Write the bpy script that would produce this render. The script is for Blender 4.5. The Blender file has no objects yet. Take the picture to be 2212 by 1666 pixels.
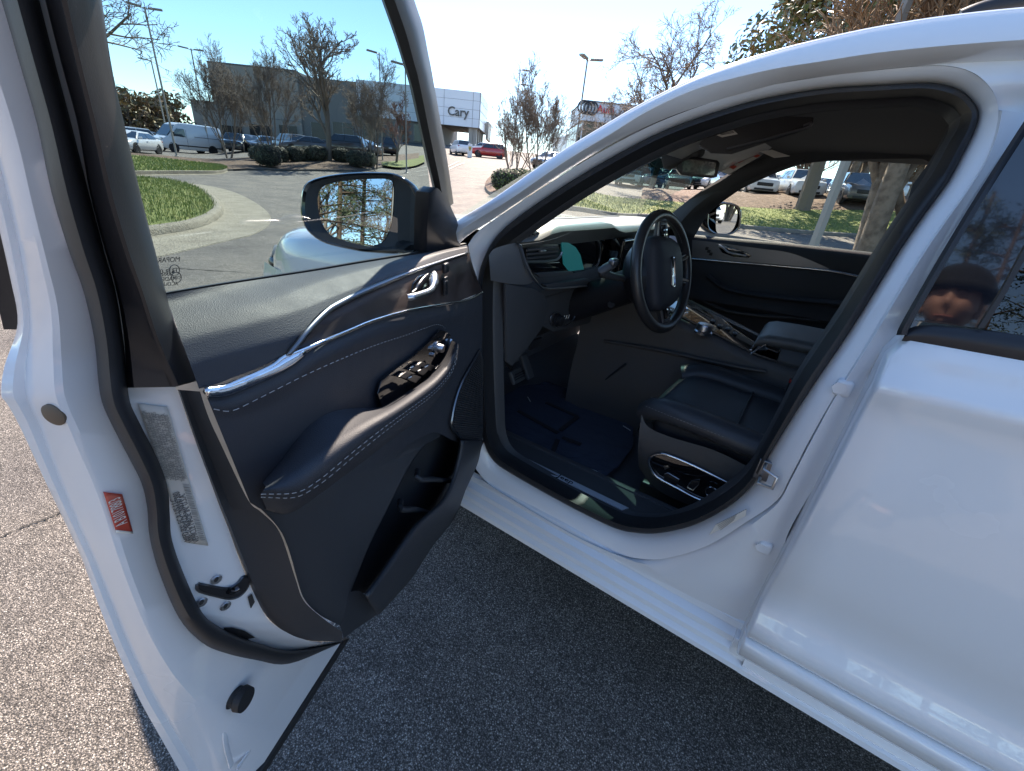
import bpy, bmesh, math, random
from mathutils import Vector, Matrix
from math import sin, cos, tan, radians, pi, sqrt, atan2, hypot

# ------------------------------------------------------------------ scene, camera, world, sun
SC = bpy.context.scene
COL = SC.collection
V = Vector

CAM = V((0.1342699, 1.79756204, 1.29105498))
FPX = 936.017                     # focal length in pixels of a 2212 x 1666 frame
YAW, PITCH, ROLL = radians(-57.50834968), radians(-25.92284234), radians(5.97547427)
FW = V((cos(PITCH)*cos(YAW), cos(PITCH)*sin(YAW), sin(PITCH)))
_r = FW.cross(V((0, 0, 1))).normalized(); _u = _r.cross(FW)
RT = cos(ROLL)*_r + sin(ROLL)*_u
UP = -sin(ROLL)*_r + cos(ROLL)*_u

cam = bpy.data.cameras.new('camera'); camo = bpy.data.objects.new('camera', cam); COL.objects.link(camo)
cam.sensor_width = 36.0; cam.sensor_fit = 'HORIZONTAL'; cam.lens = FPX/2212*36.0
cam.clip_start = 0.01; cam.clip_end = 3000
camo.matrix_world = Matrix(((RT.x, UP.x, -FW.x, CAM.x), (RT.y, UP.y, -FW.y, CAM.y), (RT.z, UP.z, -FW.z, CAM.z), (0, 0, 0, 1)))
SC.camera = camo

SUN_AZ, SUN_EL = radians(-60), radians(46)
SUND = V((cos(SUN_EL)*cos(SUN_AZ), cos(SUN_EL)*sin(SUN_AZ), sin(SUN_EL)))
w = bpy.data.worlds.new('World'); SC.world = w; w.use_nodes = True
nt = w.node_tree
for n in list(nt.nodes): nt.nodes.remove(n)
sky = nt.nodes.new('ShaderNodeTexSky'); sky.sky_type = 'NISHITA'; sky.sun_disc = False
sky.sun_elevation = SUN_EL; sky.sun_rotation = pi/2 - SUN_AZ
sky.altitude = 100; sky.air_density = 0.9; sky.dust_density = 0.02; sky.ozone_density = 2.0
bg = nt.nodes.new('ShaderNodeBackground'); bg.inputs['Strength'].default_value = 0.113
wo = nt.nodes.new('ShaderNodeOutputWorld')
hs = nt.nodes.new('ShaderNodeHueSaturation'); hs.inputs['Saturation'].default_value = 1.03
nt.links.new(sky.outputs[0], hs.inputs['Color']); nt.links.new(hs.outputs[0], bg.inputs[0]); nt.links.new(bg.outputs[0], wo.inputs[0])

sl = bpy.data.lights.new('sun', 'SUN'); sl.energy = 5.0; sl.angle = radians(0.53); sl.color = (1.0, 0.85, 0.70)
so = bpy.data.objects.new('sun', sl); COL.objects.link(so); so.rotation_euler = SUND.to_track_quat('Z', 'Y').to_euler()
so.location = (20, -20, 30)

SC.view_settings.view_transform = 'Standard'; SC.view_settings.look = 'None'
SC.view_settings.exposure = 1.65; SC.view_settings.gamma = 1.0
SC.view_settings.use_curve_mapping = False
SC.cycles.max_bounces = 10; SC.cycles.transparent_max_bounces = 16
SC.cycles.caustics_reflective = False; SC.cycles.caustics_refractive = False

# ------------------------------------------------------------------ measuring: sight lines met with real surfaces
def ray(u, v): return FW + RT*((u-1106)/FPX) - UP*((v-833)/FPX)
def on_y(u, v, y): d = ray(u, v); return CAM + d*((y-CAM.y)/d.y)
def on_x(u, v, x): d = ray(u, v); return CAM + d*((x-CAM.x)/d.x)
def on_z(u, v, z): d = ray(u, v); return CAM + d*((z-CAM.z)/d.z)
def at_r(u, v, r): d = ray(u, v); return CAM + d*(r/hypot(d.x, d.y))
def lerp(a, b, t): return a + (b-a)*t
def table(tb, x):
    if x <= tb[0][0]: return tb[0][1]
    for (x0, y0), (x1, y1) in zip(tb, tb[1:]):
        if x <= x1: return y0 + (y1-y0)*(x-x0)/(x1-x0)
    return tb[-1][1]
def sstep(a, b, x):
    t = min(1, max(0, (x-a)/(b-a))); return t*t*(3-2*t)
YB = [(.20, .90), (.30, .935), (.34, .955), (.42, .965), (.50, .968), (.60, .975), (.70, .984), (.85, .988), (1.0, .984), (1.06, .976), (1.13, .965)]
def yb(z):                                         # outer skin of the left flank
    if z < 1.13: return table(YB, z)
    t = z-1.13; return .965-.18*t-.5*t*t
def on_body(u, v, d):
    q = ray(u, v); t = (.9-CAM.y)/q.y
    for i in range(25): t = (yb((CAM+q*t).z)-d-CAM.y)/q.y
    return CAM+q*t
HG = V((.915, .90, 0)); DA = radians(67)           # front door hinge and opening angle
DS = V((-cos(DA), sin(DA), 0)); DN = V((-sin(DA), -cos(DA), 0))
def dw(s, n, z): return HG + DS*s + DN*n + V((0, 0, z))
def nd(z): t = max(0, z-1.13); return .18*t+.5*t*t
def on_door(u, v, fn):
    q = ray(u, v); n = .03; P = CAM
    for i in range(40):
        t = ((HG + DN*n - CAM).dot(DN))/q.dot(DN); P = CAM+q*t
        s = (P-HG).dot(DS); n = .5*n + .5*fn(s, P.z)
    return P
def on_dn(u, v, d): return on_door(u, v, lambda s, z: nd(z)+d)
CARDZ = [(.30, .045), (.42, .085), (.60, .100), (.80, .095), (1.0, .090), (1.06, .094), (1.10, .096), (1.125, .089), (1.143, .071), (1.157, .040), (1.170, .0)]
def ncard(s, z): return table(CARDZ, z)*(1-.45*sstep(.72, .90, s)) + .02*sstep(.35, .0, s)
def on_card(u, v, d=0.): return on_door(u, v, lambda s, z: ncard(s, z)+d)

# ------------------------------------------------------------------ mesh helpers
def catmull(P, k):
    P = [tuple(p) for p in P]; n = len(P)
    if n < 3 or k <= 1:
        out = []
        for a, b in zip(P, P[1:]): out += [tuple(x+(y-x)*i/k for x, y in zip(a, b)) for i in range(k)]
        return out+[P[-1]]
    out = []
    for i in range(n-1):
        p1, p2 = P[i], P[i+1]
        p0 = P[i-1] if i else tuple(2*a-b for a, b in zip(p1, p2))
        p3 = P[i+2] if i+2 < n else tuple(2*b-a for a, b in zip(p1, p2))
        for j in range(k):
            t = j/k; t2 = t*t; t3 = t2*t
            out.append(tuple(.5*(2*b+(c-a)*t+(2*a-5*b+4*c-d)*t2+(3*b-a-3*c+d)*t3) for a, b, c, d in zip(p0, p1, p2, p3)))
    return out+[P[-1]]
def resamp(P, n, smooth=6):
    Q = catmull(P, smooth) if smooth > 1 else [tuple(p) for p in P]
    L = [0]
    for a, b in zip(Q, Q[1:]): L.append(L[-1]+sqrt(sum((x-y)**2 for x, y in zip(a, b))))
    out = []; j = 0
    for i in range(n):
        t = L[-1]*i/(n-1)
        while j < len(L)-2 and L[j+1] < t: j += 1
        f = (t-L[j])/max(1e-9, L[j+1]-L[j]); f = min(1, max(0, f))
        out.append(tuple(x+(y-x)*f for x, y in zip(Q[j], Q[j+1])))
    return out
def mesh(name, verts, faces, mat=None, parent=None, smooth=True, sharp=38, recalc=False):
    me = bpy.data.meshes.new(name)
    me.from_pydata([tuple(v) for v in verts], [], faces); me.validate(); me.update()
    return finish(name, me, mat, parent, smooth, sharp, recalc)
def finish(name, me, mat, parent, smooth=True, sharp=38, recalc=False):
    if recalc:
        bm = bmesh.new(); bm.from_mesh(me); bmesh.ops.recalc_face_normals(bm, faces=bm.faces); bm.to_mesh(me); bm.free()
    if smooth:
        me.polygons.foreach_set('use_smooth', [True]*len(me.polygons))
        if sharp: me.set_sharp_from_angle(angle=radians(sharp))
    if mat: me.materials.append(MAT(mat))
    o = bpy.data.objects.new(name, me); COL.objects.link(o)
    if parent: o.parent = parent
    return o
def bobj(name, bm, mat, parent=None, smooth=True, sharp=38, recalc=True):
    if recalc: bmesh.ops.recalc_face_normals(bm, faces=bm.faces)
    me = bpy.data.meshes.new(name); bm.to_mesh(me); bm.free()
    return finish(name, me, mat, parent, smooth, sharp)
def grid(rows, closed=False):
    n = len(rows[0]); vs = [p for r in rows for p in r]; fs = []
    for i in range(len(rows)-1):
        for j in range(n if closed else n-1):
            a = i*n+j; b = i*n+(j+1) % n
            fs.append((a, b, b+n, a+n))
    return vs, fs
def loft(name, rows, mat, parent=None, closed=False, sharp=38, thick=0, off=0):
    vs, fs = grid(rows, closed)
    o = mesh(name, vs, fs, mat, parent, sharp=sharp)
    if thick:
        m = o.modifiers.new('thickness', 'SOLIDIFY'); m.thickness = thick; m.offset = off
    return o
def region(A, B, fa, n, m, smooth=6, bump=None):
    """patch between two traced edges; fa(u,v,w) puts a point on its surface (w runs 0..1 from A to B)"""
    A = resamp(A, n, smooth); B = resamp(B, n, smooth); rows = []
    for i in range(m+1):
        w_ = i/m
        rows.append([fa(lerp(a[0], b[0], w_), lerp(a[1], b[1], w_), w_) for a, b in zip(A, B)])
    return rows
def paired(L, k):
    """list of (curve, surface fn) with equal counts of points -> rows of 3D points"""
    return [[f(u, v) for u, v in catmull(c, k)] for c, f in L]
def tube(P, r, seg=6, k=1, closed=False, cap=True, flat=1.0, up=None):
    P = [V(p) for p in (catmull(P, k) if k > 1 else P)]
    n = len(P); rows = []; prev = None
    R = r if isinstance(r, (list, tuple)) else None
    for i, p in enumerate(P):
        if closed: t = (P[(i+1) % n]-P[i-1])
        else: t = P[min(i+1, n-1)]-P[max(i-1, 0)]
        t = t.normalized() if t.length > 1e-9 else V((0, 0, 1))
        a = prev if prev is not None else (V(up) if up else (V((0, 0, 1)) if abs(t.z) < .9 else V((1, 0, 0))))
        b = t.cross(a).normalized(); a = b.cross(t).normalized(); prev = a
        rr = lerp(R[0], R[1], i/(n-1)) if R and len(R) == 2 else (R[min(i, len(R)-1)] if R else r)
        rows.append([p+(a*cos(2*pi*j/seg)*flat+b*sin(2*pi*j/seg))*rr for j in range(seg)])
    if closed: rows.append(rows[0])
    vs, fs = grid(rows, True)
    if cap and not closed:
        fs.append(tuple(range(seg))[::-1]); fs.append(tuple(len(vs)-seg+j for j in range(seg)))
    return vs, fs
def tubeo(name, P, r, mat, parent=None, seg=8, k=1, closed=False, flat=1.0, up=None):
    vs, fs = tube(P, r, seg, k, closed, True, flat, up); return mesh(name, vs, fs, mat, parent, sharp=50)
def merge(parts):
    vs = []; fs = []
    for a, b in parts:
        o = len(vs); vs += list(a); fs += [tuple(i+o for i in f) for f in b]
    return vs, fs
def prism(P, dirv, name, mat, parent=None, bev=0, sharp=30):
    """outline P pushed along dirv into a solid plate"""
    P = [V(p) for p in P]; n = len(P); d = V(dirv)
    bm = bmesh.new(); a = [bm.verts.new(p) for p in P]; b = [bm.verts.new(p+d) for p in P]
    bm.faces.new(a[::-1]); top = bm.faces.new(b)
    for i in range(n): bm.faces.new((a[i], a[(i+1) % n], b[(i+1) % n], b[i]))
    bmesh.ops.recalc_face_normals(bm, faces=bm.faces)
    if bev: bmesh.ops.bevel(bm, geom=[e for e in bm.edges], offset=bev, segments=2, affect='EDGES', profile=.6, clamp_overlap=True)
    return bobj(name, bm, mat, parent, sharp=sharp)
def rbox(name, c, size, mat, parent=None, bev=.01, seg=3, rot=None, taper=None, M=None):
    bm = bmesh.new(); bmesh.ops.create_cube(bm, size=1)
    for v in bm.verts:
        v.co = V((v.co.x*size[0], v.co.y*size[1], v.co.z*size[2]))
        if taper and v.co.z > 0: v.co.x *= taper[0]; v.co.y *= taper[1]
    if bev: bmesh.ops.bevel(bm, geom=list(bm.edges), offset=bev, segments=seg, affect='EDGES', profile=.5, clamp_overlap=True)
    if M is None:
        M = Matrix.Translation(V(c))
        if rot: M = M @ (Matrix.Rotation(rot[2], 4, 'Z') @ Matrix.Rotation(rot[1], 4, 'Y') @ Matrix.Rotation(rot[0], 4, 'X'))
    bmesh.ops.transform(bm, matrix=M, verts=bm.verts)
    return bobj(name, bm, mat, parent)
def frame(o, x, y):
    x = V(x).normalized(); z = x.cross(V(y)).normalized(); y = z.cross(x)
    return Matrix(((x.x, y.x, z.x, o[0]), (x.y, y.y, z.y, o[1]), (x.z, y.z, z.z, o[2]), (0, 0, 0, 1)))
def lathe(prof, M, seg=20, name=None, mat=None, parent=None, sharp=38):
    rows = [[M @ V((r*cos(2*pi*j/seg), r*sin(2*pi*j/seg), z)) for j in range(seg)] for r, z in prof]
    vs, fs = grid(rows, True)
    fs.append(tuple(range(seg))[::-1]); fs.append(tuple(len(vs)-seg+j for j in range(seg)))
    if name is None: return vs, fs
    return mesh(name, vs, fs, mat, parent, sharp=sharp, recalc=True)
def text(s, size, M, mat, parent, name='lettering', ext=.0004, align='CENTER', sx=1.0, bold=0):
    cu = bpy.data.curves.new(name, 'FONT'); cu.body = s; cu.size = size; cu.extrude = ext
    cu.align_x = align; cu.align_y = 'CENTER'; cu.resolution_u = 3; cu.offset = bold
    t = bpy.data.objects.new(name, cu); COL.objects.link(t)
    bpy.context.view_layer.update()
    me = bpy.data.meshes.new_from_object(t.evaluated_get(bpy.context.evaluated_depsgraph_get()))
    bpy.data.objects.remove(t)
    me.transform(M @ Matrix.Diagonal((sx, 1, 1, 1)))
    return finish(name, me, mat, parent, smooth=False)
def thing(name, label, cat, loc=(0, 0, 0), rz=0, group=None):
    o = bpy.data.objects.new(name, None); COL.objects.link(o)
    o.empty_display_size = .2; o.location = loc; o.rotation_euler = (0, 0, rz)
    return tag(o, label, cat, group)
def tag(o, label=None, cat=None, group=None, kind=None):
    if label: o['label'] = label
    if cat: o['category'] = cat
    if group: o['group'] = group
    if kind: o['kind'] = kind
    return o
KIDS = {}
def copy_tree(o, loc=None, rz=None, label=None, parent=None, scale=None):
    c = o.copy(); COL.objects.link(c); c.parent = parent
    if loc is not None: c.location = loc
    if rz is not None: c.rotation_euler = (0, 0, rz)
    if scale is not None: c.scale = scale
    if label: c['label'] = label
    for ch in KIDS.setdefault(o.name, [x for x in bpy.data.objects if x.parent == o]): copy_tree(ch, parent=c)
    return c

# ------------------------------------------------------------------ materials
_M = {}
def MAT(n): return n if not isinstance(n, str) else _M[n]
def pm(name, col, rough=.5, metal=0., coat=0., spec=.5, coatr=.03, noise=None, bump=None, sheen=0., alt=None, trans=0):
    m = bpy.data.materials.new(name); m.use_nodes = True; t = m.node_tree; b = t.nodes['Principled BSDF']
    b.inputs['Base Color'].default_value = (*col, 1); b.inputs['Roughness'].default_value = rough
    b.inputs['Metallic'].default_value = metal; b.inputs['Coat Weight'].default_value = coat
    b.inputs['Coat Roughness'].default_value = coatr; b.inputs['Specular IOR Level'].default_value = spec
    if sheen: b.inputs['Sheen Weight'].default_value = sheen
    if trans: b.inputs['Transmission Weight'].default_value = trans
    tc = t.nodes.new('ShaderNodeTexCoord')
    if alt:                                   # mottled second colour: (col2, scale, lo, hi)
        nz = t.nodes.new('ShaderNodeTexNoise'); nz.inputs['Scale'].default_value = alt[1]; nz.inputs['Detail'].default_value = 6
        rp = t.nodes.new('ShaderNodeValToRGB'); rp.color_ramp.elements[0].position = alt[2]; rp.color_ramp.elements[1].position = alt[3]
        rp.color_ramp.elements[0].color = (*col, 1); rp.color_ramp.elements[1].color = (*alt[0], 1)
        t.links.new(tc.outputs['Object'], nz.inputs['Vector']); t.links.new(nz.outputs['Fac'], rp.inputs[0]); t.links.new(rp.outputs[0], b.inputs['Base Color'])
    if bump:                                  # (scale, strength, distance, kind)
        k = bump[3] if len(bump) > 3 else 'noise'
        if k == 'noise': nz = t.nodes.new('ShaderNodeTexNoise'); nz.inputs['Detail'].default_value = 4; out = 'Fac'
        else: nz = t.nodes.new('ShaderNodeTexVoronoi'); out = 'Distance'
        nz.inputs['Scale'].default_value = bump[0]
        bp = t.nodes.new('ShaderNodeBump'); bp.inputs['Strength'].default_value = bump[1]; bp.inputs['Distance'].default_value = bump[2]
        t.links.new(tc.outputs['Object'], nz.inputs['Vector']); t.links.new(nz.outputs[out], bp.inputs['Height']); t.links.new(bp.outputs[0], b.inputs['Normal'])
    if noise:                                 # roughness variation (scale, lo, hi)
        n2 = t.nodes.new('ShaderNodeTexNoise'); n2.inputs['Scale'].default_value = noise[0]; n2.inputs['Detail'].default_value = 5
        mr = t.nodes.new('ShaderNodeMapRange'); mr.inputs[3].default_value = noise[1]; mr.inputs[4].default_value = noise[2]
        t.links.new(tc.outputs['Object'], n2.inputs['Vector']); t.links.new(n2.outputs['Fac'], mr.inputs[0]); t.links.new(mr.outputs[0], b.inputs['Roughness'])
    _M[name] = m; return m
def glassm(name, tint, refl=1.0, ior=1.5, rough=0.0):
    m = bpy.data.materials.new(name); m.use_nodes = True; t = m.node_tree
    for n in list(t.nodes): t.nodes.remove(n)
    o = t.nodes.new('ShaderNodeOutputMaterial'); mx = t.nodes.new('ShaderNodeMixShader'); tr = t.nodes.new('ShaderNodeBsdfTransparent')
    gl = t.nodes.new('ShaderNodeBsdfGlossy'); fr = t.nodes.new('ShaderNodeFresnel'); mu = t.nodes.new('ShaderNodeMath')
    geo = t.nodes.new('ShaderNodeNewGeometry'); 
    tr.inputs[0].default_value = (*tint, 1); gl.inputs['Roughness'].default_value = rough; fr.inputs['IOR'].default_value = ior
    # same reflection from both faces of the thin pane
    sw = t.nodes.new('ShaderNodeMix'); sw.data_type = 'FLOAT'
    sw.inputs[2].default_value = ior; sw.inputs[3].default_value = 1/ior
    t.links.new(geo.outputs['Backfacing'], sw.inputs[0]); t.links.new(sw.outputs[0], fr.inputs['IOR'])
    mu.operation = 'MULTIPLY'; mu.inputs[1].default_value = refl; mu.use_clamp = True
    t.links.new(fr.outputs[0], mu.inputs[0]); t.links.new(mu.outputs[0], mx.inputs[0])
    t.links.new(tr.outputs[0], mx.inputs[1]); t.links.new(gl.outputs[0], mx.inputs[2]); t.links.new(mx.outputs[0], o.inputs[0])
    _M[name] = m; return m
def emis(name, col, st):
    m = pm(name, (0, 0, 0), .4); b = m.node_tree.nodes['Principled BSDF']
    b.inputs['Emission Color'].default_value = (*col, 1); b.inputs['Emission Strength'].default_value = st; return m

def N(t, kind, **kw):
    n = t.nodes.new('ShaderNode'+kind)
    for k, v in kw.items():
        if k.startswith('i_'): n.inputs[k[2:].replace('_', ' ')].default_value = v
        else: setattr(n, k, v)
    return n
def ramp(t, stops):
    r = t.nodes.new('ShaderNodeValToRGB'); e = r.color_ramp.elements
    while len(e) < len(stops): e.new(.5)
    for x, (p, c) in zip(e, stops): x.position = p; x.color = (*c, 1)
    return r

def asphalt(name, dark, light, stone):
    m = bpy.data.materials.new(name); m.use_nodes = True; t = m.node_tree; b = t.nodes['Principled BSDF']; L = t.links.new
    tc = N(t, 'TexCoord')
    vo = N(t, 'TexVoronoi', i_Scale=270.); vo2 = N(t, 'TexVoronoi', i_Scale=70.)
    n1 = N(t, 'TexNoise', i_Scale=1.1, i_Detail=6.); n2 = N(t, 'TexNoise', i_Scale=260., i_Detail=3.); n3 = N(t, 'TexNoise', i_Scale=9., i_Detail=5.)
    for x in (vo, vo2, n1, n2, n3): L(tc.outputs['Object'], x.inputs['Vector'])
    sep = N(t, 'SeparateColor'); L(vo.outputs['Color'], sep.inputs[0])
    st = ramp(t, [(.0, dark), (.5, tuple(.6*a+.4*b_ for a, b_ in zip(dark, light))), (.84, light), (.95, stone), (1., tuple(1.3*x for x in stone))])
    L(sep.outputs[0], st.inputs[0])
    edge = N(t, 'MapRange', i_From_Min=.25, i_From_Max=.62); edge.inputs[3].default_value = 1.; edge.inputs[4].default_value = .25
    L(vo.outputs['Distance'], edge.inputs[0])
    mu = N(t, 'Mix', data_type='RGBA', blend_type='MULTIPLY'); mu.inputs[0].default_value = 1
    L(st.outputs[0], mu.inputs[6]); L(edge.outputs[0], mu.inputs[7])
    pat = ramp(t, [(.30, (.68, .68, .70)), (.48, (1., 1., 1.)), (.70, (1.22, 1.2, 1.15))]); L(n1.outputs[0], pat.inputs[0])
    mu2 = N(t, 'Mix', data_type='RGBA', blend_type='MULTIPLY'); mu2.inputs[0].default_value = 1; L(mu.outputs[2], mu2.inputs[6]); L(pat.outputs[0], mu2.inputs[7])
    pat3 = ramp(t, [(.35, (.86, .86, .86)), (.65, (1.1, 1.1, 1.1))]); L(n3.outputs[0], pat3.inputs[0])
    mu3 = N(t, 'Mix', data_type='RGBA', blend_type='MULTIPLY'); mu3.inputs[0].default_value = 1; L(mu2.outputs[2], mu3.inputs[6]); L(pat3.outputs[0], mu3.inputs[7])
    L(mu3.outputs[2], b.inputs['Base Color'])
    b.inputs['Roughness'].default_value = .78; b.inputs['Specular IOR Level'].default_value = .3
    add = N(t, 'Math', operation='MULTIPLY_ADD'); add.inputs[1].default_value = -1.; L(vo.outputs['Distance'], add.inputs[0]); L(n2.outputs[0], add.inputs[2])
    bp = N(t, 'Bump', i_Strength=.75, i_Distance=.004); L(add.outputs[0], bp.inputs['Height']); L(bp.outputs[0], b.inputs['Normal'])
    _M[name] = m
asphalt('asphalt', (.035, .034, .036), (.165, .155, .145), (.36, .345, .325))
asphalt('road_asphalt', (.06, .057, .055), (.21, .195, .175), (.36, .34, .31))

pm('paint', (.78, .80, .83), .26, coat=1., coatr=.01, spec=.6, noise=(3, .22, .30))
pm('paint_in', (.74, .755, .78), .42, coat=.6, coatr=.08)
pm('rubber', (.018, .018, .020), .55, bump=(900, .12, .001))
pm('trimblack', (.018, .018, .021), .38, bump=(700, .1, .0008))
pm('gloss', (.006, .006, .008), .06, coat=1., coatr=.01)
pm('leather', (.036, .038, .046), .58, bump=(900, .35, .0008, 'vor'), spec=.42, noise=(40, .5, .66))
pm('plastic', (.062, .063, .067), .5, bump=(600, .15, .0008, 'vor'))
pm('fabric', (.025, .026, .03), .9)
pm('carpet', (.075, .078, .09), .95, bump=(300, .6, .003), sheen=.2)
pm('head', (.065, .066, .07), .95, bump=(500, .2, .001))
pm('chrome', (.78, .80, .83), .16, metal=1.)
pm('satin', (.55, .57, .60), .32, metal=1.)
pm('dark_chrome', (.10, .10, .11), .2, metal=1.)
pm('wood', (.035, .024, .022), .42, spec=.4, alt=((.085, .065, .06), 9, .42, .66), bump=(40, .15, .001))
pm('stitch', (.34, .34, .34), .8); pm('door_plastic', (.030, .032, .037), .52, bump=(600, .2, .0008, 'vor')); pm('console_plastic', (.090, .085, .083), .5, bump=(600, .15, .0008, 'vor'))
pm('film', (.07, .085, .125), .14, bump=(16, .6, .012), spec=.8)
pm('sticker', (.62, .59, .54), .5)
pm('ink', (.03, .03, .03), .6); pm('ink_soft', (.30, .29, .27), .7); pm('ink_mid', (.13, .125, .12), .7)
pm('red_sticker', (.55, .075, .045), .5, alt=((.68, .2, .14), 60, .55, .75))
pm('white_ink', (.85, .8, .72), .6)
pm('tan_plug', (.14, .105, .075), .6)
pm('metal', (.55, .56, .58), .35, metal=1.)
pm('redplastic', (.35, .01, .01), .4)
emis('teal', (.03, .30, .34), .08)  # teal reflection in the cluster screen, given as faint emission
pm('mirror', (.86, .88, .90), .005, metal=1.)
glassm('glass', (.45, .56, .58), 1.0)
glassm('shield', (.80, .88, .86), .9)
glassm('shade_glass', (.04, .085, .09), .25)
glassm('shade_glass_light', (.45, .62, .64), .5)
pm('tread', (.42, .45, .49), .35, spec=.8)
glassm('privacy', (.04, .05, .06), 1.8)
pm('privacy_gloss', (.008, .010, .016), .05, coat=1., coatr=.02, spec=.6)
pm('satin_dark', (.20, .21, .23), .34, metal=1.)
pm('frame_black', (.032, .031, .031), .45, bump=(500, .1, .0008))
pm('dash', (.10, .10, .095), .42, bump=(900, .2, .0008, 'vor'), spec=.7)
pm('wheel_leather', (.036, .034, .034), .34, bump=(500, .2, .0008, 'vor'), spec=.6)
pm('armrest', (.15, .15, .146), .45, bump=(900, .2, .0008, 'vor'))  # lightened to stand in for sunlight on the armrest top
pm('seat_leather', (.055, .058, .065), .42, bump=(900, .2, .0008, 'vor'), spec=.5)
pm('seat_perf', (.058, .062, .070), .45, spec=.5, bump=(700, .35, .002, 'vor'))
pm('white_film', (.5, .55, .62), .3)
pm('pedal', (.12, .12, .125), .5)
pm('display', (.05, .045, .035), .08, alt=((.16, .15, .12), 55, .45, .6), coat=1.)
asphalt('asphalt_lot', (.15, .134, .124), (.335, .30, .268), (.50, .455, .41))
def grassy(name, cols, sc):
    m = pm(name, cols[0], .8, spec=.25); t = m.node_tree; b = t.nodes['Principled BSDF']
    tc = N(t, 'TexCoord'); nz = N(t, 'TexNoise', i_Scale=sc, i_Detail=8.); n2 = N(t, 'TexNoise', i_Scale=sc*14, i_Detail=4.)
    mx = N(t, 'Math', operation='ADD'); mx.inputs[1].default_value = 0.
    for x in (nz, n2): t.links.new(tc.outputs['Object'], x.inputs['Vector'])
    ad = N(t, 'Mix', data_type='FLOAT'); ad.inputs[0].default_value = .5; t.links.new(nz.outputs[0], ad.inputs[2]); t.links.new(n2.outputs[0], ad.inputs[3])
    r = ramp(t, [(.34, cols[0]), (.5, cols[1]), (.66, cols[2])]); t.links.new(ad.outputs[0], r.inputs[0]); t.links.new(r.outputs[0], b.inputs['Base Color'])
    bp = N(t, 'Bump', i_Strength=.8, i_Distance=.05); t.links.new(n2.outputs[0], bp.inputs['Height']); t.links.new(bp.outputs[0], b.inputs['Normal'])
grassy('lawn', ((.08, .11, .025), (.17, .20, .05), (.27, .26, .09)), 3.)
grassy('mulch', ((.05, .030, .020), (.15, .095, .065), (.27, .19, .14)), 4.)
grassy('concrete', ((.19, .165, .13), (.27, .24, .19), (.33, .30, .24)), 2.5)
grassy('concrete_dull', ((.15, .145, .135), (.22, .21, .195), (.28, .265, .24)), 2.5)
grassy('dark_kerb', ((.07, .065, .06), (.11, .10, .09), (.16, .15, .13)), 3.)
pm('grass_a', (.17, .23, .05), .5); pm('grass_b', (.26, .29, .07), .5); pm('grass_c', (.40, .36, .15), .6)
pm('road_paint', (.55, .53, .48), .7); pm('crack', (.02, .018, .016), .9)
pm('bark', (.19, .155, .125), .9, bump=(30, .5, .01)); pm('twig', (.23, .185, .15), .85)
pm('redtwig', (.22, .11, .08), .85)
pm('barktan', (.22, .17, .125), .9, bump=(22, .7, .03), alt=((.12, .09, .065), 7, .4, .65)); pm('tantwig', (.23, .155, .095), .85)
pm('mag_a', (.10, .11, .035), .30, spec=.7); pm('mag_b', (.26, .17, .06), .35, spec=.7); pm('mag_c', (.16, .18, .055), .28, spec=.7)
pm('far_a', (.24, .16, .10), .9); pm('far_b', (.16, .14, .08), .9)
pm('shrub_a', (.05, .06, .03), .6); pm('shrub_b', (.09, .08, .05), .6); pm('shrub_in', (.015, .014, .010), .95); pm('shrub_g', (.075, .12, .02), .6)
pm('pole', (.30, .28, .25), .5)
pm('pine', (.035, .055, .018), .7); pm('pine_b', (.075, .085, .03), .7); pm('pinebark', (.11, .07, .045), .9)
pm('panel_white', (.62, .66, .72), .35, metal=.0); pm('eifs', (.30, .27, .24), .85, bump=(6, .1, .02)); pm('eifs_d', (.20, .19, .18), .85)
pm('dark_window', (.025, .028, .03), .25); pm('pale_window', (.10, .11, .08), .2); pm('seam', (.14, .14, .15), .7)  # the second window colour is a paler olive grey
pm('logo_dark', (.06, .06, .065), .35, metal=.6); pm('logo_red', (.55, .02, .03), .45); pm('sign_white', (.75, .75, .73), .5); pm('gold', (.45, .33, .06), .4)
pm('tyre', (.02, .02, .021), .85); pm('rim', (.45, .46, .48), .3, metal=1.); pm('car_glass', (.012, .018, .022), .04, coat=1., spec=.8)
pm('car_white', (.74, .75, .76), .3, coat=1.); pm('car_silver', (.36, .38, .40), .28, metal=.6, coat=1.); pm('car_dark', (.03, .033, .04), .25, coat=1.)
pm('car_grey', (.12, .125, .135), .28, metal=.4, coat=1.); pm('car_blue', (.05, .14, .30), .28, coat=1.); pm('car_red', (.42, .02, .015), .28, coat=1.)
pm('head_lamp', (.65, .68, .72), .1, metal=.5, coat=1.); pm('tail_lamp', (.30, .01, .01), .2, coat=1.); pm('black_trim', (.018, .018, .02), .5)
pm('skin', (.34, .185, .13), .6); pm('dash_end', (.13, .135, .145), .35, spec=.7); pm('beanie', (.008, .009, .009), .95, bump=(120, .6, .004)); pm('jacket', (.016, .016, .018), .8); pm('jeans', (.03, .04, .07), .9); pm('boots', (.03, .022, .018), .7); pm('hair', (.02, .014, .01), .7); pm('eye', (.6, .6, .58), .3); pm('scarf', (.06, .16, .19), .8); pm('lips', (.38, .15, .12), .5)
pm('panel_teal', (.25, .36, .38), .3)
# ------------------------------------------------------------------ the white SUV: body
SUV = thing('white_suv', 'white SUV with its driver door swung open, parked on the asphalt in the foreground', 'car', (0, 0, 0))
def ob(d): return lambda u, v: on_body(u, v, d)

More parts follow.
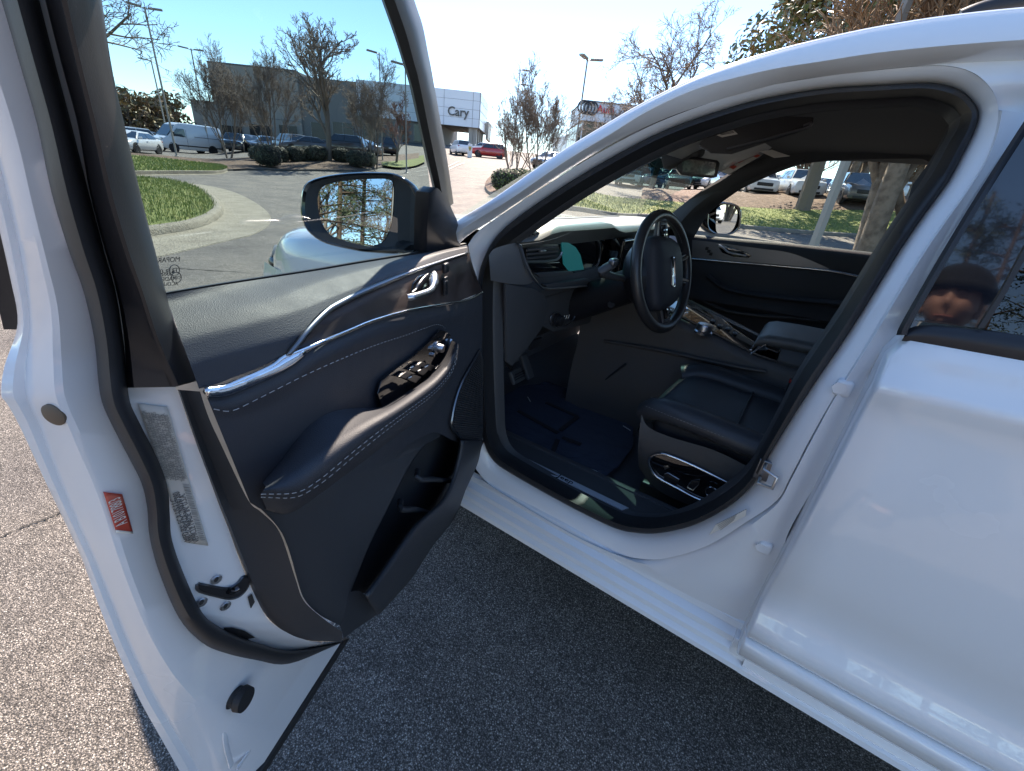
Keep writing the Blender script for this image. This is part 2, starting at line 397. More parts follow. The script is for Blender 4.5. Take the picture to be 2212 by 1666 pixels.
L0 = [(940, 515), (994, 476), (1050, 443), (1106, 405), (1206, 335), (1296, 280), (1381, 230), (1481, 180), (1556, 150), (1659, 117), (1759, 91), (1884, 64), (2034, 40), (2212, 21), (2480, 2)]
L1 = [(948, 532), (1000, 494), (1056, 459), (1112, 424), (1222, 348), (1312, 294), (1400, 240), (1495, 196), (1570, 173), (1672, 149), (1772, 133), (1896, 114), (2040, 99), (2212, 86), (2480, 70)]
L2 = [(960, 560), (1008, 512), (1062, 476), (1120, 437), (1232, 364), (1330, 306), (1420, 263), (1510, 230), (1590, 205), (1690, 179), (1790, 164), (1909, 150), (2044, 138), (2212, 130), (2480, 122)]
roofy = lambda u, v: on_body(u, v, .0)
def roofmid(a, b): return [tuple(lerp(x, y, .55) for x, y in zip(p, q)) for p, q in zip(a, b)]
side = paired([(L0, roofy), (roofmid(L0, L1), lambda u, v: on_body(u, v, -.008)), (L1, ob(-.004))], 6)
# roof skin carries on over the top to the far side
def over(p, f, lift): q = V(p); return V((q.x+.02*f, q.y*(1-f), q.z+lift))
top = side[0]
n_ = len(top)
roofrows = [[V((p.x, p.y-.03, p.z+.012)) for p in top], top]
loft('roof_rail_panel', side, 'paint', SUV, sharp=60)
tubeo('roof_glint_bead', [p+V((0, -.010, -.006)) for p in side[0]], .0115, 'paint', SUV, 12)  # small bead added on the roof edge to catch a sun glint
# step face below the outer edge, then the aperture flange
step = paired([(L1, ob(-.004)), (roofmid(L1, L2), ob(.014)), (L2, ob(.036))], 6)
loft('roof_side_step', step, 'paint', SUV, sharp=60)

SO = [(1040, 905), (1034, 760), (1033, 640), (1036, 596), (1045, 564), (1067, 521), (1106, 481), (1198, 416), (1306, 350), (1431, 285), (1556, 240), (1659, 212), (1784, 192), (1909, 184), (1990, 180), (2040, 184), (2080, 200), (2105, 226), (2113, 250), (2104, 284), (2084, 325), (2046, 395), (1990, 472), (1934, 556), (1846, 699), (1756, 833), (1700, 920), (1659, 988), (1631, 1040), (1581, 1088), (1506, 1130), (1431, 1149), (1381, 1150), (1331, 1140), (1256, 1105), (1181, 1065), (1106, 1022), (1068, 995), (1048, 958)]
FO = [(1002, 905), (998, 760), (998, 640), (1000, 585), (1004, 545), (1030, 503), (1082, 465), (1176, 403), (1284, 336), (1412, 269), (1540, 220), (1648, 188), (1776, 166), (1905, 151), (2000, 143), (2064, 146), (2112, 164), (2144, 198), (2157, 238), (2149, 290), (2128, 345), (2085, 415), (2028, 494), (1974, 575), (1888, 716), (1806, 850), (1752, 945), (1708, 1030), (1678, 1082), (1612, 1128), (1530, 1178), (1440, 1206), (1375, 1206), (1318, 1190), (1236, 1152), (1165, 1112), (1092, 1068), (1045, 1035), (1012, 980)]
def zone(c, u, v):     # inset of the aperture edges below the outer skin
    # c: 0 flange outer edge, 1 seal outer edge, 2 seal inner edge
    base = [(.036, .068, .095), (.062, .09, .115), (.055, .088, .11)]
    if v > 960: k = base[2]
    elif u > 1760 and v > 200: k = base[1]
    else: k = base[0]
    return k[c]
def smooth_d(P, c):
    D = [zone(c, *p) for p in P]; n = len(D)
    for it in range(3): D = [(D[i-1]+2*D[i]+D[(i+1) % n])/4 for i in range(n)]
    return D
def loop3(P, c, k, dd=0):
    D = smooth_d(P, c); Q = [(p[0], p[1], d) for p, d in zip(P, D)]
    Q3 = catmull(Q[-2:]+Q+Q[:3], k)[2*k:-(2*k)]          # wrap round for a closed loop
    return [on_body(u, v, d+dd) for u, v, d in Q3][:len(P)*k]
def inset(P, wfun):
    n = len(P); cxm = sum(p[0] for p in P)/n; cym = sum(p[1] for p in P)/n; out = []
    for i, p in enumerate(P):
        a, b = P[i-1], P[(i+1) % n]; tx, ty = b[0]-a[0], b[1]-a[1]; l = hypot(tx, ty); nx, ny = -ty/l, tx/l
        if nx*(cxm-p[0])+ny*(cym-p[1]) < 0 and not (p[1] < 600 and p[0] < 1400 and False): nx, ny = -nx, -ny
        w_ = wfun(*p); out.append((p[0]+nx*w_, p[1]+ny*w_))
    return out
def sealw(u, v):
    if v > 960: return 20
    if u > 1700 and v > 300: return 33
    if u > 1990: return 30
    return 24 if u > 1100 else 18
SI = inset(SO, sealw); SM = inset(SO, lambda u, v: sealw(u, v)*.45)
fo3, so3, sm3, si3 = loop3(FO, 0, 5), loop3(SO, 1, 5), loop3(SM, 1, 5, -.016), loop3(SI, 2, 5)
fm3 = [(a*.45+b*.55)+V((0, .008, 0)) for a, b in zip(fo3, so3)]
so_in = [p+V((0, -.012, 0)) for p in so3]
loft('door_aperture_flange', [fo3, fm3, so3, so_in], 'paint_in', SUV, closed=True, sharp=70)
def shrink(P, f, dy):
    c = sum(P, V((0, 0, 0)))/len(P); return [V((c.x+(p.x-c.x)*f, p.y+dy, c.z+(p.z-c.z)*f)) for p in P]
q1 = [(a+b)/2+V((0, .008, 0)) for a, b in zip(so3, sm3)]; q2 = [(a+b)/2+V((0, .007, 0)) for a, b in zip(sm3, si3)]
loft('aperture_seal', [so_in, [p+V((0, .004, 0)) for p in so3], q1, sm3, q2, si3, [p+V((0, -.03, 0)) for p in si3]], 'rubber', SUV, closed=True, sharp=70)
# inner trim of the aperture: soft black lip running on inwards
low = lambda P: [V((p.x, p.y, p.z-.022*sstep(.70, .52, p.z))) for p in P]
si4 = low(shrink(si3, .992, -.034)); si5 = low(shrink(si3, .987, -.050)); si6 = low(shrink(si3, .982, -.065))
loft('aperture_trim', [[p+V((0, -.028, 0)) for p in si3], si4, si5, si6], 'plastic', SUV, closed=True, sharp=70)

# jamb between the flange and the rear door (B pillar and foot of the pillar)
JA = [(1040, 1034), (1106, 1077), (1236, 1152), (1318, 1190), (1375, 1206), (1440, 1206), (1530, 1178), (1612, 1128), (1678, 1082), (1708, 1030), (1752, 945), (1806, 850), (1888, 716), (1974, 575), (2028, 494), (2085, 415), (2128, 345), (2149, 290), (2157, 238)]
JB = [(1040, 1058), (1106, 1096), (1256, 1183), (1393, 1249), (1500, 1308), (1600, 1364), (1622, 1300), (1656, 1215), (1690, 1135), (1730, 1060), (1786, 958), (1846, 840), (1941, 716), (2016, 576), (2066, 495), (2116, 416), (2165, 340), (2196, 290), (2225, 245)]
def jm(f): return [tuple(lerp(x, y, f) for x, y in zip(p, q)) for p, q in zip(JA, JB)]
loft('b_pillar_jamb', paired([(JA, ob(.058)), (jm(.12), ob(.046)), (jm(.5), ob(.05)), (jm(.86), ob(.056)), (jm(1.12), ob(.064)), (jm(1.6), ob(.066))], 5), 'paint_in', SUV, sharp=70)
# quarter of the roof corner behind the flange
KA = [(1905, 150), (2000, 142), (2064, 145), (2112, 163), (2144, 197), (2157, 238)]
KB = [(1909, 149), (2044, 137), (2212, 129), (2310, 135), (2310, 175), (2226, 248)]
kf = lambda u, v: on_body(u, v, .036+.026*sstep(160, 245, v))
loft('roof_corner_panel', paired([(KA, kf), ([tuple(lerp(x, y, .25) for x, y in zip(p, q)) for p, q in zip(KA, KB)], kf), ([tuple(lerp(x, y, .6) for x, y in zip(p, q)) for p, q in zip(KA, KB)], kf), (KB, kf)], 5), 'paint', SUV, sharp=80)

# rocker: one pressing along the whole sill
prof = [(.900, .425), (.912, .418), (.914, .400), (.909, .396), (.918, .392), (.930, .386), (.932, .372), (.927, .368), (.934, .364), (.941, .358), (.943, .346), (.937, .341), (.944, .337), (.951, .331), (.952, .318), (.940, .306), (.88, .30)]
loft('rocker_panel', [[V((x, y, z)) for y, z in prof] for x in (1.02, .6, .2, -.02)], 'paint', SUV, sharp=28)
prof2 = [(.932, .372), (.938, .360), (.946, .350), (.950, .342), (.946, .336), (.951, .331), (.953, .318), (.944, .306), (.88, .30)]
loft('rocker_molding', [[V((x, y, z)) for y, z in prof2] for x in (-.02, -.5, -1.0, -1.35)], 'paint', SUV, sharp=28)
rbox('rocker_end_cap', (.003, .925, .375), (.022, .035, .05), 'paint', SUV, .004)
prism([(-1.3, .3, .31), (1.2, .3, .31), (1.2, .90, .31), (-1.3, .90, .31)], (0, 0, -.03), 'underbody', 'trimblack', SUV)

# rear door
rdprof = [(1.128, .960), (1.122, .966), (1.10, .9705), (1.078, .977), (1.066, .985), (1.056, .9895), (1.046, .989), (1.030, .982), (.99, .9795), (.93, .983), (.86, .984), (.78, .982), (.70, .977), (.650, .9715), (.628, .967), (.60, .9615), (.57, .958), (.545, .9585), (.52, .966), (.505, .975), (.49, .980), (.475, .9805), (.462, .978), (.452, .972)]
rdprof2 = [(.448, .965), (.444, .974), (.436, .980), (.428, .982), (.415, .979), (.398, .974), (.385, .968), (.377, .958), (.372, .93)]
def rd_x0(z): return .002 - .012*sstep(1.10, 1.13, z)
def rd_rows(pr):
    rows = []
    for z, y in pr:
        xs = [rd_x0(z)+.004, rd_x0(z), rd_x0(z)-.004, -.06, -.2, -.45, -.8, -1.2]
        off = [-.03, -.004, 0, 0, 0, -.002, -.008, -.02]
        rise = lambda x: -.045*x if z > .95 else -.02*x*sstep(.3, .95, z)
        rows.append([V((x, y+o, z+rise(x))) for x, o in zip(xs, off)])
    return rows
loft('rear_door', rd_rows(rdprof), 'paint', SUV, sharp=55)
rear_door = bpy.data.objects['rear_door']
loft('lower_cladding', rd_rows(rdprof2), 'paint', rear_door, sharp=55)
loft('door_edge_return', [[V((rd_x0(z)+.004, y-o, z)) for o in (.028, .075)] for z, y in rdprof+rdprof2], 'paint_in', rear_door, sharp=60)
# belt trim, black pillar cover, run channel and dark glass of the rear door
def ry(z): return yb(z)-.006
def bl(x, dz): return V((x, .963, 1.128-.045*x+dz))
loft('belt_trim', [[bl(x, 0) + V((0, -.002, -.004)), bl(x, .010*k)+V((0, .001, 0)), bl(x, .024*k)+V((0, -.003, 0)), bl(x, .030*k)+V((0, -.012, 0))] for x, k in ((-.004, .35), (-.012, .6), (-.03, .8), (-.1, .95), (-.3, 1), (-.7, 1), (-1.2, 1))], 'trimblack', rear_door, sharp=50)
TL = [(1936, 724), (1949, 694), (2034, 546), (2113, 416), (2212, 262), (2300, 130)]
def shift(P, du, dv=0): return [(u+du, v+dv) for u, v in P]
loft('pillar_edge_trim', paired([(TL, ob(.02)), (TL, ob(-.004)), (shift(TL, 10), ob(-.010)), (shift(TL, 22), ob(-.010)), (shift(TL, 24), ob(.012))], 4), 'trimblack', rear_door)
PA = [(1962, 692), (2056, 546), (2135, 416), (2234, 262), (2322, 130)]
PB = [(2108, 708), (2160, 625), (2222, 510), (2300, 380), (2420, 180)]
def og(u, v):      # the flat dark panes of the rear door
    q = ray(u, v); t = (.9-CAM.y)/q.y
    for i in range(25): t = (.958-.20*((CAM+q*t).z-1.14)-CAM.y)/q.y
    return CAM+q*t
loft('pillar_cover', paired([(PA, og), (roofmid(PA, PB), og), (PB, og)], 4), 'privacy_gloss', rear_door)
ogo = lambda d: (lambda u, v: og(u, v)+V((0, d, 0)))
loft('run_channel', paired([(PB, ogo(-.004)), (shift(PB, 3), ogo(.003)), (shift(PB, 17), ogo(.003)), (shift(PB, 20), ogo(-.006))], 4), 'trimblack', rear_door)
PC = [(2128, 713), (2180, 625), (2242, 510), (2320, 380), (2440, 180)]
pc3 = [og(u, v)+V((0, -.004, 0)) for u, v in catmull(PC, 4)]
loft('rear_window', [pc3, [V((-.6-(p.z-1.15)*.1, p.y-.002, p.z+.02)) for p in pc3], [V((-1.15, p.y-.012, p.z+.03)) for p in pc3]], 'privacy', rear_door)
# rear door hinges in the jamb
def hinge(u, v, name):
    p = on_body(u, v, .053); rbox(name, p, (.026, .016, .030), 'paint_in', SUV, .007)
    lathe([(.011, 0), (.011, .004), (.008, .006), (.002, .006)], frame(p+V((.006, .009, 0)), (1, 0, 0), (0, 0, 1)), 6, 'hinge_bolt', 'paint_in', SUV)
hinge(1822, 838, 'rear_door_hinge'); hinge(1652, 1182, 'rear_door_hinge')
p = on_body(1664, 1027, .062)
tubeo('striker', [p+V((.014, -.004, -.016)), p+V((.014, .018, -.016)), p+V((-.010, .022, -.013)), p+V((-.010, .022, .013)), p+V((.014, .018, .016)), p+V((.014, -.004, .016))], .0036, 'metal', SUV, 8, 1)
rbox('striker_plate', p+V((.012, -.010, 0)), (.030, .006, .045), 'satin_dark', SUV, .003)
# label on the pillar foot
c4 = [on_body(u, v, .036) for u, v in ((1532, 1149), (1612, 1098), (1611, 1117), (1533, 1155+3))]
M = frame((c4[0]+c4[2])/2, c4[1]-c4[0], c4[1]-c4[2])
tyre = prism([on_body(u, v, .0475) for u, v in ((1546, 1133), (1613, 1099), (1611, 1113), (1532, 1155))], V((0, .003, 0)), 'tyre_label', 'sticker', SUV)
for i in range(4):
    a = on_body(1550+i*2, 1139+i*3.1-3, .044); b = on_body(1592-i*2, 1114+i*3.6-2, .044)
    tubeo('label_line', [a, b], .0005, 'ink_soft', SUV, 4)
# roof skin, rail, rear and far side shell so the cabin is closed and dark
edge = [p.copy() for p in side[0]]
rows = []
for f, lift in ((0, .0), (.03, .003), (.1, .008), (.3, .016), (1, .024), (1.7, .016), (1.9, .008), (2.0, 0)):
    rows.append([V((p.x + (.06*sin(pi*f/2)) * sstep(.3, .7, p.x), p.y*(1-f), p.z+lift*(.25+.75*sstep(.95, .55, p.x)))) for p in edge if p.x < .60])
loft('roof_panel', rows, 'paint', SUV, sharp=60)
re = [p for p in edge if p.x < .30]
tubeo('roof_rail', [on_y(u, v, .62) for u, v in ((2075, 44), (2110, 30), (2150, 20), (2212, 10), (2350, -8), (2600, -20))], .016, 'trimblack', SUV, 8, 3)
loft('far_side_panel', [[V((x, -yb(z)+.0, z)) for z, o in ((.31, 0), (.45, 0), (.7, 0), (.95, 0), (1.10, 0))] for x in (1.1, .6, 0, -.6, -1.35)], 'paint', SUV)
prism([(-1.3, -.95, .31), (-1.3, .95, .31), (-1.3, .95, 1.15), (-1.3, .72, 1.55), (-1.3, -.72, 1.55), (-1.3, -.95, 1.15)], (-.02, 0, 0), 'rear_light_block', 'fabric', SUV)  # unseen wall added to keep stray light out of the cabin

# ------------------------------------------------------------------ bonnet, wing, cowl, windscreen
hx = [1.06, 1.18, 1.38, 1.58, 1.74, 1.84, 1.91, 1.96, 1.98]
hz = [1.10, 1.10, 1.085, 1.07, 1.05, 1.035, 1.015, .975, .90]
rows = []
for f, drop in ((-1.02, .22), (-1.01, .12), (-1, .06), (-.97, .025), (-.92, .008), (-.84, -.004), (-.6, -.02), (0, -.028), (.6, -.02), (.84, -.004), (.92, .008), (.97, .025), (1, .06), (1.01, .12), (1.02, .22)):
    rows.append([V((x-.10*max(0, abs(f)-.55)**2*sstep(1.5, 1.96, x)*4, f*(.935-.05*sstep(1.7, 2.0, x)), z-drop)) for x, z in zip(hx, hz)])
loft('bonnet', rows, 'paint', SUV, sharp=60)
for s_ in (-1, 1):
    rows = []
    for z, y in ((.93, .950), (.88, .962), (.80, .97), (.60, .965), (.40, .94)):
        rows.append([V((x, s_*(y-.09*sstep(1.5, 2.05, x)**2), z-.06*sstep(1.3, 2.0, x))) for x in (1.02, 1.2, 1.4, 1.6, 1.8, 1.92, 2.0)])
    loft('front_wing', rows, 'paint', SUV, sharp=50)
rows = [[V((2.03-.09*abs(y)**2-(.05 if z > .9 else 0), y, z)) for y in (-.86, -.5, 0, .5, .86)] for z in (.3, .5, .7, .88, .95)]
loft('front_bumper', rows, 'paint', SUV)
rbox('grille', (2.02, 0, .82), (.03, 1.1, .14), 'gloss', SUV, .01)
for s_ in (-1, 1): rbox('headlight', (1.93, s_*.76, .86), (.10, .22, .09), 'dark_chrome', SUV, .03)
rbox('cowl', (1.13, 0, 1.095), (.14, 1.66, .03), 'trimblack', SUV, .01)
# the hinge pillar in front of the opening and the dark gap behind the open door
loft('hinge_pillar', [[V((x, y, z)) for x, y in ((.93, .80), (.955, .875), (1.0, .93), (1.04, .952))] for z in (.31, .5, .8, 1.0, 1.08)], 'paint_in', SUV)
for z in (.52, .86): rbox('front_door_hinge', (.93, .895, z), (.07, .03, .06), 'paint_in', SUV, .008)
# windscreen from cowl to header
WS0, WS1 = V((1.20, 0, 1.115)), V((.655, 0, 1.452))
def ws(y, t):
    p = WS0.lerp(WS1, t); hw = lerp(.80, .66, t); return V((p.x-.10*(y)**2*(1-.3*t), y*hw, p.z+.012*sin(pi*t)+.02*(1-y*y)*t))
loft('windscreen', [[ws(y/8, t/6) for y in range(-8, 9)] for t in range(7)], 'shield', SUV)
# outer A pillar skin on the far side, and far door window frame
def band(name, A, B, fA, fB, mat, parent, k=4, thick=.012):
    return loft(name, paired([(A, fA), (roofmid(A, B), lambda u, v: (fA(u, v)+fB(u, v))/2), (B, fB)], k), mat, parent, thick=thick)
yp = lambda y: (lambda u, v: on_y(u, v, y))
# ------------------------------------------------------------------ open front door
od = lambda d: (lambda u, v: on_dn(u, v, d))
oc = lambda d: (lambda u, v: on_card(u, v, d))
E0 = [(-190, -60), (-95, 180), (-42, 340), (-8, 470), (22, 600), (38, 700), (10, 790), (2, 850), (15, 872), (37, 910), (68, 975), (100, 1045), (137, 1122), (175, 1203), (212, 1304), (250, 1399), (300, 1509), (350, 1599), (388, 1666), (425, 1730), (468, 1800)]
E1 = [(-160, -60), (-62, 180), (-8, 340), (26, 470), (52, 600), (64, 700), (55, 790), (55, 850), (66, 882), (84, 920), (108, 985), (135, 1052), (167, 1128), (203, 1210), (240, 1300), (278, 1392), (326, 1494), (372, 1572), (412, 1634), (448, 1705), (488, 1776)]
S0 = [(-15, -60), (40, 130), (80, 270), (111, 416), (148, 540), (180, 629), (203, 730), (212, 820), (220, 868), (240, 915), (275, 983), (305, 1043), (318, 1098), (323, 1160), (345, 1240), (387, 1336), (437, 1389), (487, 1411), (553, 1426), (625, 1434), (735, 1390)]
S1 = [(70, -60), (118, 130), (155, 270), (192, 416), (225, 541), (250, 629), (266, 730), (273, 800), (281, 868), (306, 922), (344, 998), (362, 1052), (367, 1110), (372, 1168), (400, 1247), (436, 1322), (470, 1352), (512, 1372), (560, 1390), (630, 1405), (737, 1388)]
C0 = [(150, -60), (180, 130), (204, 270), (231, 416), (270, 541), (300, 629), (332, 720), (362, 810), (386, 850), (404, 905), (432, 980), (458, 1050), (474, 1094), (496, 1150), (526, 1232), (572, 1328), (600, 1355), (628, 1370), (665, 1384), (700, 1390), (736, 1386)]
def mixc(a, b, f): return [tuple(lerp(x, y, f) for x, y in zip(p, q)) for p, q in zip(a, b)]
DOOR = loft('front_door', paired([(shift(E0, 3, -1), od(-.085)), (E0, od(-.070)), (mixc(E0, E1, .5), od(-.062)), (E1, od(-.060)), (mixc(E1, S0, .05), od(-.053)), (mixc(E1, S0, .40), od(-.026)), (mixc(E1, S0, .52), od(-.0225)), (S0, od(-.018)), (mixc(S0, S1, .5), od(-.010)), (S1, od(.002)), (mixc(S1, C0, .5), od(.014)), (C0, od(.026))], 5), 'paint', SUV, sharp=32)
DOOR['label'] = 'open front door seen from its inner side'
# outer skin of the door
rows = []
for u, v in catmull(shift(E0, 3, -1), 3):
    p = on_dn(u, v, -.085); z = p.z
    if z > 1.112 or z < .36: continue
    nn = .90-yb(z); sp_ = (p-HG).dot(DS); np_ = (p-HG).dot(DN)
    rows.append([p, dw(sp_-.012, lerp(np_, nn, .7), z), dw(sp_-.05, nn, z), dw(.7, nn, z), dw(.4, nn, z), dw(.1, nn, z), dw(-.03, nn, z)])
p0 = rows[-1][0]
for z in (lerp(p0.z, .372, .5), .372): nn = .90-yb(z); rows.append([dw(.918, nn+.004, z), dw(.908, nn, z), dw(.87, nn, z), dw(.7, nn, z), dw(.4, nn, z), dw(.1, nn, z), dw(-.03, nn, z)])
loft('outer_skin', rows, 'paint', DOOR, sharp=50)
# lower inner shell under the seal
BA = [(390, 1600), (437, 1389+6), (487, 1416), (553, 1431), (625, 1439), (675, 1422), (712, 1402), (736, 1388)]
BB = [(470, 1800), (500, 1760), (530, 1705), (556, 1664), (590, 1612), (640, 1537), (690, 1460), (736, 1389)]
BA = [(345, 1238)] + BA; BB = [(420, 1820)] + BB
def bsurf(u, v, w_): return on_dn(u, v, -.020-.018*sin(pi*min(1, w_*1.0))*.6-.012*w_)
loft('bottom_strip', region([(480, 1790), (556, 1664), (650, 1518), (740, 1384)], [(492, 1790), (567, 1666), (660, 1520), (750, 1378)], lambda u, v, w_: on_dn(u, v, -.034+.0*w_), 24, 2), 'rubber', DOOR, thick=.012)
loft('lower_edge_hem', [[dw(s, n, z) for n, z in ((-.05, .395), (-.062, .380), (-.068, .374))] for s in (.90, .6, .3, .02)], 'paint', DOOR)
# pressed swage in the lower shell
tubeo('pressed_swage', [on_dn(u, v, -.030) for u, v in ((500, 1655), (487, 1600), (492, 1560), (530, 1500), (575, 1468), (618, 1462), (622, 1478), (605, 1515), (570, 1570), (540, 1620), (512, 1662))], .0042, 'paint', DOOR, 6, 4, flat=.35, up=DN)
# perimeter seal
sealrows = paired([(mixc(S0, S1, .02), od(-.018)), (mixc(S0, S1, .0), od(-.006)), (mixc(S0, S1, .16), od(.010)), (mixc(S0, S1, .42), od(.020)), (mixc(S0, S1, .64), od(.021)), (mixc(S0, S1, .85), od(.018)), (mixc(S0, S1, .98), od(.008)), (S1, od(.001))], 5)
loft('door_seal', sealrows, 'rubber', DOOR, sharp=70)
# window frame garnish on the rear edge (three faces)
GA = [(82, -60), (130, 130), (167, 270), (194, 416), (227, 541), (252, 629), (268, 730), (274, 838)]
GB = [(118, -60), (163, 130), (198, 270), (231, 416), (268, 541), (300, 629), (333, 730), (378, 836)]
GC = [(205, -60), (232, 130), (263, 270), (298, 416), (330, 541), (355, 636), (388, 735), (430, 822)]
GD = [(212, -60), (239, 130), (269, 270), (303, 416), (335, 541), (360, 636), (391, 735), (434, 822)]
loft('window_garnish', paired([(GA, od(.006)), (mixc(GA, GB, .15), od(.022)), (mixc(GA, GB, .9), od(.036)), (GB, od(.040)), (mixc(GB, GC, .15), od(.042)), (mixc(GB, GC, .6), od(.036)), (GC, od(.024)), (GD, od(-.008))], 5), 'trimblack', DOOR, sharp=40)
# black outer pillar cover seen past the frame edge
XA = [(-60, 300), (-22, 400), (8, 480), (35, 560), (60, 640), (78, 712)]
XB = [(-16, 300), (19, 416), (38, 480), (62, 560), (86, 640), (106, 705)]
loft('outer_pillar_cover', paired([(shift(XA, -70), od(-.115)), (XA, od(-.10)), (XB, od(-.085)), (XB, od(-.07))], 4), 'trimblack', DOOR, sharp=30)
# front (A pillar) leg of the window frame
FA = [(770, -160), (829, 0), (858, 82), (876, 140), (890, 187), (915, 300), (926, 350), (938, 400), (950, 460)]
FB = [(845, -160), (895, 0), (913, 55), (925, 115), (933, 155), (953, 270), (962, 320), (970, 370), (980, 440)]
loft('window_frame', paired([(shift(FA, -5), od(-.030)), (FA, od(.0)), (mixc(FA, FB, .35), od(.012)), (mixc(FA, FB, .62), od(.010)), (mixc(FA, FB, .8), od(-.002)), (FB, od(-.022)), (FB, od(-.045))], 5), 'frame_black', DOOR, sharp=40)
# top of the frame above the picture so the ring closes
tubeo('frame_header', [on_dn(u, v, -.01) for u, v in ((60, -120), (300, -330), (560, -330), (720, -230), (800, -80))], .02, 'trimblack', DOOR, 8, 5)
# door glass
ga = [(212, -60), (239, 130), (269, 270), (303, 416), (335, 541), (362, 650)]
gb = [(800, -80), (842, 40), (880, 150), (905, 260), (925, 370), (940, 548)]
loft('window_glass', region(ga, gb, lambda u, v, w_: on_dn(u, v, -.022), 16, 10), 'glass', DOOR)
gt = [(60, -120), (300, -330), (560, -330), (720, -230), (800, -80)]
# mirror sail trim
prism([on_dn(u, v, .012) for u, v in ((930, 416), (945, 405), (968, 424), (976, 448), (988, 474), (994, 500), (996, 533), (960, 540), (922, 545), (923, 500), (926, 450))], DN*-.03, 'mirror_sail', 'trimblack', DOOR, .004)

# door card: belt roll
R0 = [(357, 637), (450, 621), (553, 605), (678, 586), (778, 569), (890, 551), (940, 542), (1008, 530)]
R1 = [(430, 840), (470, 829), (505, 815), (553, 797), (590, 780), (615, 766), (640, 737), (665, 704), (684, 682), (703, 666), (728, 650), (778, 626), (828, 605), (878, 586), (953, 561), (1011, 543)]
def rollsurf(u, v, w_):
    return on_door(u, v, lambda s, z: lerp(.006, ncard(s, z), 1-max(0, 1-w_/.34)**1.6))
loft('belt_roll', region(R0, R1, rollsurf, 60, 22), 'leather', DOOR, sharp=70)
loft('belt_weatherstrip', paired([(shift(R0, 0, 1), od(-.02)), (shift(R0, 0, -6), od(-.012)), (shift(R0, 0, -4), od(-.004)), (shift(R0, 0, 2), od(-.004))], 4), 'rubber', DOOR)
# wood insert with satin border and chrome spear
I0 = [(616, 768), (640, 739), (665, 706), (703, 668), (728, 652), (778, 628), (878, 588), (953, 563), (1011, 545)]
I1 = [(618, 770), (660, 754), (703, 736), (760, 712), (803, 694), (860, 677), (903, 666), (978, 654), (1041, 631)]
loft('wood_insert', region(I0, I1, lambda u, v, w_: on_card(u, v, .001-.003*sin(pi*w_)), 50, 8), 'wood', DOOR)
I0b = [(626, 768), (652, 742), (676, 712), (712, 677), (737, 662), (786, 637), (884, 594), (955, 567), (1011, 549)]
loft('insert_border', region(I0, I0b, lambda u, v, w_: on_card(u, v, .005), 50, 2), 'satin_dark', DOOR, thick=.004)
loft('front_edge_face', region([(1010, 531), (1011, 545), (1022, 590), (1041, 631)], [(1012, 531), (1014, 545), (1026, 590), (1044, 634)], lambda u, v, w_: on_card(u, v, -.03*w_), 10, 3), 'door_plastic', DOOR)
cl = [(442, 846), (482, 838), (520, 822), (553, 808), (590, 790), (615, 771), (660, 754), (703, 736), (760, 712), (803, 694), (860, 677), (903, 666), (978, 654), (1012, 647), (1042, 631)]
tubeo('chrome_spear', [on_card(u, v, .004) for u, v in cl], [.0026]*8+[.0024]*20, 'chrome', DOOR, 8, 3)
B0 = [(441, 838), (482, 832), (520, 818), (553, 804), (590, 787), (618, 770), (657, 756)]
B1 = [(446, 857), (484, 856), (525, 842), (558, 827), (598, 808), (632, 789), (660, 764)]
loft('chrome_blade', region(B0, B1, lambda u, v, w_: on_card(u, v, .003+.003*sin(pi*w_)), 24, 5), 'chrome', DOOR, thick=.003)
# mid panel
M0 = [(446, 856), (484, 856), (525, 842), (558, 827), (598, 808), (632, 789), (660, 765), (703, 739), (803, 697), (903, 669), (978, 657), (1042, 634)]
M1 = [(540, 1086), (575, 1102), (650, 1092), (760, 1030), (880, 962), (935, 935), (975, 950), (1005, 962), (1041, 965)]
loft('mid_panel', region(M0, M1, lambda u, v, w_: on_card(u, v, .004*sin(pi*w_)+.005*(sstep(0, .08, w_)-sstep(.08, .2, w_))), 50, 24), 'leather', DOOR, sharp=70)
# rim down the rear and bottom edge of the card
CL = [(432, 846), (452, 905), (482, 970), (515, 1040), (541, 1088), (566, 1108), (604, 1150), (638, 1249), (655, 1296), (690, 1330), (740, 1366)]
CR = [(384, 842), (402, 895), (430, 975), (457, 1048), (474, 1094), (492, 1140), (520, 1215), (560, 1308), (600, 1355), (660, 1383), (738, 1387)]
loft('card_rim', paired([(CR, od(.024)), (mixc(CR, CL, .08), od(.036)), (mixc(CR, CL, .35), lambda u, v: on_card(u, v, -.022)), (mixc(CR, CL, .8), oc(-.006)), (CL, oc(.002))], 5), 'door_plastic', DOOR, sharp=60)
# lower panel with map pocket
K0 = [(541, 1084), (568, 1104), (606, 1147), (626, 1195), (641, 1249), (657, 1294), (690, 1328), (736, 1352)]
K1 = [(985, 850), (953, 938), (928, 953), (890, 998), (840, 1095), (800, 1175), (770, 1248), (757, 1278)]
loft('lower_panel', region(K0, K1, lambda u, v, w_: on_card(u, v, -.005+.004*sin(pi*w_)), 40, 16), 'door_plastic', DOOR, sharp=70)
K2 = [(996, 952), (994, 975), (978, 1038), (953, 1085), (898, 1135), (858, 1190), (818, 1249), (790, 1286)]
K3 = [(1044, 952), (1038, 966), (1029, 1003), (1004, 1058), (979, 1120), (929, 1183), (886, 1249), (815, 1327)]
loft('pocket_lip', region(K2, K3, lambda u, v, w_: on_card(u, v, .022*(1-.9*w_**2)), 40, 8), 'door_plastic', DOOR, thick=.006, sharp=70)
loft('pocket_wall', [[on_card(u, v, .020) for u, v in catmull(K2, 4)], [on_card(u, v, -.05) for u, v in catmull(K2, 4)]], 'door_plastic', DOOR)
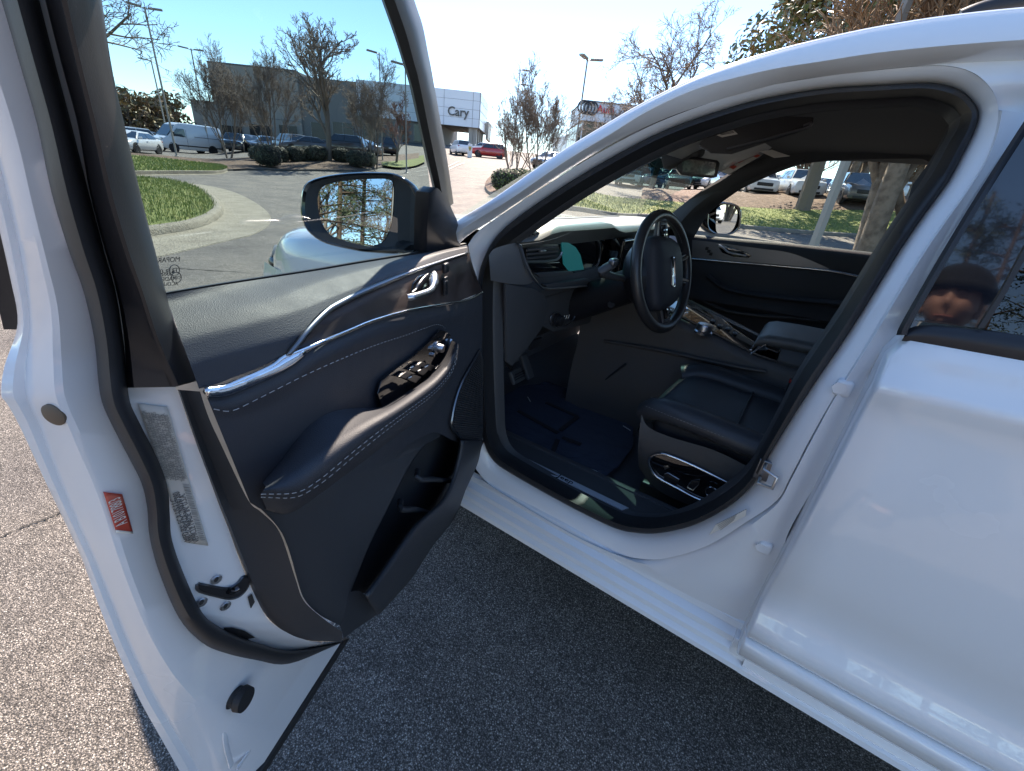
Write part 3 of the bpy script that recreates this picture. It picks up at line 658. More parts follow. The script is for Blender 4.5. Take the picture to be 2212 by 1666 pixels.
loft('pocket_inner', region(shift(K1[1:], -4), shift(K2, 30), lambda u, v, w_: on_card(u, v, -.055), 20, 6), 'fabric', DOOR)
loft('pocket_inner_wall', [[on_card(u, v, -.004) for u, v in catmull(K1[1:], 4)], [on_card(u, v, -.055) for u, v in catmull(shift(K1[1:], -2), 4)]], 'door_plastic', DOOR)
loft('card_bottom', region([(736, 1352), (757, 1278), (790, 1286), (815, 1327)], [(742, 1380), (765, 1362), (790, 1345), (815, 1328)], lambda u, v, w_: on_card(u, v, -.004-.01*w_), 16, 4, 2), 'door_plastic', DOOR)
for a, b in (((902, 1035), (976, 1040)), ((865, 1100), (932, 1110))):
    tubeo('bottle_divider', [on_card(u, v, d) for u, v, d in ((a[0], a[1]-18, -.03), (a[0]+2, a[1], -.012), ((a[0]+b[0])/2, a[1]+1, -.006), (b[0], b[1], -.012))], .006, 'door_plastic', DOOR, 8, 4)
# armrest pad
T0 = [(566, 1042), (603, 993), (653, 925), (690, 892), (725, 879), (770, 878), (815, 880), (850, 862), (892, 836), (925, 810), (955, 770), (972, 735)]
T1 = [(574, 1052), (622, 1022), (668, 990), (706, 962), (742, 938), (790, 908), (835, 884), (870, 862), (905, 838), (938, 812), (966, 778), (981, 738)]
T2 = [(568, 1060), (640, 1050), (684, 1022), (720, 992), (758, 962), (805, 926), (850, 896), (884, 874), (918, 850), (950, 822), (976, 786), (988, 742)]
T3 = [(563, 1071), (640, 1070), (690, 1044), (730, 1012), (765, 982), (812, 944), (858, 908), (893, 882), (928, 856), (958, 828), (981, 792), (990, 745)]
T4 = [(575, 1098), (628, 1106), (700, 1060), (740, 1030), (775, 1004), (822, 968), (866, 934), (905, 905), (935, 875), (963, 838), (984, 798), (991, 750)]
loft('armrest_pad', paired([(T0, oc(-.004)), (mixc(T0, T1, .45), oc(.022)), (T1, oc(.050)), (mixc(T1, T2, .5), oc(.064)), (T2, oc(.068)), (mixc(T2, T3, .5), oc(.067)), (T3, oc(.063)), (mixc(T3, T4, .55), oc(.050)), (T4, oc(.016)), (shift(T4, -4, 4), oc(-.008))], 5), 'leather', DOOR, sharp=80)
def stitches(P, fn, name, par, gap=8.5, ln=5.5, r=.0005):
    Q = resamp(P, 400); out = []; L = 0; seg = []; i = 0
    pts = [V(fn(*q)) for q in Q]; run = []; on = True; acc = 0
    for a, b in zip(pts, pts[1:]):
        acc += (b-a).length
        if on: run.append(a)
        if acc > (.0055 if on else .0028):
            if on and len(run) > 1: out.append(tube([run[0], run[len(run)//2], run[-1]], r, 4))
            run = []; on = not on; acc = 0
    vs, fs = merge(out); return tag(mesh(name, vs, fs, 'stitch', par, smooth=False), kind='stuff')
stitches(mixc(T2, T3, .72), oc(.0672), 'seam_stitching', DOOR)
stitches(mixc(T3, T4, .12), oc(.0625), 'seam_stitching', DOOR)
stitches([(462, 884), (500, 888), (553, 864), (628, 826), (700, 792), (803, 749), (878, 724), (935, 703), (952, 703), (963, 710)], oc(.007), 'seam_stitching', DOOR)
# window switch panel
sp = [(822, 880), (812, 850), (820, 822), (850, 798), (892, 768), (925, 738), (948, 712), (962, 716), (974, 726), (972, 745), (958, 775), (935, 802), (900, 828), (868, 852)]
prism([on_card(u, v, .010) for u, v in sp], DN*.003, 'switch_panel', 'gloss', DOOR, .001)
def swb(quad, h, mat='door_plastic', name='window_switch'):
    return prism([on_card(u, v, .0145) for u, v in quad], DN*h, name, mat, DOOR, .0015)
for q in (((852, 812), (868, 801), (881, 806), (866, 817)), ((869, 818), (884, 807), (902, 813), (888, 826)), ((876, 798), (891, 786), (902, 790), (888, 802)), ((892, 804), (906, 792), (918, 797), (905, 810)), ((893, 787), (902, 780), (914, 784), (906, 792)), ((910, 794), (920, 785), (932, 790), (922, 800))):
    swb(q, .008, 'trimblack')
    c = [sum(p[i] for p in q)/4 for i in (0, 1)]
    tubeo('switch_symbol', [on_card(c[0]-3, c[1]+1, .0232), on_card(c[0]+3, c[1]-2, .0232)], .0012, 'white_ink', DOOR, 4)
p = on_card(942, 751, .014)
lathe([(.012, 0), (.012, .003), (.008, .004), (.0075, .013), (.006, .015), (.001, .0153)], frame(p, (0, 0, 1), DS), 20, 'mirror_knob', 'satin', DOOR)
for u, v in ((929, 752), (955, 749), (933, 766)): lathe([(.004, 0), (.004, .005), (.001, .006)], frame(on_card(u, v, .013), (0, 0, 1), DS), 10, 'mirror_button', 'satin', DOOR)
tubeo('panel_highlight_trim', [on_card(u, v, .014) for u, v in ((974, 733), (968, 757), (955, 783), (940, 800))], .0035, 'satin', DOOR, 6, 3)
# handle, lock and memory switches
prism([on_card(u, v, .0015) for u, v in ((884, 640), (890, 612), (902, 596), (925, 588), (939, 586), (942, 600), (938, 622), (930, 636), (905, 643))], DN*.003, 'handle_recess', 'gloss', DOOR, .001)
tubeo('door_handle', [on_card(u, v, d) for u, v, d in ((938, 590, .010), (938, 604, .016), (935, 620, .020), (928, 629, .023), (910, 636, .023), (893, 641, .022), (881, 643, .016))], [.004, .006, .007, .007, .008, .007, .005, .005], 'satin', DOOR, 10, 3)
for dv in (0, 8, 16, 24): rbox('memory_button', (0, 0, 0), (.014, .016, .006), 'trimblack', DOOR, .002, M=frame(on_card(962, 606+dv, .005), (0, 0, 1), DS))
rbox('lock_switch', (0, 0, 0), (.018, .02, .008), 'trimblack', DOOR, .003, M=frame(on_card(963, 579, .005), (0, 0, 1), DS))
# speaker grille with fine ribs
GR0 = [(1038, 756), (1012, 800), (995, 833), (984, 866), (977, 900), (977, 925), (1000, 955)]
GR1 = [(1043, 770), (1043, 800), (1043, 833), (1043, 866), (1043, 900), (1043, 930), (1040, 957)]
loft('speaker_grille', region(GR0, GR1, lambda u, v, w_: on_card(u, v, .006), 24, 4), 'door_plastic', DOOR)
tubeo('speaker_surround', [on_card(u, v, .010) for u, v in GR0], .0032, 'satin_dark', DOOR, 6, 4)
a = resamp(GR0, 46); b = resamp(GR1, 46)
for i in range(1, 45):
    tubeo('grille_rib', [on_card(lerp(a[i][0], b[i][0], .06), lerp(a[i][1], b[i][1], .06), .010), on_card(lerp(a[i][0], b[i][0], .97), lerp(a[i][1], b[i][1], .97)+5, .010)], .0022, 'door_plastic', DOOR, 4)
# ---- labels, plugs, latch on the shut face
def facept(u, v, d): return on_dn(u, v, d)
def shell_n(u, v):      # height of the painted face under a pixel
    def near(c): return min(((c[i][1]-v)**2, c[i][0]) for i in range(len(c)))[1]
    def atv(c):
        for p, q in zip(c, c[1:]):
            if min(p[1], q[1]) <= v <= max(p[1], q[1]) and p[1] != q[1]: return lerp(p[0], q[0], (v-p[1])/(q[1]-p[1]))
        return near(c)
    e_, s_0 = atv(E1), atv(S0); xs = [e_, lerp(e_, s_0, .40), lerp(e_, s_0, .52), s_0, atv(S1), atv(C0)]; ns = [-.053, -.026, -.0225, -.018, .002, .026]
    return table(list(zip(xs, ns)), u)
def fp(u, v, e=.0015): return on_dn(u, v, shell_n(u, v)+e)
def decal(quad, mat, name, nx=6, ny=14, e=.0022):
    a = [quad[0], quad[3]]; b = [quad[1], quad[2]]
    return loft(name, region(a, b, lambda u, v, w_: fp(u, v, e), ny, nx, 1), mat, DOOR, thick=.0006)
vq = ((297, 872), (361, 880), (450, 1179), (401, 1172))
decal(vq, 'sticker', 'vehicle_label')
rq = ((223, 1063), (264, 1068), (287, 1150), (250, 1147))
decal(rq, 'red_sticker', 'warning_sticker')
decal(((250, 1145), (287, 1149), (288, 1153), (251, 1151)), 'white_ink', 'sticker_edge', 4, 2, .003)
# printing on the label: text runs up the label
def lab_uv(q, x, y):    # x 0..1 across, y 0..1 down
    l = [lerp(q[0][i], q[3][i], y) for i in (0, 1)]; r = [lerp(q[1][i], q[2][i], y) for i in (0, 1)]
    return [lerp(l[i], r[i], x) for i in (0, 1)]
def label_text(q, s, x, y0, y1, h, mat, name='label_lettering'):
    a = fp(*lab_uv(q, x, y0), .0034); b = fp(*lab_uv(q, x, y1), .0034); across = fp(*lab_uv(q, min(1, x+.2), (y0+y1)/2), .0034)-fp(*lab_uv(q, x, (y0+y1)/2), .0034)
    M = frame((a+b)/2, a-b, -across); L = (a-b).length
    o = text(s, h, M, mat, DOOR, name, .0001); 
    ww = max(v.co.dot(M.col[0].to_3d()) for v in o.data.vertices)-min(v.co.dot(M.col[0].to_3d()) for v in o.data.vertices)
    bpy.data.objects.remove(o); return text(s, h, M, mat, DOOR, name, .0001, sx=L/max(1e-4, ww))
label_text(vq, 'MFD BY: FCA US LLC', .13, .68, .985, .0075, 'ink_mid')
label_text(vq, 'VIN: 1C4RJKDG7N8547380', .33, .63, .985, .0080, 'ink_mid')
label_text(vq, 'VEHICLE MADE IN: U.S.A.', .53, .64, .985, .0075, 'ink_mid')
small = ['DATE OF MFR: 1-22   GVWR 6700 LB / 3040 KG   WITH', 'GAWR FRONT 3200 LB / 1450 KG   GAWR REAR 3800 LB', '265/50R20 107T   265/50R20 107T   RIMS', 'AT 250 KPA / 36 PSI   AT 250 KPA / 36 PSI   TIRES', 'TYPE: MPV   MDH: 011811   COLD', 'PAINT: PW7   MKT: 615', 'THIS VEHICLE CONFORMS TO ALL APPLICABLE U.S.A.', 'FEDERAL MOTOR VEHICLE SAFETY STANDARDS']
for i, s_ in enumerate(small): label_text(vq, s_, .14+i*.105, .05+.01*(i % 3), .54-.02*(i % 2), .0046, 'ink_soft')
bars = []
random.seed(4); y = .56
while y < .975:
    t = random.choice((.003, .003, .006, .009)); bars.append((y, t)); y += t+random.choice((.003, .005, .008))
vs, fs = [], []
for y, t in bars:
    o_ = len(vs); vs += [fp(*lab_uv(vq, x, yy), .0034) for x, yy in ((.70, y), (.95, y), (.95, y+t), (.70, y+t))]; fs.append((o_, o_+1, o_+2, o_+3))
tag(mesh('barcode', vs, fs, 'ink_soft', DOOR, smooth=False), kind='stuff')
label_text(rq, 'A B101788/3', .52, .14, .82, .013, 'white_ink')
label_text(rq, 'INSPECTED VEHICLE', .80, .2, .7, .005, 'white_ink') if False else None
def disc(u, v, r, mat, name, h=.003, n=20, flatx=1, e=0):
    p = fp(u, v, e); q1 = fp(u+4, v, e); q2 = fp(u, v-4, e)
    return lathe([(r*1.0, -.002), (r, h*.5), (r*.85, h), (r*.1, h)], frame(p, q1-p, q2-p), n, name, mat, DOOR)
disc(117, 896, .0095, 'tan_plug', 'hole_plug', .002, 24)
# door stop plug and grommet
p = on_dn(494, 1500, -.032); Mx = frame(p, V((0, 0, 1)), DS)
lathe([(.017, -.004), (.017, .008), (.0135, .011), (.0135, .016), (.0165, .019), (.0155, .028), (.004, .029)], Mx, 24, 'rubber_buffer', 'rubber', DOOR)
lathe([(.03, -.003), (.026, .001), (.018, .0015)], Mx, 24, 'buffer_seat', 'paint', DOOR)
prism([fp(u, v, .0015) for u, v in ((482, 1356), (500, 1355), (525, 1362), (548, 1376), (530, 1381), (505, 1378), (488, 1368))], DN*.003, 'grommet', 'rubber', DOOR, .001)
# latch: V shaped mouth with dark inside
lm = [(427, 1262), (435, 1264), (478, 1272), (498, 1271), (516, 1258), (524, 1248), (534, 1247), (537, 1258), (528, 1276), (514, 1288), (495, 1292), (465, 1286), (436, 1278), (427, 1272)]
def orz(u, v, e): return fp(u, v, e)
tubeo('latch_rim', [fp(u, v, .001) for u, v in lm+[lm[0]]], .0022, 'satin_dark', DOOR, 6, 3)
prism([fp(u, v, .002) for u, v in lm], DN*.0015, 'latch_mouth', 'trimblack', DOOR)
tubeo('latch_claw', [fp(u, v, .005) for u, v in ((494, 1276), (505, 1277), (516, 1270))], .004, 'dark_chrome', DOOR, 8, 2)
for u, v in ((467, 1252), (435, 1301), (487, 1309)):
    disc(u, v, .0058, 'metal', 'latch_screw', .002, 14, e=.0005)
    p = fp(u, v, .0055); lathe([(.003, 0), (.003, .0006), (.0005, .0008)], frame(p, V((0, 0, 1)), DS), 6, 'screw_socket', 'ink', DOOR)
prism([fp(u, v, .002) for u, v in ((535, 1290), (543, 1284), (549, 1300), (541, 1314))], DN*.001, 'latch_slot', 'ink', DOOR)
# etched maker's marks on the glass (seen from behind, so mirrored)
def gl_text(s, u0, u1, v, h, parent=DOOR):
    a = on_dn(u0, v, -.0205); b = on_dn(u1, v-(u1-u0)*.06, -.0205); upv = on_dn(u0, v-6, -.0205)-a
    M = frame((a+b)/2, a-b, -upv.cross(a-b).cross(a-b)); M = frame((a+b)/2, a-b, upv)
    o = text(s, h, M, 'ink', parent, 'glass_marking', .0001)
    return o
gl_text('MOPAR', 346, 384, 563, .0065)
gl_text('43R-011', 342, 368, 588, .006); gl_text('TRANSP', 348, 368, 594, .0045); gl_text('MADE IN', 349, 367, 604, .0055); gl_text('ACOUSTIC', 350, 367, 615, .0050)
for (u, v, s_) in ((377, 584, 'E2'), (381, 600, 'CCC')):
    c = on_dn(u, v, -.0205); e1 = (on_dn(u+4, v, -.0205)-c).normalized(); e2 = (on_dn(u, v-4, -.0205)-c).normalized()
    tubeo('glass_marking', [c+e1*.0052*cos(t*pi/8)+e2*.0052*sin(t*pi/8) for t in range(16)], .0004, 'ink', DOOR, 4, closed=True)
    gl_text(s_, u-5, u+5, v+1, .0055 if s_ == 'E2' else .0042)

# ------------------------------------------------------------------ driver's door mirror
MC = on_dn(765, 462, 0); d0 = ray(765, 462).normalized()
# housing hangs outside the door: find the point 0.17 m in front of the door skin along the sight line
tq = ((HG+DN*(-.235)-CAM).dot(DN))/ray(765, 462).dot(DN); MP = CAM+ray(765, 462)*tq
MN = V((cos(radians(120)), sin(radians(120)), .13)).normalized()        # mirror glass looks back
def on_m(u, v, off=0.):
    q = ray(u, v); return CAM+q*((MP+MN*off-CAM).dot(MN)/q.dot(MN))
HO = [(649, 450), (652, 415), (664, 393), (703, 380), (760, 373), (820, 372), (856, 376), (888, 395), (903, 418), (916, 452), (914, 490), (912, 530), (870, 548), (803, 546), (765, 541), (703, 526), (668, 503), (653, 478)]
GO = [(683, 430), (690, 407), (712, 396), (750, 389), (803, 386), (838, 387), (849, 398), (850, 430), (847, 470), (842, 494), (829, 520), (803, 532), (780, 530), (745, 521), (712, 508), (694, 484), (686, 460)]
n = len(HO); cH = on_m(785, 460, 0)
def ring(P, off, f=1.0):
    pts = catmull(P+[P[0]], 3)[:-1]; q = [on_m(u, v, 0) for u, v in pts]; c = sum(q, V((0, 0, 0)))/len(q)
    return [c+(x-c)*f+MN*off for x in q]
def rs(P, k):
    pts = catmull(P+[P[0]], 4); return resamp(pts, k+1, 1)[:-1]
def ringn(P, off, f=1.0, k=60):
    q = [on_m(u, v, 0) for u, v in rs(P, k)]; c = sum(q, V((0, 0, 0)))/len(q); return [c+(x-c)*f+MN*off for x in q]
rows = [ringn(HO, .0, .93), ringn(HO, .004, .97), ringn(HO, 0, 1.0), ringn(HO, -.03, 1.0), ringn(HO, -.07, .93), ringn(HO, -.10, .75), ringn(HO, -.115, .4), ringn(HO, -.118, .02)]
vs, fs = grid(rows, True); MIR = mesh('door_mirror', vs, fs, 'gloss', DOOR, sharp=60)
hi = [on_m(u, v, .0) for u, v in rs(HO, 60)]; gi = [on_m(u, v, -.004) for u, v in rs(GO, 60)]
ci = sum(hi, V((0, 0, 0)))/60
hi2 = [ci+(x-ci)*.93 for x in hi]
loft('mirror_bezel', [[x+MN*.0 for x in hi2], [(a+b)/2-MN*.004 for a, b in zip(hi2, gi)], [x-MN*.006 for x in gi], [x-MN*.02 for x in gi]], 'door_plastic', DOOR, closed=True, sharp=70)
gg = [on_m(u, v, -.010) for u, v in rs(GO, 60)]
vs = gg+[sum(gg, V((0, 0, 0)))/60]; mesh('mirror_glass', vs, [(i, (i+1) % 60, 60) for i in range(60)], 'mirror', DOOR, smooth=False)
a = on_m(880, 520, -.05); b = dw(.13, -.06, 1.10)
tubeo('mirror_arm', [a, (a+b)/2+V((0, 0, -.01)), b], [.04, .035], 'gloss', DOOR, 12, 4, flat=.6)
# ------------------------------------------------------------------ cabin
def child(name, vs, fs, mat, par=None): return mesh(name, vs, fs, mat, par or SUV)
# floor, firewall, far wall, headliner
prism([(1.35, -.80, .36), (1.35, .80, .36), (-1.25, .80, .36), (-1.25, -.80, .36)], (0, 0, -.03), 'cabin_floor', 'carpet', SUV)
loft('firewall', [[V((1.32, y, .35)), V((1.25, y, .50)), V((1.22, y, .95)), V((1.20, y, 1.08))] for y in (-.82, 0, .82)], 'carpet', SUV)
rows = []
for x in (.62, .50, .42, .30, .1, -.3, -.8, -1.28):
    zt = {.62: 1.452, .50: 1.485, .42: 1.50, .30: 1.515}.get(x, 1.525)
    hw = table([(-1.3, .72), (.0, .715), (.3, .70), (.62, .64)], x)
    rows.append([V((x, y*hw, zt-.005*abs(y)-(.04*max(0, abs(y)-.85)/.15))) for y in (-1, -.92, -.7, 0, .7, .92, 1)])
loft('headliner', rows, 'head', SUV, thick=.01)
# closing strip between the aperture trim and the headliner
loft('roof_rail_trim', [[V((p.x, p.y-.09, p.z-.004)), V((p.x, p.y-.14, p.z+.03))] for p in si3[8*5:22*5]], 'head', SUV)

# ---- passenger door card
wl = [(1470, 506), (1560, 515), (1700, 527), (1800, 538), (1890, 548), (1985, 560)]
pb = [on_y(u, v, -.79) for u, v in wl]
def dcol(p, dy, dz): return V((p.x, -.79+dy, p.z+dz))
rows = [[dcol(p, dy, dz) for dy, dz in ((-.006, .004), (.004, -.002), (.018, -.02), (.025, -.05), (.022, -.105))] for p in pb]
pt = loft('passenger_door', rows, 'leather', SUV, sharp=50)
rows = [[dcol(p, dy, dz) for dy, dz in ((.022, -.10), (.030, -.125), (.030, -.20), (.035, -.26), (.062, -.29), (.064, -.32), (.03, -.35), (.028, -.48), (.03, -.70))] for p in pb]
loft('passenger_card', rows, 'leather', pt, sharp=50)
tubeo('passenger_spear', [on_y(u, v, -.755) for u, v in ((1495, 559), (1600, 568), (1720, 578), (1795, 586), (1860, 599))], .006, 'chrome', pt, 8, 3)
loft('passenger_insert', region([(1495, 518), (1560, 526), (1640, 537), (1700, 545), (1745, 560), (1790, 580)], [(1495, 556), (1560, 562), (1640, 568), (1700, 574), (1745, 578), (1790, 584)], lambda u, v, w_: on_y(u, v, -.760), 24, 4), 'satin_dark', pt)
prism([on_y(u, v, -.757) for u, v in ((1550, 530), (1570, 531), (1612, 545), (1624, 553), (1618, 557), (1585, 555), (1560, 546))], (0, .004, 0), 'passenger_handle_recess', 'gloss', pt, .001)
tubeo('passenger_handle', [on_y(u, v, -.745) for u, v in ((1552, 531), (1562, 536), (1573, 545), (1590, 549), (1612, 553))], [.007, .008, .006, .005], 'satin', pt, 8, 3)
for dv in (0, 6, 12): rbox('passenger_memory_button', on_y(1527+dv*.7, 537+dv, -.755), (.016, .006, .016), 'trimblack', pt, .002)
# grab pocket line and armrest of the far door
tubeo('grab_recess', [on_y(u, v, -.725) for u, v in ((1528, 596), (1548, 612), (1575, 626), (1650, 640), (1800, 655), (1860, 662))], .02, 'leather', pt, 8, 3, flat=.7)
tubeo('card_seam', [on_y(u, v, -.74) for u, v in ((1495, 632), (1530, 655), (1570, 672), (1640, 682), (1700, 686), (1850, 700))], .010, 'plastic', pt, 8, 3)
# lower speaker of the far door
gA = [(1492, 645), (1500, 650), (1512, 664), (1523, 680)]; gB = [(1492, 662), (1497, 672), (1506, 680), (1522, 688)]
loft('far_speaker', region(gA, gB, lambda u, v, w_: on_y(u, v, -.735), 10, 3), 'plastic', pt)
for i in range(9):
    u = 1494+i*3.2; v = 647+i*3.9; tubeo('far_speaker_rib', [on_y(u, v, -.732), on_y(u+6, v+14-i, -.732)], .002, 'satin_dark', pt, 4)
# ---- passenger window, frame trim, far A pillar, far B pillar
def yw(z): return -(.79-.30*max(0, z-1.10)-.1*max(0, z-1.1)**2)
def on_yw(u, v):
    q = ray(u, v); t = (-.79-CAM.y)/q.y
    for i in range(15): t = (yw((CAM+q*t).z)-CAM.y)/q.y
    return CAM+q*t
W0 = [(1486, 500), (1530, 455), (1590, 415), (1640, 388), (1700, 364), (1760, 351), (1850, 346), (1930, 344), (1985, 344), (2003, 350), (2008, 362)]
W1 = [(1486, 510), (1510, 510), (1560, 515), (1610, 519), (1660, 524), (1700, 527), (1750, 533), (1800, 538), (1850, 544), (1880, 548), (1892, 549)]
loft('passenger_window', region(W0, W1, lambda u, v, w_: on_yw(u, v), 24, 6), 'shield', SUV)
ring0 = W0+[(2006, 375), (1975, 420), (1935, 480), (1900, 540), (1892, 549)]
outer = [(1440, 474), (1500, 428), (1570, 388), (1630, 352), (1690, 322), (1760, 300), (1850, 280), (1950, 262), (2060, 262), (2110, 290), (2120, 340), (2110, 400), (2060, 460), (2010, 520), (1970, 560), (1950, 575)]
loft('far_window_frame', paired([(ring0, on_yw), (ring0, lambda u, v: on_yw(u, v)+V((0, .025, 0))), (mixc(ring0, outer, .5), lambda u, v: on_yw(u, v)+V((0, .045, 0))), (outer, lambda u, v: on_yw(u, v)+V((0, .05, 0)))], 5), 'head', SUV, sharp=60)
A0 = [(1425, 488), (1480, 440), (1540, 398), (1600, 362), (1643, 338), (1690, 316)]
A1 = [(1500, 512), (1535, 458), (1592, 416), (1640, 390), (1690, 368), (1740, 350)]
loft('far_a_pillar', paired([(A0, lambda u, v: on_y(u, v, -.70)), (mixc(A0, A1, .4), lambda u, v: on_y(u, v, -.685)), (A1, lambda u, v: on_yw(u, v)+V((0, .03, 0)))], 5), 'head', SUV, thick=.02)
prism([on_yw(u, v)+V((0, .01, 0)) for u, v in ((1425, 490), (1486, 442), (1500, 470), (1496, 512), (1420, 506))], (0, .03, 0), 'far_mirror_sail', 'trimblack', SUV, .004)
# ---- passenger mirror outside
fm = on_y(1568, 474, -1.02)
HM = [(1527, 455), (1545, 440), (1570, 437), (1592, 443), (1601, 455), (1601, 475), (1596, 495), (1580, 507), (1556, 508), (1540, 505), (1526, 490)]
FMN = V((cos(radians(148)), sin(radians(148)), .02)).normalized()
def on_f(u, v, off=0): q = ray(u, v); return CAM+q*((fm+FMN*off-CAM).dot(FMN)/q.dot(FMN))
r0 = [on_f(u, v) for u, v in rs(HM, 40)]; c0 = sum(r0, V((0, 0, 0)))/40
vs, fs = grid([[c0+(x-c0)*f+FMN*o for x in r0] for f, o in ((.88, .0), (.95, .004), (1, 0), (1, -.05), (.8, -.09), (.3, -.11), (.02, -.112))], True)
fmo = mesh('far_door_mirror', vs, fs, 'gloss', SUV, sharp=60)
g0 = [on_f(u, v, .001) for u, v in rs([(1548, 452), (1560, 443), (1582, 444), (1592, 455), (1591, 478), (1580, 500), (1560, 506), (1547, 498)], 32)]
mesh('far_mirror_glass', g0+[sum(g0, V((0, 0, 0)))/32], [(i, (i+1) % 32, 32) for i in range(32)], 'mirror', fmo, smooth=False)

# ---- dashboard: profile swept across the car
def dash_prof(y):
    bump = sstep(.68, .56, y)*sstep(.06, .16, y)                      # binnacle hood in front of the driver
    fx = .80 + .06*max(0, abs(y)-.35)                                 # front face curves away to the sides
    return [(1.22, 1.10), (1.15, 1.132), (1.05, 1.140), (.95, 1.143+.008*bump), (fx+.06, 1.142+.018*bump), (fx+.012, 1.136+.022*bump), (fx-.004, 1.124+.022*bump), (fx+.004, 1.108+.020*bump), (fx+.02, 1.100)]
ys = [.80, .77, .72, .66, .60, .54, .46, .38, .30, .22, .16, .10, .04, -.1, -.3, -.5, -.7, -.79]
loft('dashboard', [[V((x, y, z)) for x, z in dash_prof(y)] for y in ys], 'dash', SUV, sharp=50)
DASH = bpy.data.objects['dashboard']
loft('dash_face', [[V((x, y, z)) for x, z in ((.842, 1.102), (.855, 1.05), (.835, 1.0), (.80, .975), (.80, .955), (.83, .93), (.86, .86), (.93, .78), (1.05, .68), (1.15, .58))] for y in ys], 'plastic', DASH, sharp=50)
stitches([(1112, 530), (1160, 524), (1200, 515), (1230, 503), (1255, 491), (1290, 485), (1320, 487)], lambda u, v: on_x(u, v, .800), 'dash_stitching', DASH)
# left end cap of the dash with its satin blade
prism([(.80, .80, 1.10), (1.15, .82, 1.09), (1.2, .82, .62), (.98, .80, .60), (.87, .80, .80), (.80, .80, .96)], (0, -.03, 0), 'dash_end', 'plastic', DASH, .012)
bl_ = [(1118, 526), (1124, 533), (1130, 553), (1136, 572), (1145, 591), (1157, 608), (1176, 623), (1215, 622), (1266, 618)]
tubeo('dash_blade', [on_x(u, v, .766) for u, v in bl_], .0055, 'satin', DASH, 8, 3, flat=.5)
loft('dash_end_face', region([(1056, 552), (1066, 539), (1090, 530), (1118, 525), (1124, 531)], [(1060, 606), (1080, 610), (1110, 614), (1140, 614), (1156, 606)], lambda u, v, w_: on_x(u, v, .772+.03*(w_-.25)**2), 16, 6), 'dash_end', DASH)
# side demister vent with blades
va = [(1107, 513), (1118, 502), (1135, 495), (1152, 497), (1165, 502)]; vb = [(1110, 517), (1122, 514), (1135, 511), (1152, 508), (1164, 504)]
loft('demister_vent', region(va, vb, lambda u, v, w_: on_x(u, v, .832), 10, 2), 'gloss', DASH, thick=.004)
for i in range(4):
    u = 1120+i*10; tubeo('vent_blade', [on_x(u, 501-i*.5, .829), on_x(u+7, 511-i*1.2, .829)], .0028, 'satin', DASH, 5)
# driver's air vent and gloss band
def px(name, q, mat, x, h=.006, bev=.0015): return prism([on_x(u, v, x) for u, v in q], (-h, 0, 0), name, mat, DASH, bev)
px('air_vent', ((1134, 532), (1205, 524), (1212, 540), (1208, 556), (1196, 562), (1137, 566)), 'trimblack', .835)
for dv in (0, 9, 18): tubeo('air_vent_slat', [on_x(1138, 541+dv, .823), on_x(1204, 534+dv, .823)], .0035, 'plastic', DASH, 6)
rbox('vent_tab', on_x(1172, 542, .818), (.012, .028, .006), 'satin', DASH, .002)
tubeo('vent_trim', [on_x(u, v, .815) for u, v in ((1136, 566), (1190, 564), (1207, 558), (1214, 545))], .0038, 'satin', DASH, 6, 3)
px('gloss_band', ((1138, 570), (1205, 566), (1222, 584), (1150, 588)), 'gloss', .825)
px('dash_shelf', ((1152, 590), (1230, 585), (1232, 592), (1160, 598)), 'plastic', .79, .012)
px('lower_shelf', ((1165, 612), (1262, 600), (1266, 616), (1172, 621)), 'plastic', .792, .02, .004)
# instrument cluster
px('instrument_hood', ((1200, 528), (1235, 500), (1280, 493), (1322, 492), (1340, 520), (1345, 560), (1335, 588), (1240, 592), (1218, 580)), 'gloss', .838, .01)
px('instrument_screen', ((1212, 524), (1226, 524), (1242, 534), (1252, 550), (1260, 582), (1228, 586), (1216, 570)), 'teal', .826, .003, 0)
tubeo('gauge_ring', [on_x(1284+12*cos(t), 545+32*sin(t), .822) for t in [i*.28-1.4 for i in range(11)]], .004, 'satin_dark', DASH, 6)
# centre vents and screen edge right of the cluster
tubeo('centre_trim', [on_x(u, v, .80) for u, v in ((1327, 516), (1336, 530), (1345, 538), (1372, 541))], .006, 'satin_dark', DASH, 6, 3)
rbox('centre_vent', on_x(1352, 527, .82), (.03, .16, .05), 'trimblack', DASH, .006)
rbox('centre_vent_tab', on_x(1358, 518, .80), (.01, .03, .008), 'satin', DASH, .002)
rbox('touch_screen', (.79, -.06, 1.02), (.02, .26, .16), 'gloss', DASH, .006)
# lower dash, column shroud, stalks, light switch, release
px('knee_panel', ((1165, 626), (1262, 622), (1282, 640), (1330, 620), (1345, 660), (1260, 700), (1190, 716), (1160, 700)), 'plastic', .83, .01, .004)
px('lower_side_panel', ((1086, 612), (1147, 621), (1168, 634), (1178, 652), (1174, 682), (1164, 708), (1135, 748), (1100, 789), (1088, 780)), 'plastic', .80, .012, .005)
lathe([(.024, 0), (.024, .008), (.019, .010), (.018, .024), (.015, .026), (.002, .026)], frame(on_x(1202, 691, .815), (0, 1, 0), (0, 0, -1)), 24, 'light_switch', 'trimblack', DASH)
tubeo('light_switch_ring', [on_x(1202+13*cos(t*pi/10), 691+15*sin(t*pi/10), .812) for t in range(20)], .0018, 'satin', DASH, 5, closed=True)
for i in range(3): tubeo('dimmer_mark', [on_x(1217+i*5, 690-i, .812), on_x(1220+i*5, 682-i, .812)], .0015, 'white_ink', DASH, 4)
tubeo('knee_trim', [on_x(u, v, .80) for u, v in ((1222, 704), (1235, 695), (1243, 680), (1250, 662))], .003, 'satin_dark', DASH, 6, 3)
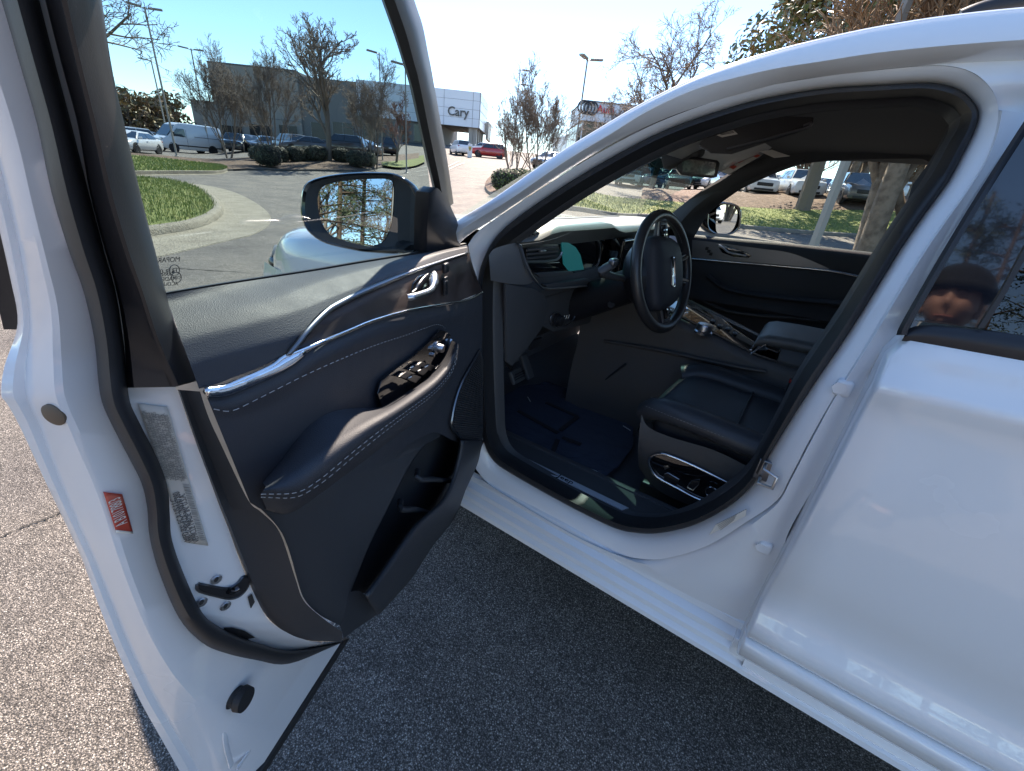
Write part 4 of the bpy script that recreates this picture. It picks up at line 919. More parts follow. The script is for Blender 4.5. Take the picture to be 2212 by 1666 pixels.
prism([on_x(u, v, .86) for u, v in ((1142, 735), (1168, 728), (1162, 745), (1140, 756))], (-.01, 0, 0), 'bonnet_release', 'trimblack', DASH, .002)
# A pillar lower trim on the driver's side
loft('kick_trim', [[V((.98, .80, z)), V((.95, .79, z)), V((.90, .795, z))] for z in (.40, .7, .95, 1.08)], 'plastic', SUV)
# dark defroster grille along the dash top
rbox('defroster_grille', (1.10, 0, 1.137), (.03, 1.2, .006), 'trimblack', DASH, .002)

# ---- steering wheel
SWC = V((.52, .377, 1.056)); WY = radians(9); WA = V((sin(WY), cos(WY), 0)); WB = V((.292*cos(WY), -.292*sin(WY), .956)).normalized(); WN = WA.cross(WB)*-1 if WA.cross(WB).x > 0 else WA.cross(WB)
def sw(a, b, n=0): return SWC-WB*a+WA*b+WN*n          # the wheel stands turned a quarter left
SW = tubeo('steering_wheel', [sw(.173*cos(t*pi/32), .173*sin(t*pi/32)) for t in range(64)], .0165, 'wheel_leather', SUV, 12, closed=True)
col_ = [(SWC-WN*.06+V((0, 0, -.02))), SWC-WN*.18+V((0, 0, -.05)), SWC-WN*.34+V((0, 0, -.09))]
tubeo('column_shroud', col_, [.055, .065], 'trimblack', SW, 14)
loft('wheel_boss', [[SWC+V((0, 0, 0))-WN*d+WA*(.115*f*cos(t*pi/12))+WB*(.105*f*sin(t*pi/12)) for t in range(25)] for d, f in ((.0, .8), (.02, 1.0), (.07, 1.0), (.085, .9))], 'trimblack', SW)
hubo = [(-.098, .045), (-.085, .066), (-.03, .074), (.03, .074), (.085, .066), (.098, .045), (.095, -.01), (.075, -.058), (.04, -.078), (-.04, -.078), (-.075, -.058), (-.095, -.01)]
def hubring(f, n): return [sw(a*f*1.15, b*f*1.3, n) for a, b in resamp(catmull(hubo+[hubo[0]], 4), 49, 1)[:-1]]
vs, fs = grid([hubring(.9, -.05), hubring(1, -.035), hubring(1.0, .005), hubring(.95, .018), hubring(.8, .026), hubring(.4, .032), hubring(.02, .033)], True)
mesh('airbag_cover', vs, fs, 'leather', SW, sharp=70)
for sx in (-1, 1):
    prism([sw(sx*.085, .035, -.018), sw(sx*.160, .026, -.008), sw(sx*.166, -.006, -.008), sw(sx*.155, -.022, -.008), sw(sx*.085, -.02, -.018)], WN*.018, 'spoke', 'plastic', SW, .004)
    prism([sw(sx*.098, .022, .004), sw(sx*.142, .022, .008), sw(sx*.140, -.008, .008), sw(sx*.098, -.010, .004)], WN*.008, 'spoke_button_pad', 'gloss', SW, .002)
    tubeo('spoke_trim', [sw(sx*.096, .038, .004), sw(sx*.150, .034, .010), sw(sx*.152, -.014, .010)], .0035, 'satin', SW, 6)
    for i in range(3): rbox('spoke_button', (0, 0, 0), (.010, .012, .004), 'plastic', SW, .001, M=frame(sw(sx*(.106+.014*i), .010, .018), WB, WA))
    tubeo('lower_spoke', [sw(sx*.035, -.070, -.01), sw(sx*.038, -.115, -.006), sw(sx*.050, -.160, 0)], [.012, .010], 'wheel_leather', SW, 8, 3)
    tubeo('lower_spoke_trim', [sw(sx*.030, -.074, .006), sw(sx*.030, -.115, .008), sw(sx*.040, -.156, .010)], .0045, 'satin', SW, 6, 3)
tubeo('lower_spoke_bridge', [sw(-.038, -.118, -.004), sw(0, -.122, -.004), sw(.038, -.118, -.004)], .010, 'gloss', SW, 8, 3)
tubeo('emblem_ring', [sw(.044*x, .0105*y+.004, .034) for x, y in ((-1, 0), (-.97, .7), (-.88, 1), (.88, 1), (.97, .7), (1, 0), (.97, -.7), (.88, -1), (-.88, -1), (-.97, -.7))], .0022, 'chrome', SW, 6, closed=True)
prism([sw(.043*x, .0095*y+.004, .030) for x, y in ((-1, 0), (-.9, 1), (.9, 1), (1, 0), (.9, -1), (-.9, -1))], WN*.003, 'emblem_plate', 'gloss', SW)
text('Jeep', .016, frame(sw(0, .004, .0335), WB, WA), 'chrome', SW, 'emblem_lettering', .0006)
stitches([(0, 0), (1, 1)], lambda a, b: sw(.157*cos(1.2+a*1.4), .157*sin(1.2+a*1.4), .004), 'rim_stitching', SW)
stitches([(0, 0), (1, 1)], lambda a, b: sw(.157*cos(3.3+a*.9), .157*sin(3.3+a*.9), .004), 'rim_stitching', SW)
stitches([(0, 0), (1, 1)], lambda a, b: sw(-.157*cos(.1+a*.7), -.157*sin(.1+a*.7), .004), 'rim_stitching', SW)
tubeo('turn_signal_stalk', [SWC-WN*.09+V((0, .05, -.01)), on_x(1302, 590, .62), on_x(1325, 570, .60)], [.014, .011, .010, .012, .014, .014, .013], 'plastic', SW, 10, 4)
rbox('stalk_tip', on_x(1325, 567, .60), (.02, .035, .022), 'satin_dark', SW, .007)
tubeo('column_adjuster', [on_x(1312, 652, .70), on_x(1320, 658, .66)], .012, 'fabric', SW, 10)

# ---- centre console
def cons(x):
    zt = table([(-.3, .80), (.0, .795), (.2, .803), (.43, .858), (.62, .90), (.80, .93)], x); hw = table([(-.3, .15), (.2, .15), (.5, .155), (.8, .17)], x); return zt, hw
rows = []
for x in (.86, .74, .62, .5, .4, .3, .2, .1, 0, -.15, -.35):
    z, h = cons(x)
    rows.append([V((x, s_*y, zz)) for s_, y, zz in ((1, h+.035, .36), (1, h+.03, .52), (1, h+.022, .60), (1, h+.008, .64), (1, h+.004, z-.03), (1, h-.006, z-.004), (1, h-.014, z), (1, h-.03, z-.004), (-1, h-.03, z-.004), (-1, h-.014, z), (-1, h-.004, z-.01), (-1, h+.01, .6), (-1, h+.03, .36))])
CON = loft('centre_console', rows, 'console_plastic', SUV, sharp=50)
def ctop(x, y, dz=0): return V((x, y, cons(x)[0]+dz))
loft('console_plate', [[ctop(x, y, .001+.002*(1-abs(y)/.13)) for y in (.125, .06, 0, -.06, -.125)] for x in (.62, .5, .4, .3, .2, .1)], 'gloss', CON)
tubeo('console_edge_trim', [ctop(x, .128, .004) for x in (.62, .5, .4, .3, .2, .1)], .0035, 'satin_dark', CON, 6, 2)
tubeo('console_edge_trim', [ctop(x, -.128, .004) for x in (.62, .5, .4, .3, .2, .1)], .0035, 'satin_dark', CON, 6, 2)
p = on_z(1519, 718, .856); 
lathe([(.030, -.004), (.031, .004), (.027, .008), (.0265, .026), (.0245, .030), (.019, .0315), (.001, .031)], frame(p, (1, 0, 0), (0, 1, 0)), 36, 'rotary_shifter', 'satin', CON)
for i in range(4): rbox('console_button', ctop(.30+.03*i, .02-.015*(i % 2), .006), (.018, .03, .006), 'plastic', CON, .002)
for y in (.05, -.05): lathe([(.036, -.03), (.036, .003), (.040, .005), (.040, .002), (.036, .001)], Matrix.Translation(ctop(.22, y)), 24, 'cup_holder', 'trimblack', CON)
rbox('hazard_button', ctop(.50, .03, .006), (.012, .02, .006), 'redplastic', CON, .002)
rows = []
for x, zc in ((.222, .858), (.214, .872), (.19, .882), (.12, .888), (.0, .892), (-.2, .895), (-.35, .895)):
    b_ = .022 if x > .22 else .0
    rows.append([V((x, y, zc+dz-(.0 if abs(y) < .1 else 0))) for y, dz in ((.12, -.040), (.138, -.030), (.142, -.015), (.134, -.004), (.11, .0), (.0, .003), (-.11, 0), (-.134, -.004), (-.142, -.015), (-.138, -.03), (-.12, -.04))])
loft('centre_armrest', rows, 'armrest', CON, sharp=60)
prism([V((.14, y, z)) for y, z in ((.135, .78), (.138, .81), (.12, .852), (-.12, .852), (-.138, .81), (-.135, .78))], (-.5, 0, 0), 'armrest_base', 'plastic', CON, .005)
stitches([(0, 0), (1, 1)], lambda a, b: V((.20-.5*a, .1405, .868+.008*min(1, a*4))), 'armrest_stitching', CON)
tubeo('console_latch_trim', [on_y(u, v, .10) for u, v in ((1614, 768), (1625, 752), (1640, 733))], .004, 'chrome', CON, 6, 2)
tubeo('console_latch_trim', [on_y(u, v, .14) for u, v in ((1614, 770), (1640, 752), (1656, 744))], .003, 'chrome', CON, 6, 2)

tubeo('console_crease', [on_y(u, v, .178) for u, v in ((1305, 737), (1370, 747), (1450, 762), (1540, 782), (1615, 797), (1655, 803))], .007, 'console_plastic', CON, 8, 3)
tubeo('carpet_seam', [on_y(u, v, .188) for u, v in ((1288, 838), (1318, 812), (1352, 786))], .004, 'fabric', CON, 6, 2)
# ---- driver's seat
SEAT = rbox('driver_seat', (.11, .425, .655), (.56, .36, .10), 'leather', SUV, .04, 4)
def bol(P, r, name): return tubeo(name, P, r, 'seat_leather', SEAT, 12, 5, flat=.75, up=(0, 0, 1))
loft('seat_cushion', [[V((x, y, z + .012*sin(pi*(y-.26)/.33) - .02*sstep(.34, .42, x) + .006*sin((x+.2)*10))) for y in (.26, .30, .36, .42, .48, .54, .59)] for x, z in ((-.18, .70), (-.1, .698), (0, .702), (.1, .712), (.2, .722), (.3, .73), (.36, .728), (.40, .712), (.42, .68), (.425, .62))], 'seat_perf', SEAT)
bol([V((-.2, .625, .70)), V((0, .63, .712)), V((.15, .632, .722)), V((.28, .62, .725)), V((.37, .60, .712)), V((.41, .575, .68))], [.052, .052, .052, .052, .05, .045], 'side_bolster')
bol([V((-.2, .235, .70)), V((0, .23, .71)), V((.2, .235, .722)), V((.33, .245, .728)), V((.40, .265, .705))], .045, 'side_bolster')
for x in (.17, .02):
    tubeo('cushion_seam', [V((x, y, z)) for y, z in ((.27, .724), (.35, .731), (.43, .736), (.52, .732), (.585, .726))], .0035, 'ink', SEAT, 6, 2)
stitches([(0, 0), (1, 1)], lambda a, b: V((.41-.62*a, .592+.012*sin(pi*min(1, a*2)), .735-.01*a)), 'cushion_piping', SEAT)
stitches([(0, 0), (1, 1)], lambda a, b: V((.40-.6*a, .668+.005*sin(pi*min(1, a*2)), .738-.016*a)), 'cushion_piping', SEAT)
# valance with switch panel
val = [(1384, 905), (1396, 930), (1450, 955), (1540, 985), (1612, 1025), (1650, 1060), (1610, 1110), (1500, 1105), (1440, 1080), (1395, 1030), (1378, 960)]
vf = lambda d: (lambda u, v: on_y(u, v, .640+d))
rows = paired([([(1386, 895), (1400, 922), (1450, 945), (1540, 972), (1620, 1010), (1700, 1050)], vf(.0)), ([(1381, 930), (1398, 955), (1452, 978), (1545, 1005), (1625, 1040), (1700, 1080)], vf(.012)), ([(1378, 975), (1402, 1010), (1456, 1036), (1540, 1062), (1620, 1090), (1700, 1120)], vf(.010)), ([(1380, 1010), (1410, 1050), (1460, 1080), (1540, 1108), (1620, 1140), (1700, 1170)], vf(-.02))], 5)
loft('seat_valance', rows, 'plastic', SEAT, sharp=60)
pz = [(1402, 998), (1408, 986), (1424, 981), (1445, 984), (1500, 1006), (1560, 1036), (1584, 1049), (1572, 1075), (1533, 1086), (1500, 1074), (1460, 1052), (1420, 1030), (1406, 1012)]
prism([on_y(u, v, .654) for u, v in pz], (0, .003, 0), 'seat_switch_panel', 'gloss', SEAT, .001)
tubeo('switch_bezel', [on_y(u, v, .660) for u, v in ((1584, 1049), (1560, 1037), (1500, 1007), (1445, 984), (1424, 981), (1408, 986), (1402, 998), (1406, 1013), (1420, 1031), (1460, 1053), (1500, 1075), (1533, 1087))], .0042, 'chrome', SEAT, 8, 3)
def sq(q, name, mat='trimblack', h=.008): return prism([on_y(u, v, .658) for u, v in q], (0, h, 0), name, mat, SEAT, .002)
sq(((1434, 1005), (1444, 1004), (1447, 1010), (1437, 1014)), 'lumbar_switch', 'satin_dark', .006)
sq(((1435, 1024), (1442, 1021), (1468, 1035), (1464, 1045), (1437, 1034)), 'cushion_switch')
tubeo('cushion_switch_edge', [on_y(u, v, .667) for u, v in ((1436, 1024), (1443, 1022), (1467, 1036))], .0014, 'satin', SEAT, 5)
sq(((1484, 1052), (1495, 1037), (1513, 1036), (1510, 1046), (1497, 1060)), 'recline_switch')
tubeo('recline_switch_edge', [on_y(u, v, .667) for u, v in ((1484, 1052), (1495, 1038), (1512, 1036), (1509, 1047), (1497, 1059), (1484, 1052))], .0013, 'satin', SEAT, 5)
lathe([(.016, 0), (.016, .012), (.014, .015), (.001, .0152)], frame(on_y(1537, 1064, .658), (1, 0, 0), (0, 0, 1)), 24, 'memory_knob', 'trimblack', SEAT)
tubeo('memory_knob_ring', [on_y(1537, 1064, .674)+V((.0155*cos(t*pi/10), 0, .0155*sin(t*pi/10))) for t in range(20)], .0018, 'chrome', SEAT, 6, closed=True)
rbox('seat_rail', (.12, .585, .42), (.5, .03, .05), 'trimblack', SEAT, .006)
rbox('seat_rail', (.12, .30, .42), (.5, .03, .05), 'trimblack', SEAT, .006)
rbox('seat_back', (-.22, .43, 1.02), (.16, .46, .66), 'leather', SEAT, .05, 4, rot=(0, radians(-18), 0))
rbox('seat_belt_buckle', on_y(1712, 838, .28), (.03, .03, .06), 'trimblack', SEAT, .006)
rbox('buckle_button', on_y(1711, 832, .285)+V((0, .0, .012)), (.024, .02, .012), 'redplastic', SEAT, .003)
# passenger seat, low behind the console
PS = rbox('passenger_seat', (-.05, -.42, .66), (.46, .46, .12), 'leather', SUV, .045, 4)
rbox('seat_back', (-.34, -.43, 1.0), (.16, .46, .62), 'leather', PS, .05, 4, rot=(0, radians(-18), 0))

# ---- floor mat under a protective film, sill plate, pedals
mq = [(1050, 880), (1120, 838), (1185, 826), (1280, 865), (1368, 915), (1366, 968), (1335, 1010), (1298, 1040), (1255, 1030), (1180, 990), (1110, 955), (1062, 935)]
mp = [on_z(u, v, .392) for u, v in mq]
rnd = random.Random(3)
bm = bmesh.new(); f_ = bm.faces.new([bm.verts.new(p) for p in mp]); bmesh.ops.triangulate(bm, faces=[f_]); bmesh.ops.subdivide_edges(bm, edges=bm.edges, cuts=5, use_grid_fill=True)
for v_ in bm.verts: v_.co.z += rnd.uniform(0, .010)
FM = bobj('floor_mat', bm, 'film', SUV, sharp=25)
for a, b in (((1120, 888), (1205, 935)), ((1210, 930), (1248, 900)), ((1248, 900), (1180, 870)), ((1190, 985), (1250, 1018)), ((1205, 950), (1190, 985)), ((1255, 960), (1215, 945))):
    tubeo('mat_groove', [on_z(*a, .405), on_z(*b, .405)], .010, 'fabric', FM, 6, flat=.3)
for P in (((1140, 858), (1146, 868)), ((1262, 1010), (1288, 1018), (1300, 1030)), ((1346, 920), (1362, 930))): tubeo('film_crease', [on_z(u, v, .41) for u, v in P], .0022, 'white_film', FM, 4, 2)
a, b = on_z(1128, 997, .470), on_z(1343, 1104, .470); dv_ = (b-a).normalized(); nn_ = V((-dv_.y, dv_.x, 0)); nn_ = nn_ if nn_.y < 0 else -nn_
sq_ = [a, a+nn_*.02+dv_*.002, b+nn_*.022+dv_*.012, b+dv_*.0]
SPL = prism(sq_, (0, 0, .004), 'sill_plate', 'tread', SUV, .001)
text('Jeep', .024, frame((a*.52+b*.48)+nn_*.0105+V((0, 0, .0045)), -dv_, -nn_) if False else frame((a*.55+b*.45)+nn_*.0105+V((0, 0, .0045)), dv_, nn_), 'dark_chrome', SPL, 'sill_lettering', .0005, sx=1.3)
prism([V((1.0, .83, .435)), V((.16, .83, .435)), V((.16, .70, .445)), V((1.0, .68, .44))], (0, 0, .022), 'sill_trim', 'plastic', SUV, .008)
prism([V((1.0, .72, .35)), V((-.2, .72, .35)), V((-.2, .70, .47)), V((1.0, .70, .47))], (0, -.02, 0), 'sill_inner_trim', 'plastic', SUV, .006)
pd = on_x(1116, 812, 1.05)
rbox('brake_pedal', pd, (.02, .085, .06), 'pedal', SUV, .006, rot=(0, radians(30), 0))
tubeo('pedal_arm', [pd, pd+V((.1, 0, .10)), pd+V((.13, 0, .3))], .010, 'trimblack', SUV, 6, 3)
for i in range(4): tubeo('pedal_rib', [pd+V((-.014, -.035, -.02+i*.013)), pd+V((-.014, .035, -.02+i*.013))], .003, 'trimblack', SUV, 4)
rbox('accelerator_pedal', pd+V((.05, -.16, -.02)), (.02, .05, .12), 'pedal', SUV, .006, rot=(0, radians(30), 0))

# ---- sun visors, mirror, stickers
def vis(q, y, name, par, mat='head', h=.02): return prism([on_y(u, v, y) for u, v in q], (0, -.004, h), name, mat, par, .006)
VZ = lambda u, v: on_z(u, v, 1.478)
SV = prism([on_y(u, v, .38) for u, v in ((1508, 312), (1530, 290), (1600, 268), (1700, 250), (1758, 252), (1756, 266), (1720, 284), (1640, 310), (1580, 330), (1535, 328))], (.0, -.012, -.004), 'sun_visor', 'head', SUV, .004)
tubeo('visor_edge', [on_y(u, v, .382) for u, v in ((1570, 322), (1650, 302), (1700, 288), (1745, 275), (1752, 266), (1735, 272))], .0035, 'satin_dark', SV, 6, 3)
prism([on_y(u, v, .384) for u, v in ((1547, 292), (1580, 277), (1594, 290), (1560, 297))], (0, .001, 0), 'visor_label', 'sticker', SV)
for i in range(3): tubeo('visor_label_line', [on_y(1554+i*2, 291-i*.2+i*1.5-2, .387), on_y(1582+i*2, 281+i*2.6, .387)], .0007, 'ink', SV, 4)
prism([on_y(u, v, -.2) for u, v in ((1640, 327), (1668, 324), (1706, 337), (1672, 341))], (0, -.01, 0), 'far_visor_label', 'sticker', SUV)
rbox('mirror_housing_base', on_y(1490, 318, .02), (.10, .07, .06), 'head', SUV, .015)
IM = [(1462, 336), (1470, 334), (1550, 346), (1556, 352), (1550, 382), (1542, 385), (1470, 378), (1461, 366)]
RM = prism([on_y(u, v, .02) for u, v in IM], (.012, -.03, 0), 'rear_view_mirror', 'trimblack', SUV, .005)
prism([on_y(u, v, .026) for u, v in ((1474, 342), (1548, 352), (1543, 380), (1476, 372))], (0, .003, 0), 'mirror_display', 'display', RM)
tubeo('mirror_stem', [on_y(1500, 336, 0.0), on_y(1492, 318, .0)], .012, 'trimblack', RM, 8)
# inspection sticker on the far corner of the screen
st = prism([on_y(u, v, -.52) for u, v in ((1554, 370), (1616, 327), (1645, 336), (1574, 377))], (0, .002, 0), 'screen_sticker', 'sticker', SUV)
for q in (((1610, 331), (1617, 328), (1643, 336), (1634, 341)), ((1570, 359), (1577, 354), (1592, 360), (1584, 366)), ((1585, 349), (1600, 341), (1610, 345), (1596, 353))):
    prism([on_y(u, v, -.515) for u, v in q], (0, .001, 0), 'sticker_print', 'red_sticker', st)
prism([on_y(u, v, -.515) for u, v in ((1601, 338), (1609, 335), (1616, 341), (1608, 344))], (0, .001, 0), 'sticker_print', 'ink', st)
loft('screen_shade_band', [[ws(y/8, t)+V((-.002, 0, -.004)) for y in range(-8, 9)] for t in (.60, .72, .85)], 'shade_glass', SUV)  # tint band deepened and darkened to hold sun off seat and sill
loft('frit_sun_block', [[ws(y/8, t)+V((-.002, 0, -.004)) for y in range(-8, 9)] for t in (.851, .92, 1.0)], 'gloss', SUV)  # opaque frit strip added to block sun from the seat
loft('screen_shade_fade', [[ws(y/8, t)+V((-.002, 0, -.004)) for y in range(-8, 9)] for t in (.50, .55, .599)], 'shade_glass_light', SUV)
tubeo('mirror_cable', [on_y(u, v, .0) for u, v in ((1426, 340), (1440, 348), (1448, 362), (1462, 366))], .003, 'white_film', SUV, 5, 4)
rbox('sensor_housing', (.66, .0, 1.405), (.12, .09, .05), 'head', SUV, .015, rot=(0, radians(30), 0))
# ------------------------------------------------------------------ terrain
HT = [(-150, [(0, 0), (90, .3)]), (-120, [(0, 0), (24, 0), (28, .3), (40, 1.2), (90, 2.0)]), (-95, [(0, 0), (23, 0), (26, .3), (36, 1.9), (90, 2.6)]),
      (-80, [(0, 0), (21, 0), (25, .3), (38, 1.6), (90, 2.6)]), (-70, [(0, 0), (17, 0), (24, .45), (38, 1.25), (90, 3.0)]),
      (-60, [(0, 0), (11, .02), (20, .7), (50, 2.2), (65, 3.0), (90, 5.0)]), (-50, [(0, 0), (11, .02), (25, .6), (50, 2.0), (65, 2.8), (90, 5.0)]),
      (-43, [(0, 0), (14, 0), (30, .22), (38, .55), (60, 2.1), (90, 4.6)]), (-35, [(0, 0), (14, 0), (28, .10), (31, .25), (42, 1.0), (52, 1.5), (62, 1.9), (90, 3.6)]),
      (-28, [(0, 0), (28, .0), (32, .12), (45, .5), (60, 1.0), (90, 2.0)]), (-22, [(0, 0), (40, .0), (60, .15), (90, .8)]), (-12, [(0, 0), (40, 0), (90, .4)]), (15, [(0, 0), (90, .3)])]
def H(x, y):
    dx, dy = x-CAM.x, y-CAM.y; r = hypot(dx, dy); a = math.degrees(atan2(dy, dx))
    if r < 10 or a <= HT[0][0] or a >= HT[-1][0]: return 0.0 if r < 10 else min(.3, table([(0, 0), (90, .3)], r))*sstep(10, 14, r)
    for (a0, t0), (a1, t1) in zip(HT, HT[1:]):
        if a <= a1:
            f = sstep(a0, a1, a); return lerp(table(t0, r), table(t1, r), f)*sstep(8, 11, r)
    return 0
def gp(u, v, dz=0.):           # where a sight line meets the ground
    q = ray(u, v); l = hypot(q.x, q.y); r = 2.
    while r < 140:
        P = CAM+q*(r/l)
        if P.z <= H(P.x, P.y)+dz: break
        r += .05 if r < 40 else .2
    return V((P.x, P.y, H(P.x, P.y)+dz))
def az_of(u, v=360): q = ray(u, v); return atan2(q.y, q.x)
def pol(u, r, dz=0., v=360):
    a = az_of(u, v); x, y = CAM.x+r*cos(a), CAM.y+r*sin(a); return V((x, y, H(x, y)+dz))
rr = [0, 1, 2.5, 4, 6, 8, 9, 10, 11, 12, 13, 14, 15, 16, 17, 18, 19, 20, 21, 22, 23, 24, 25, 26, 27, 28, 29, 30, 32, 34, 36, 38, 40, 43, 46, 50, 55, 60, 66, 73, 80, 90, 120, 180, 300, 600]
vs = []; fs = []; NA = 180
for r in rr:
    for j in range(NA):
        a = 2*pi*j/NA; x, y = CAM.x+r*cos(a), CAM.y+r*sin(a); z = H(x, y) if r <= 90 else H(CAM.x+90*cos(a), CAM.y+90*sin(a))
        vs.append((x, y, z))
for i in range(len(rr)-1):
    for j in range(NA):
        a = i*NA+j; b = i*NA+(j+1) % NA
        if i == 0: fs.append((a, a+NA, b+NA)) if j >= 0 else None
        else: fs.append((a, a+NA, b+NA, b))
tag(mesh('parking_lot', vs, fs, 'asphalt_lot', sharp=None), kind='structure')

def strip(name, A, B, n, m, mat, za=0., zb=None, zf=None, parent=None, kind=None, smooth=6):
    """sheet draped on the ground between two plan curves"""
    A = resamp([tuple(p)[:2] for p in A], n, smooth); B = resamp([tuple(p)[:2] for p in B], n, smooth); rows = []
    for i in range(m+1):
        f = i/m; row = []
        for a, b in zip(A, B):
            x, y = lerp(a[0], b[0], f), lerp(a[1], b[1], f); dz = zf(f) if zf else lerp(za, za if zb is None else zb, f)
            row.append(V((x, y, H(x, y)+dz)))
        rows.append(row)
    o = loft(name, rows, mat, parent, sharp=50)
    if kind: tag(o, kind=kind)
    return o
def kerb(name, P, mat='concrete', w=.16, h=.13, gut=0., inner=1):
    """kerb with rounded top along plan curve P (outer foot), inner side to the left (inner=1) or right"""
    P = [V((p[0], p[1], 0)) for p in resamp([tuple(p)[:2] for p in P], 60)]; rows = []
    prof_ = [(-gut, .012), (-gut, .016), (-.01, .022), (0, .03), (.025, h*.8), (.05, h), (w-.02, h+.005), (w, h), (w, -.05)] if gut else [(0, -.02), (.015, h*.8), (.04, h), (w-.02, h+.005), (w, h), (w, -.05)]
    for i, p in enumerate(P):
        t = (P[min(i+1, 59)]-P[max(i-1, 0)]).normalized(); nrm = V((-t.y, t.x, 0))*inner
        rows.append([V(((p+nrm*o).x, (p+nrm*o).y, H(p.x, p.y)+z)) for o, z in prof_])
    return tag(loft(name, rows, mat, None, sharp=40), kind='structure')
# near grass island on the left with kerb and wide gutter
ge = [(294, 393), (340, 396), (375, 400), (420, 413), (448, 432), (463, 455), (450, 476), (400, 497), (325, 510)]
g_out = [gp(u, v) for u, v in ge]
far_l = [p+V((p.x-g_out[-1].x, 0, 0))*0 for p in g_out]
d_ = (g_out[-1]-g_out[-2]).normalized(); e_ = (g_out[0]-g_out[1]).normalized()
loopA = [g_out[0]+e_*6, g_out[0]+e_*2]+g_out+[g_out[-1]+d_*1.5, g_out[-1]+d_*4]
cen = V((g_out[0]+g_out[-1])/2)+V((1.5, 5, 0))
def offset(P, dist, c):
    out = []
    for i, p in enumerate(P):
        t = (P[min(i+1, len(P)-1)]-P[max(i-1, 0)]); t = V((t.x, t.y, 0)).normalized(); nrm = V((-t.y, t.x, 0))
        if nrm.dot(V((c.x-p.x, c.y-p.y, 0))) > 0: nrm = -nrm
        out.append(p+nrm*dist)
    return out
def hmound(f): return .135+.10*sin(pi*min(1, f*.6))
strip('grass_island', loopA, [lerp(p, cen, .85) for p in loopA], 50, 10, 'lawn', zf=hmound, kind='structure')
ko = offset(loopA, .17, cen); gu = offset(loopA, 1.0, cen)
def ring_sheet(name, curves, mat):      # curves: list of (plan curve, dz)
    rows = [[V((p[0], p[1], H(p[0], p[1])+dz)) for p in resamp([tuple(q)[:2] for q in c], 70)] for c, dz in curves]
    return tag(loft(name, rows, mat, None, sharp=45), kind='structure')
ring_sheet('island_kerb', [(loopA, .02), (loopA, .135), (offset(loopA, .02, cen), .145), (offset(loopA, .11, cen), .14), (offset(loopA, .15, cen), .11), (ko, .03), (offset(loopA, .20, cen), .018), (gu, .012), (offset(loopA, 1.02, cen), -.02)], 'concrete')
# grass blades on the near island
def blades(name, spots, hmin, hmax, mats, seed=1, wid=.008, lean=.5):
    rn = random.Random(seed); vs = []; fs = []; mi = []
    for (x, y, z) in spots:
        a = rn.uniform(0, 2*pi); h = rn.uniform(hmin, hmax); l = h*rn.uniform(.1, lean); b = rn.uniform(0, 2*pi)
        dx, dy = cos(a)*wid*rn.uniform(.6, 1.3), sin(a)*wid*rn.uniform(.6, 1.3); o = len(vs)
        vs += [(x-dx, y-dy, z), (x+dx, y+dy, z), (x+cos(b)*l*.45+dx*.6, y+sin(b)*l*.45+dy*.6, z+h*.65), (x+cos(b)*l, y+sin(b)*l, z+h)]
        fs += [(o, o+1, o+2), (o, o+2, o+3)]; k = rn.choices(range(len(mats)), [5, 3, 2][:len(mats)])[0]; mi += [k, k]
    o = mesh(name, vs, fs, None, None, smooth=False)
    for m_ in mats: o.data.materials.append(MAT(m_))
    o.data.polygons.foreach_set('material_index', mi)
    return o
rn = random.Random(5); spots = []
LA = resamp([tuple(p)[:2] for p in loopA], 200)
while len(spots) < 26000:
    f = rn.random()**1.3*.85; a = LA[rn.randrange(20, 190)]; x = lerp(a[0], cen.x, f)+rn.uniform(-.06, .06); y = lerp(a[1], cen.y, f)+rn.uniform(-.06, .06)
    spots.append((x, y, H(x, y)+hmound(min(1, f/.85))-.01))
tag(blades('lawn_grass', spots, .04, .10, ['grass_a', 'grass_b', 'grass_c'], 3, .007), 'tussocky green lawn grass on the near kerbed island', 'grass', kind='stuff')
# far verge with kerb: grass then bark mulch bed
near = [gp(u, v) for u, v in ((200, 384), (292, 379), (400, 377), (470, 376), (492, 370))]
n2 = [gp(u, v) for u, v in ((492, 370), (553, 368), (640, 370), (760, 371), (840, 361), (905, 349))]
def push(P, d): return [p+V((p.x-CAM.x, p.y-CAM.y, 0)).normalized()*d for p in P]
def track(P, d, n=None): return push(P, d)
wedge = [push([p], d)[0] for p, d in zip(near, (19., 17.5, 13., 6.0, .8))]
strip('verge_grass', push(near, .18), wedge, 40, 16, 'lawn', .13, .12, kind='structure')
bedn = wedge[1:4]+push(n2, .12)
strip('mulch_bed', bedn, [push([p], d)[0] for p, d in zip(bedn, [1., 5., 11.]+[13.]*6)], 50, 14, 'mulch', zf=lambda f: .10+.12*sin(pi*f), kind='structure')
strip('lawn_strip', [pol(826, 40), pol(860, 40), pol(895, 43), pol(918, 48)], [pol(822, 50), pol(855, 52), pol(890, 55), pol(915, 60)], 20, 5, 'lawn', .2, .16, kind='structure')
ring_sheet('verge_kerb', [(near, -.02), (near, .13), (push(near, .03), .14), (push(near, .16), .14), (push(near, .2), .08)], 'concrete')
ring_sheet('verge_gutter', [(push(near, -.55), .006), (push(near, .02), .014)], 'concrete')
ring_sheet('bed_kerb', [(n2, -.02), (n2, .09), (push(n2, .03), .10), (push(n2, .12), .10), (push(n2, .14), .04)], 'dark_kerb')
rn = random.Random(8); spots = []
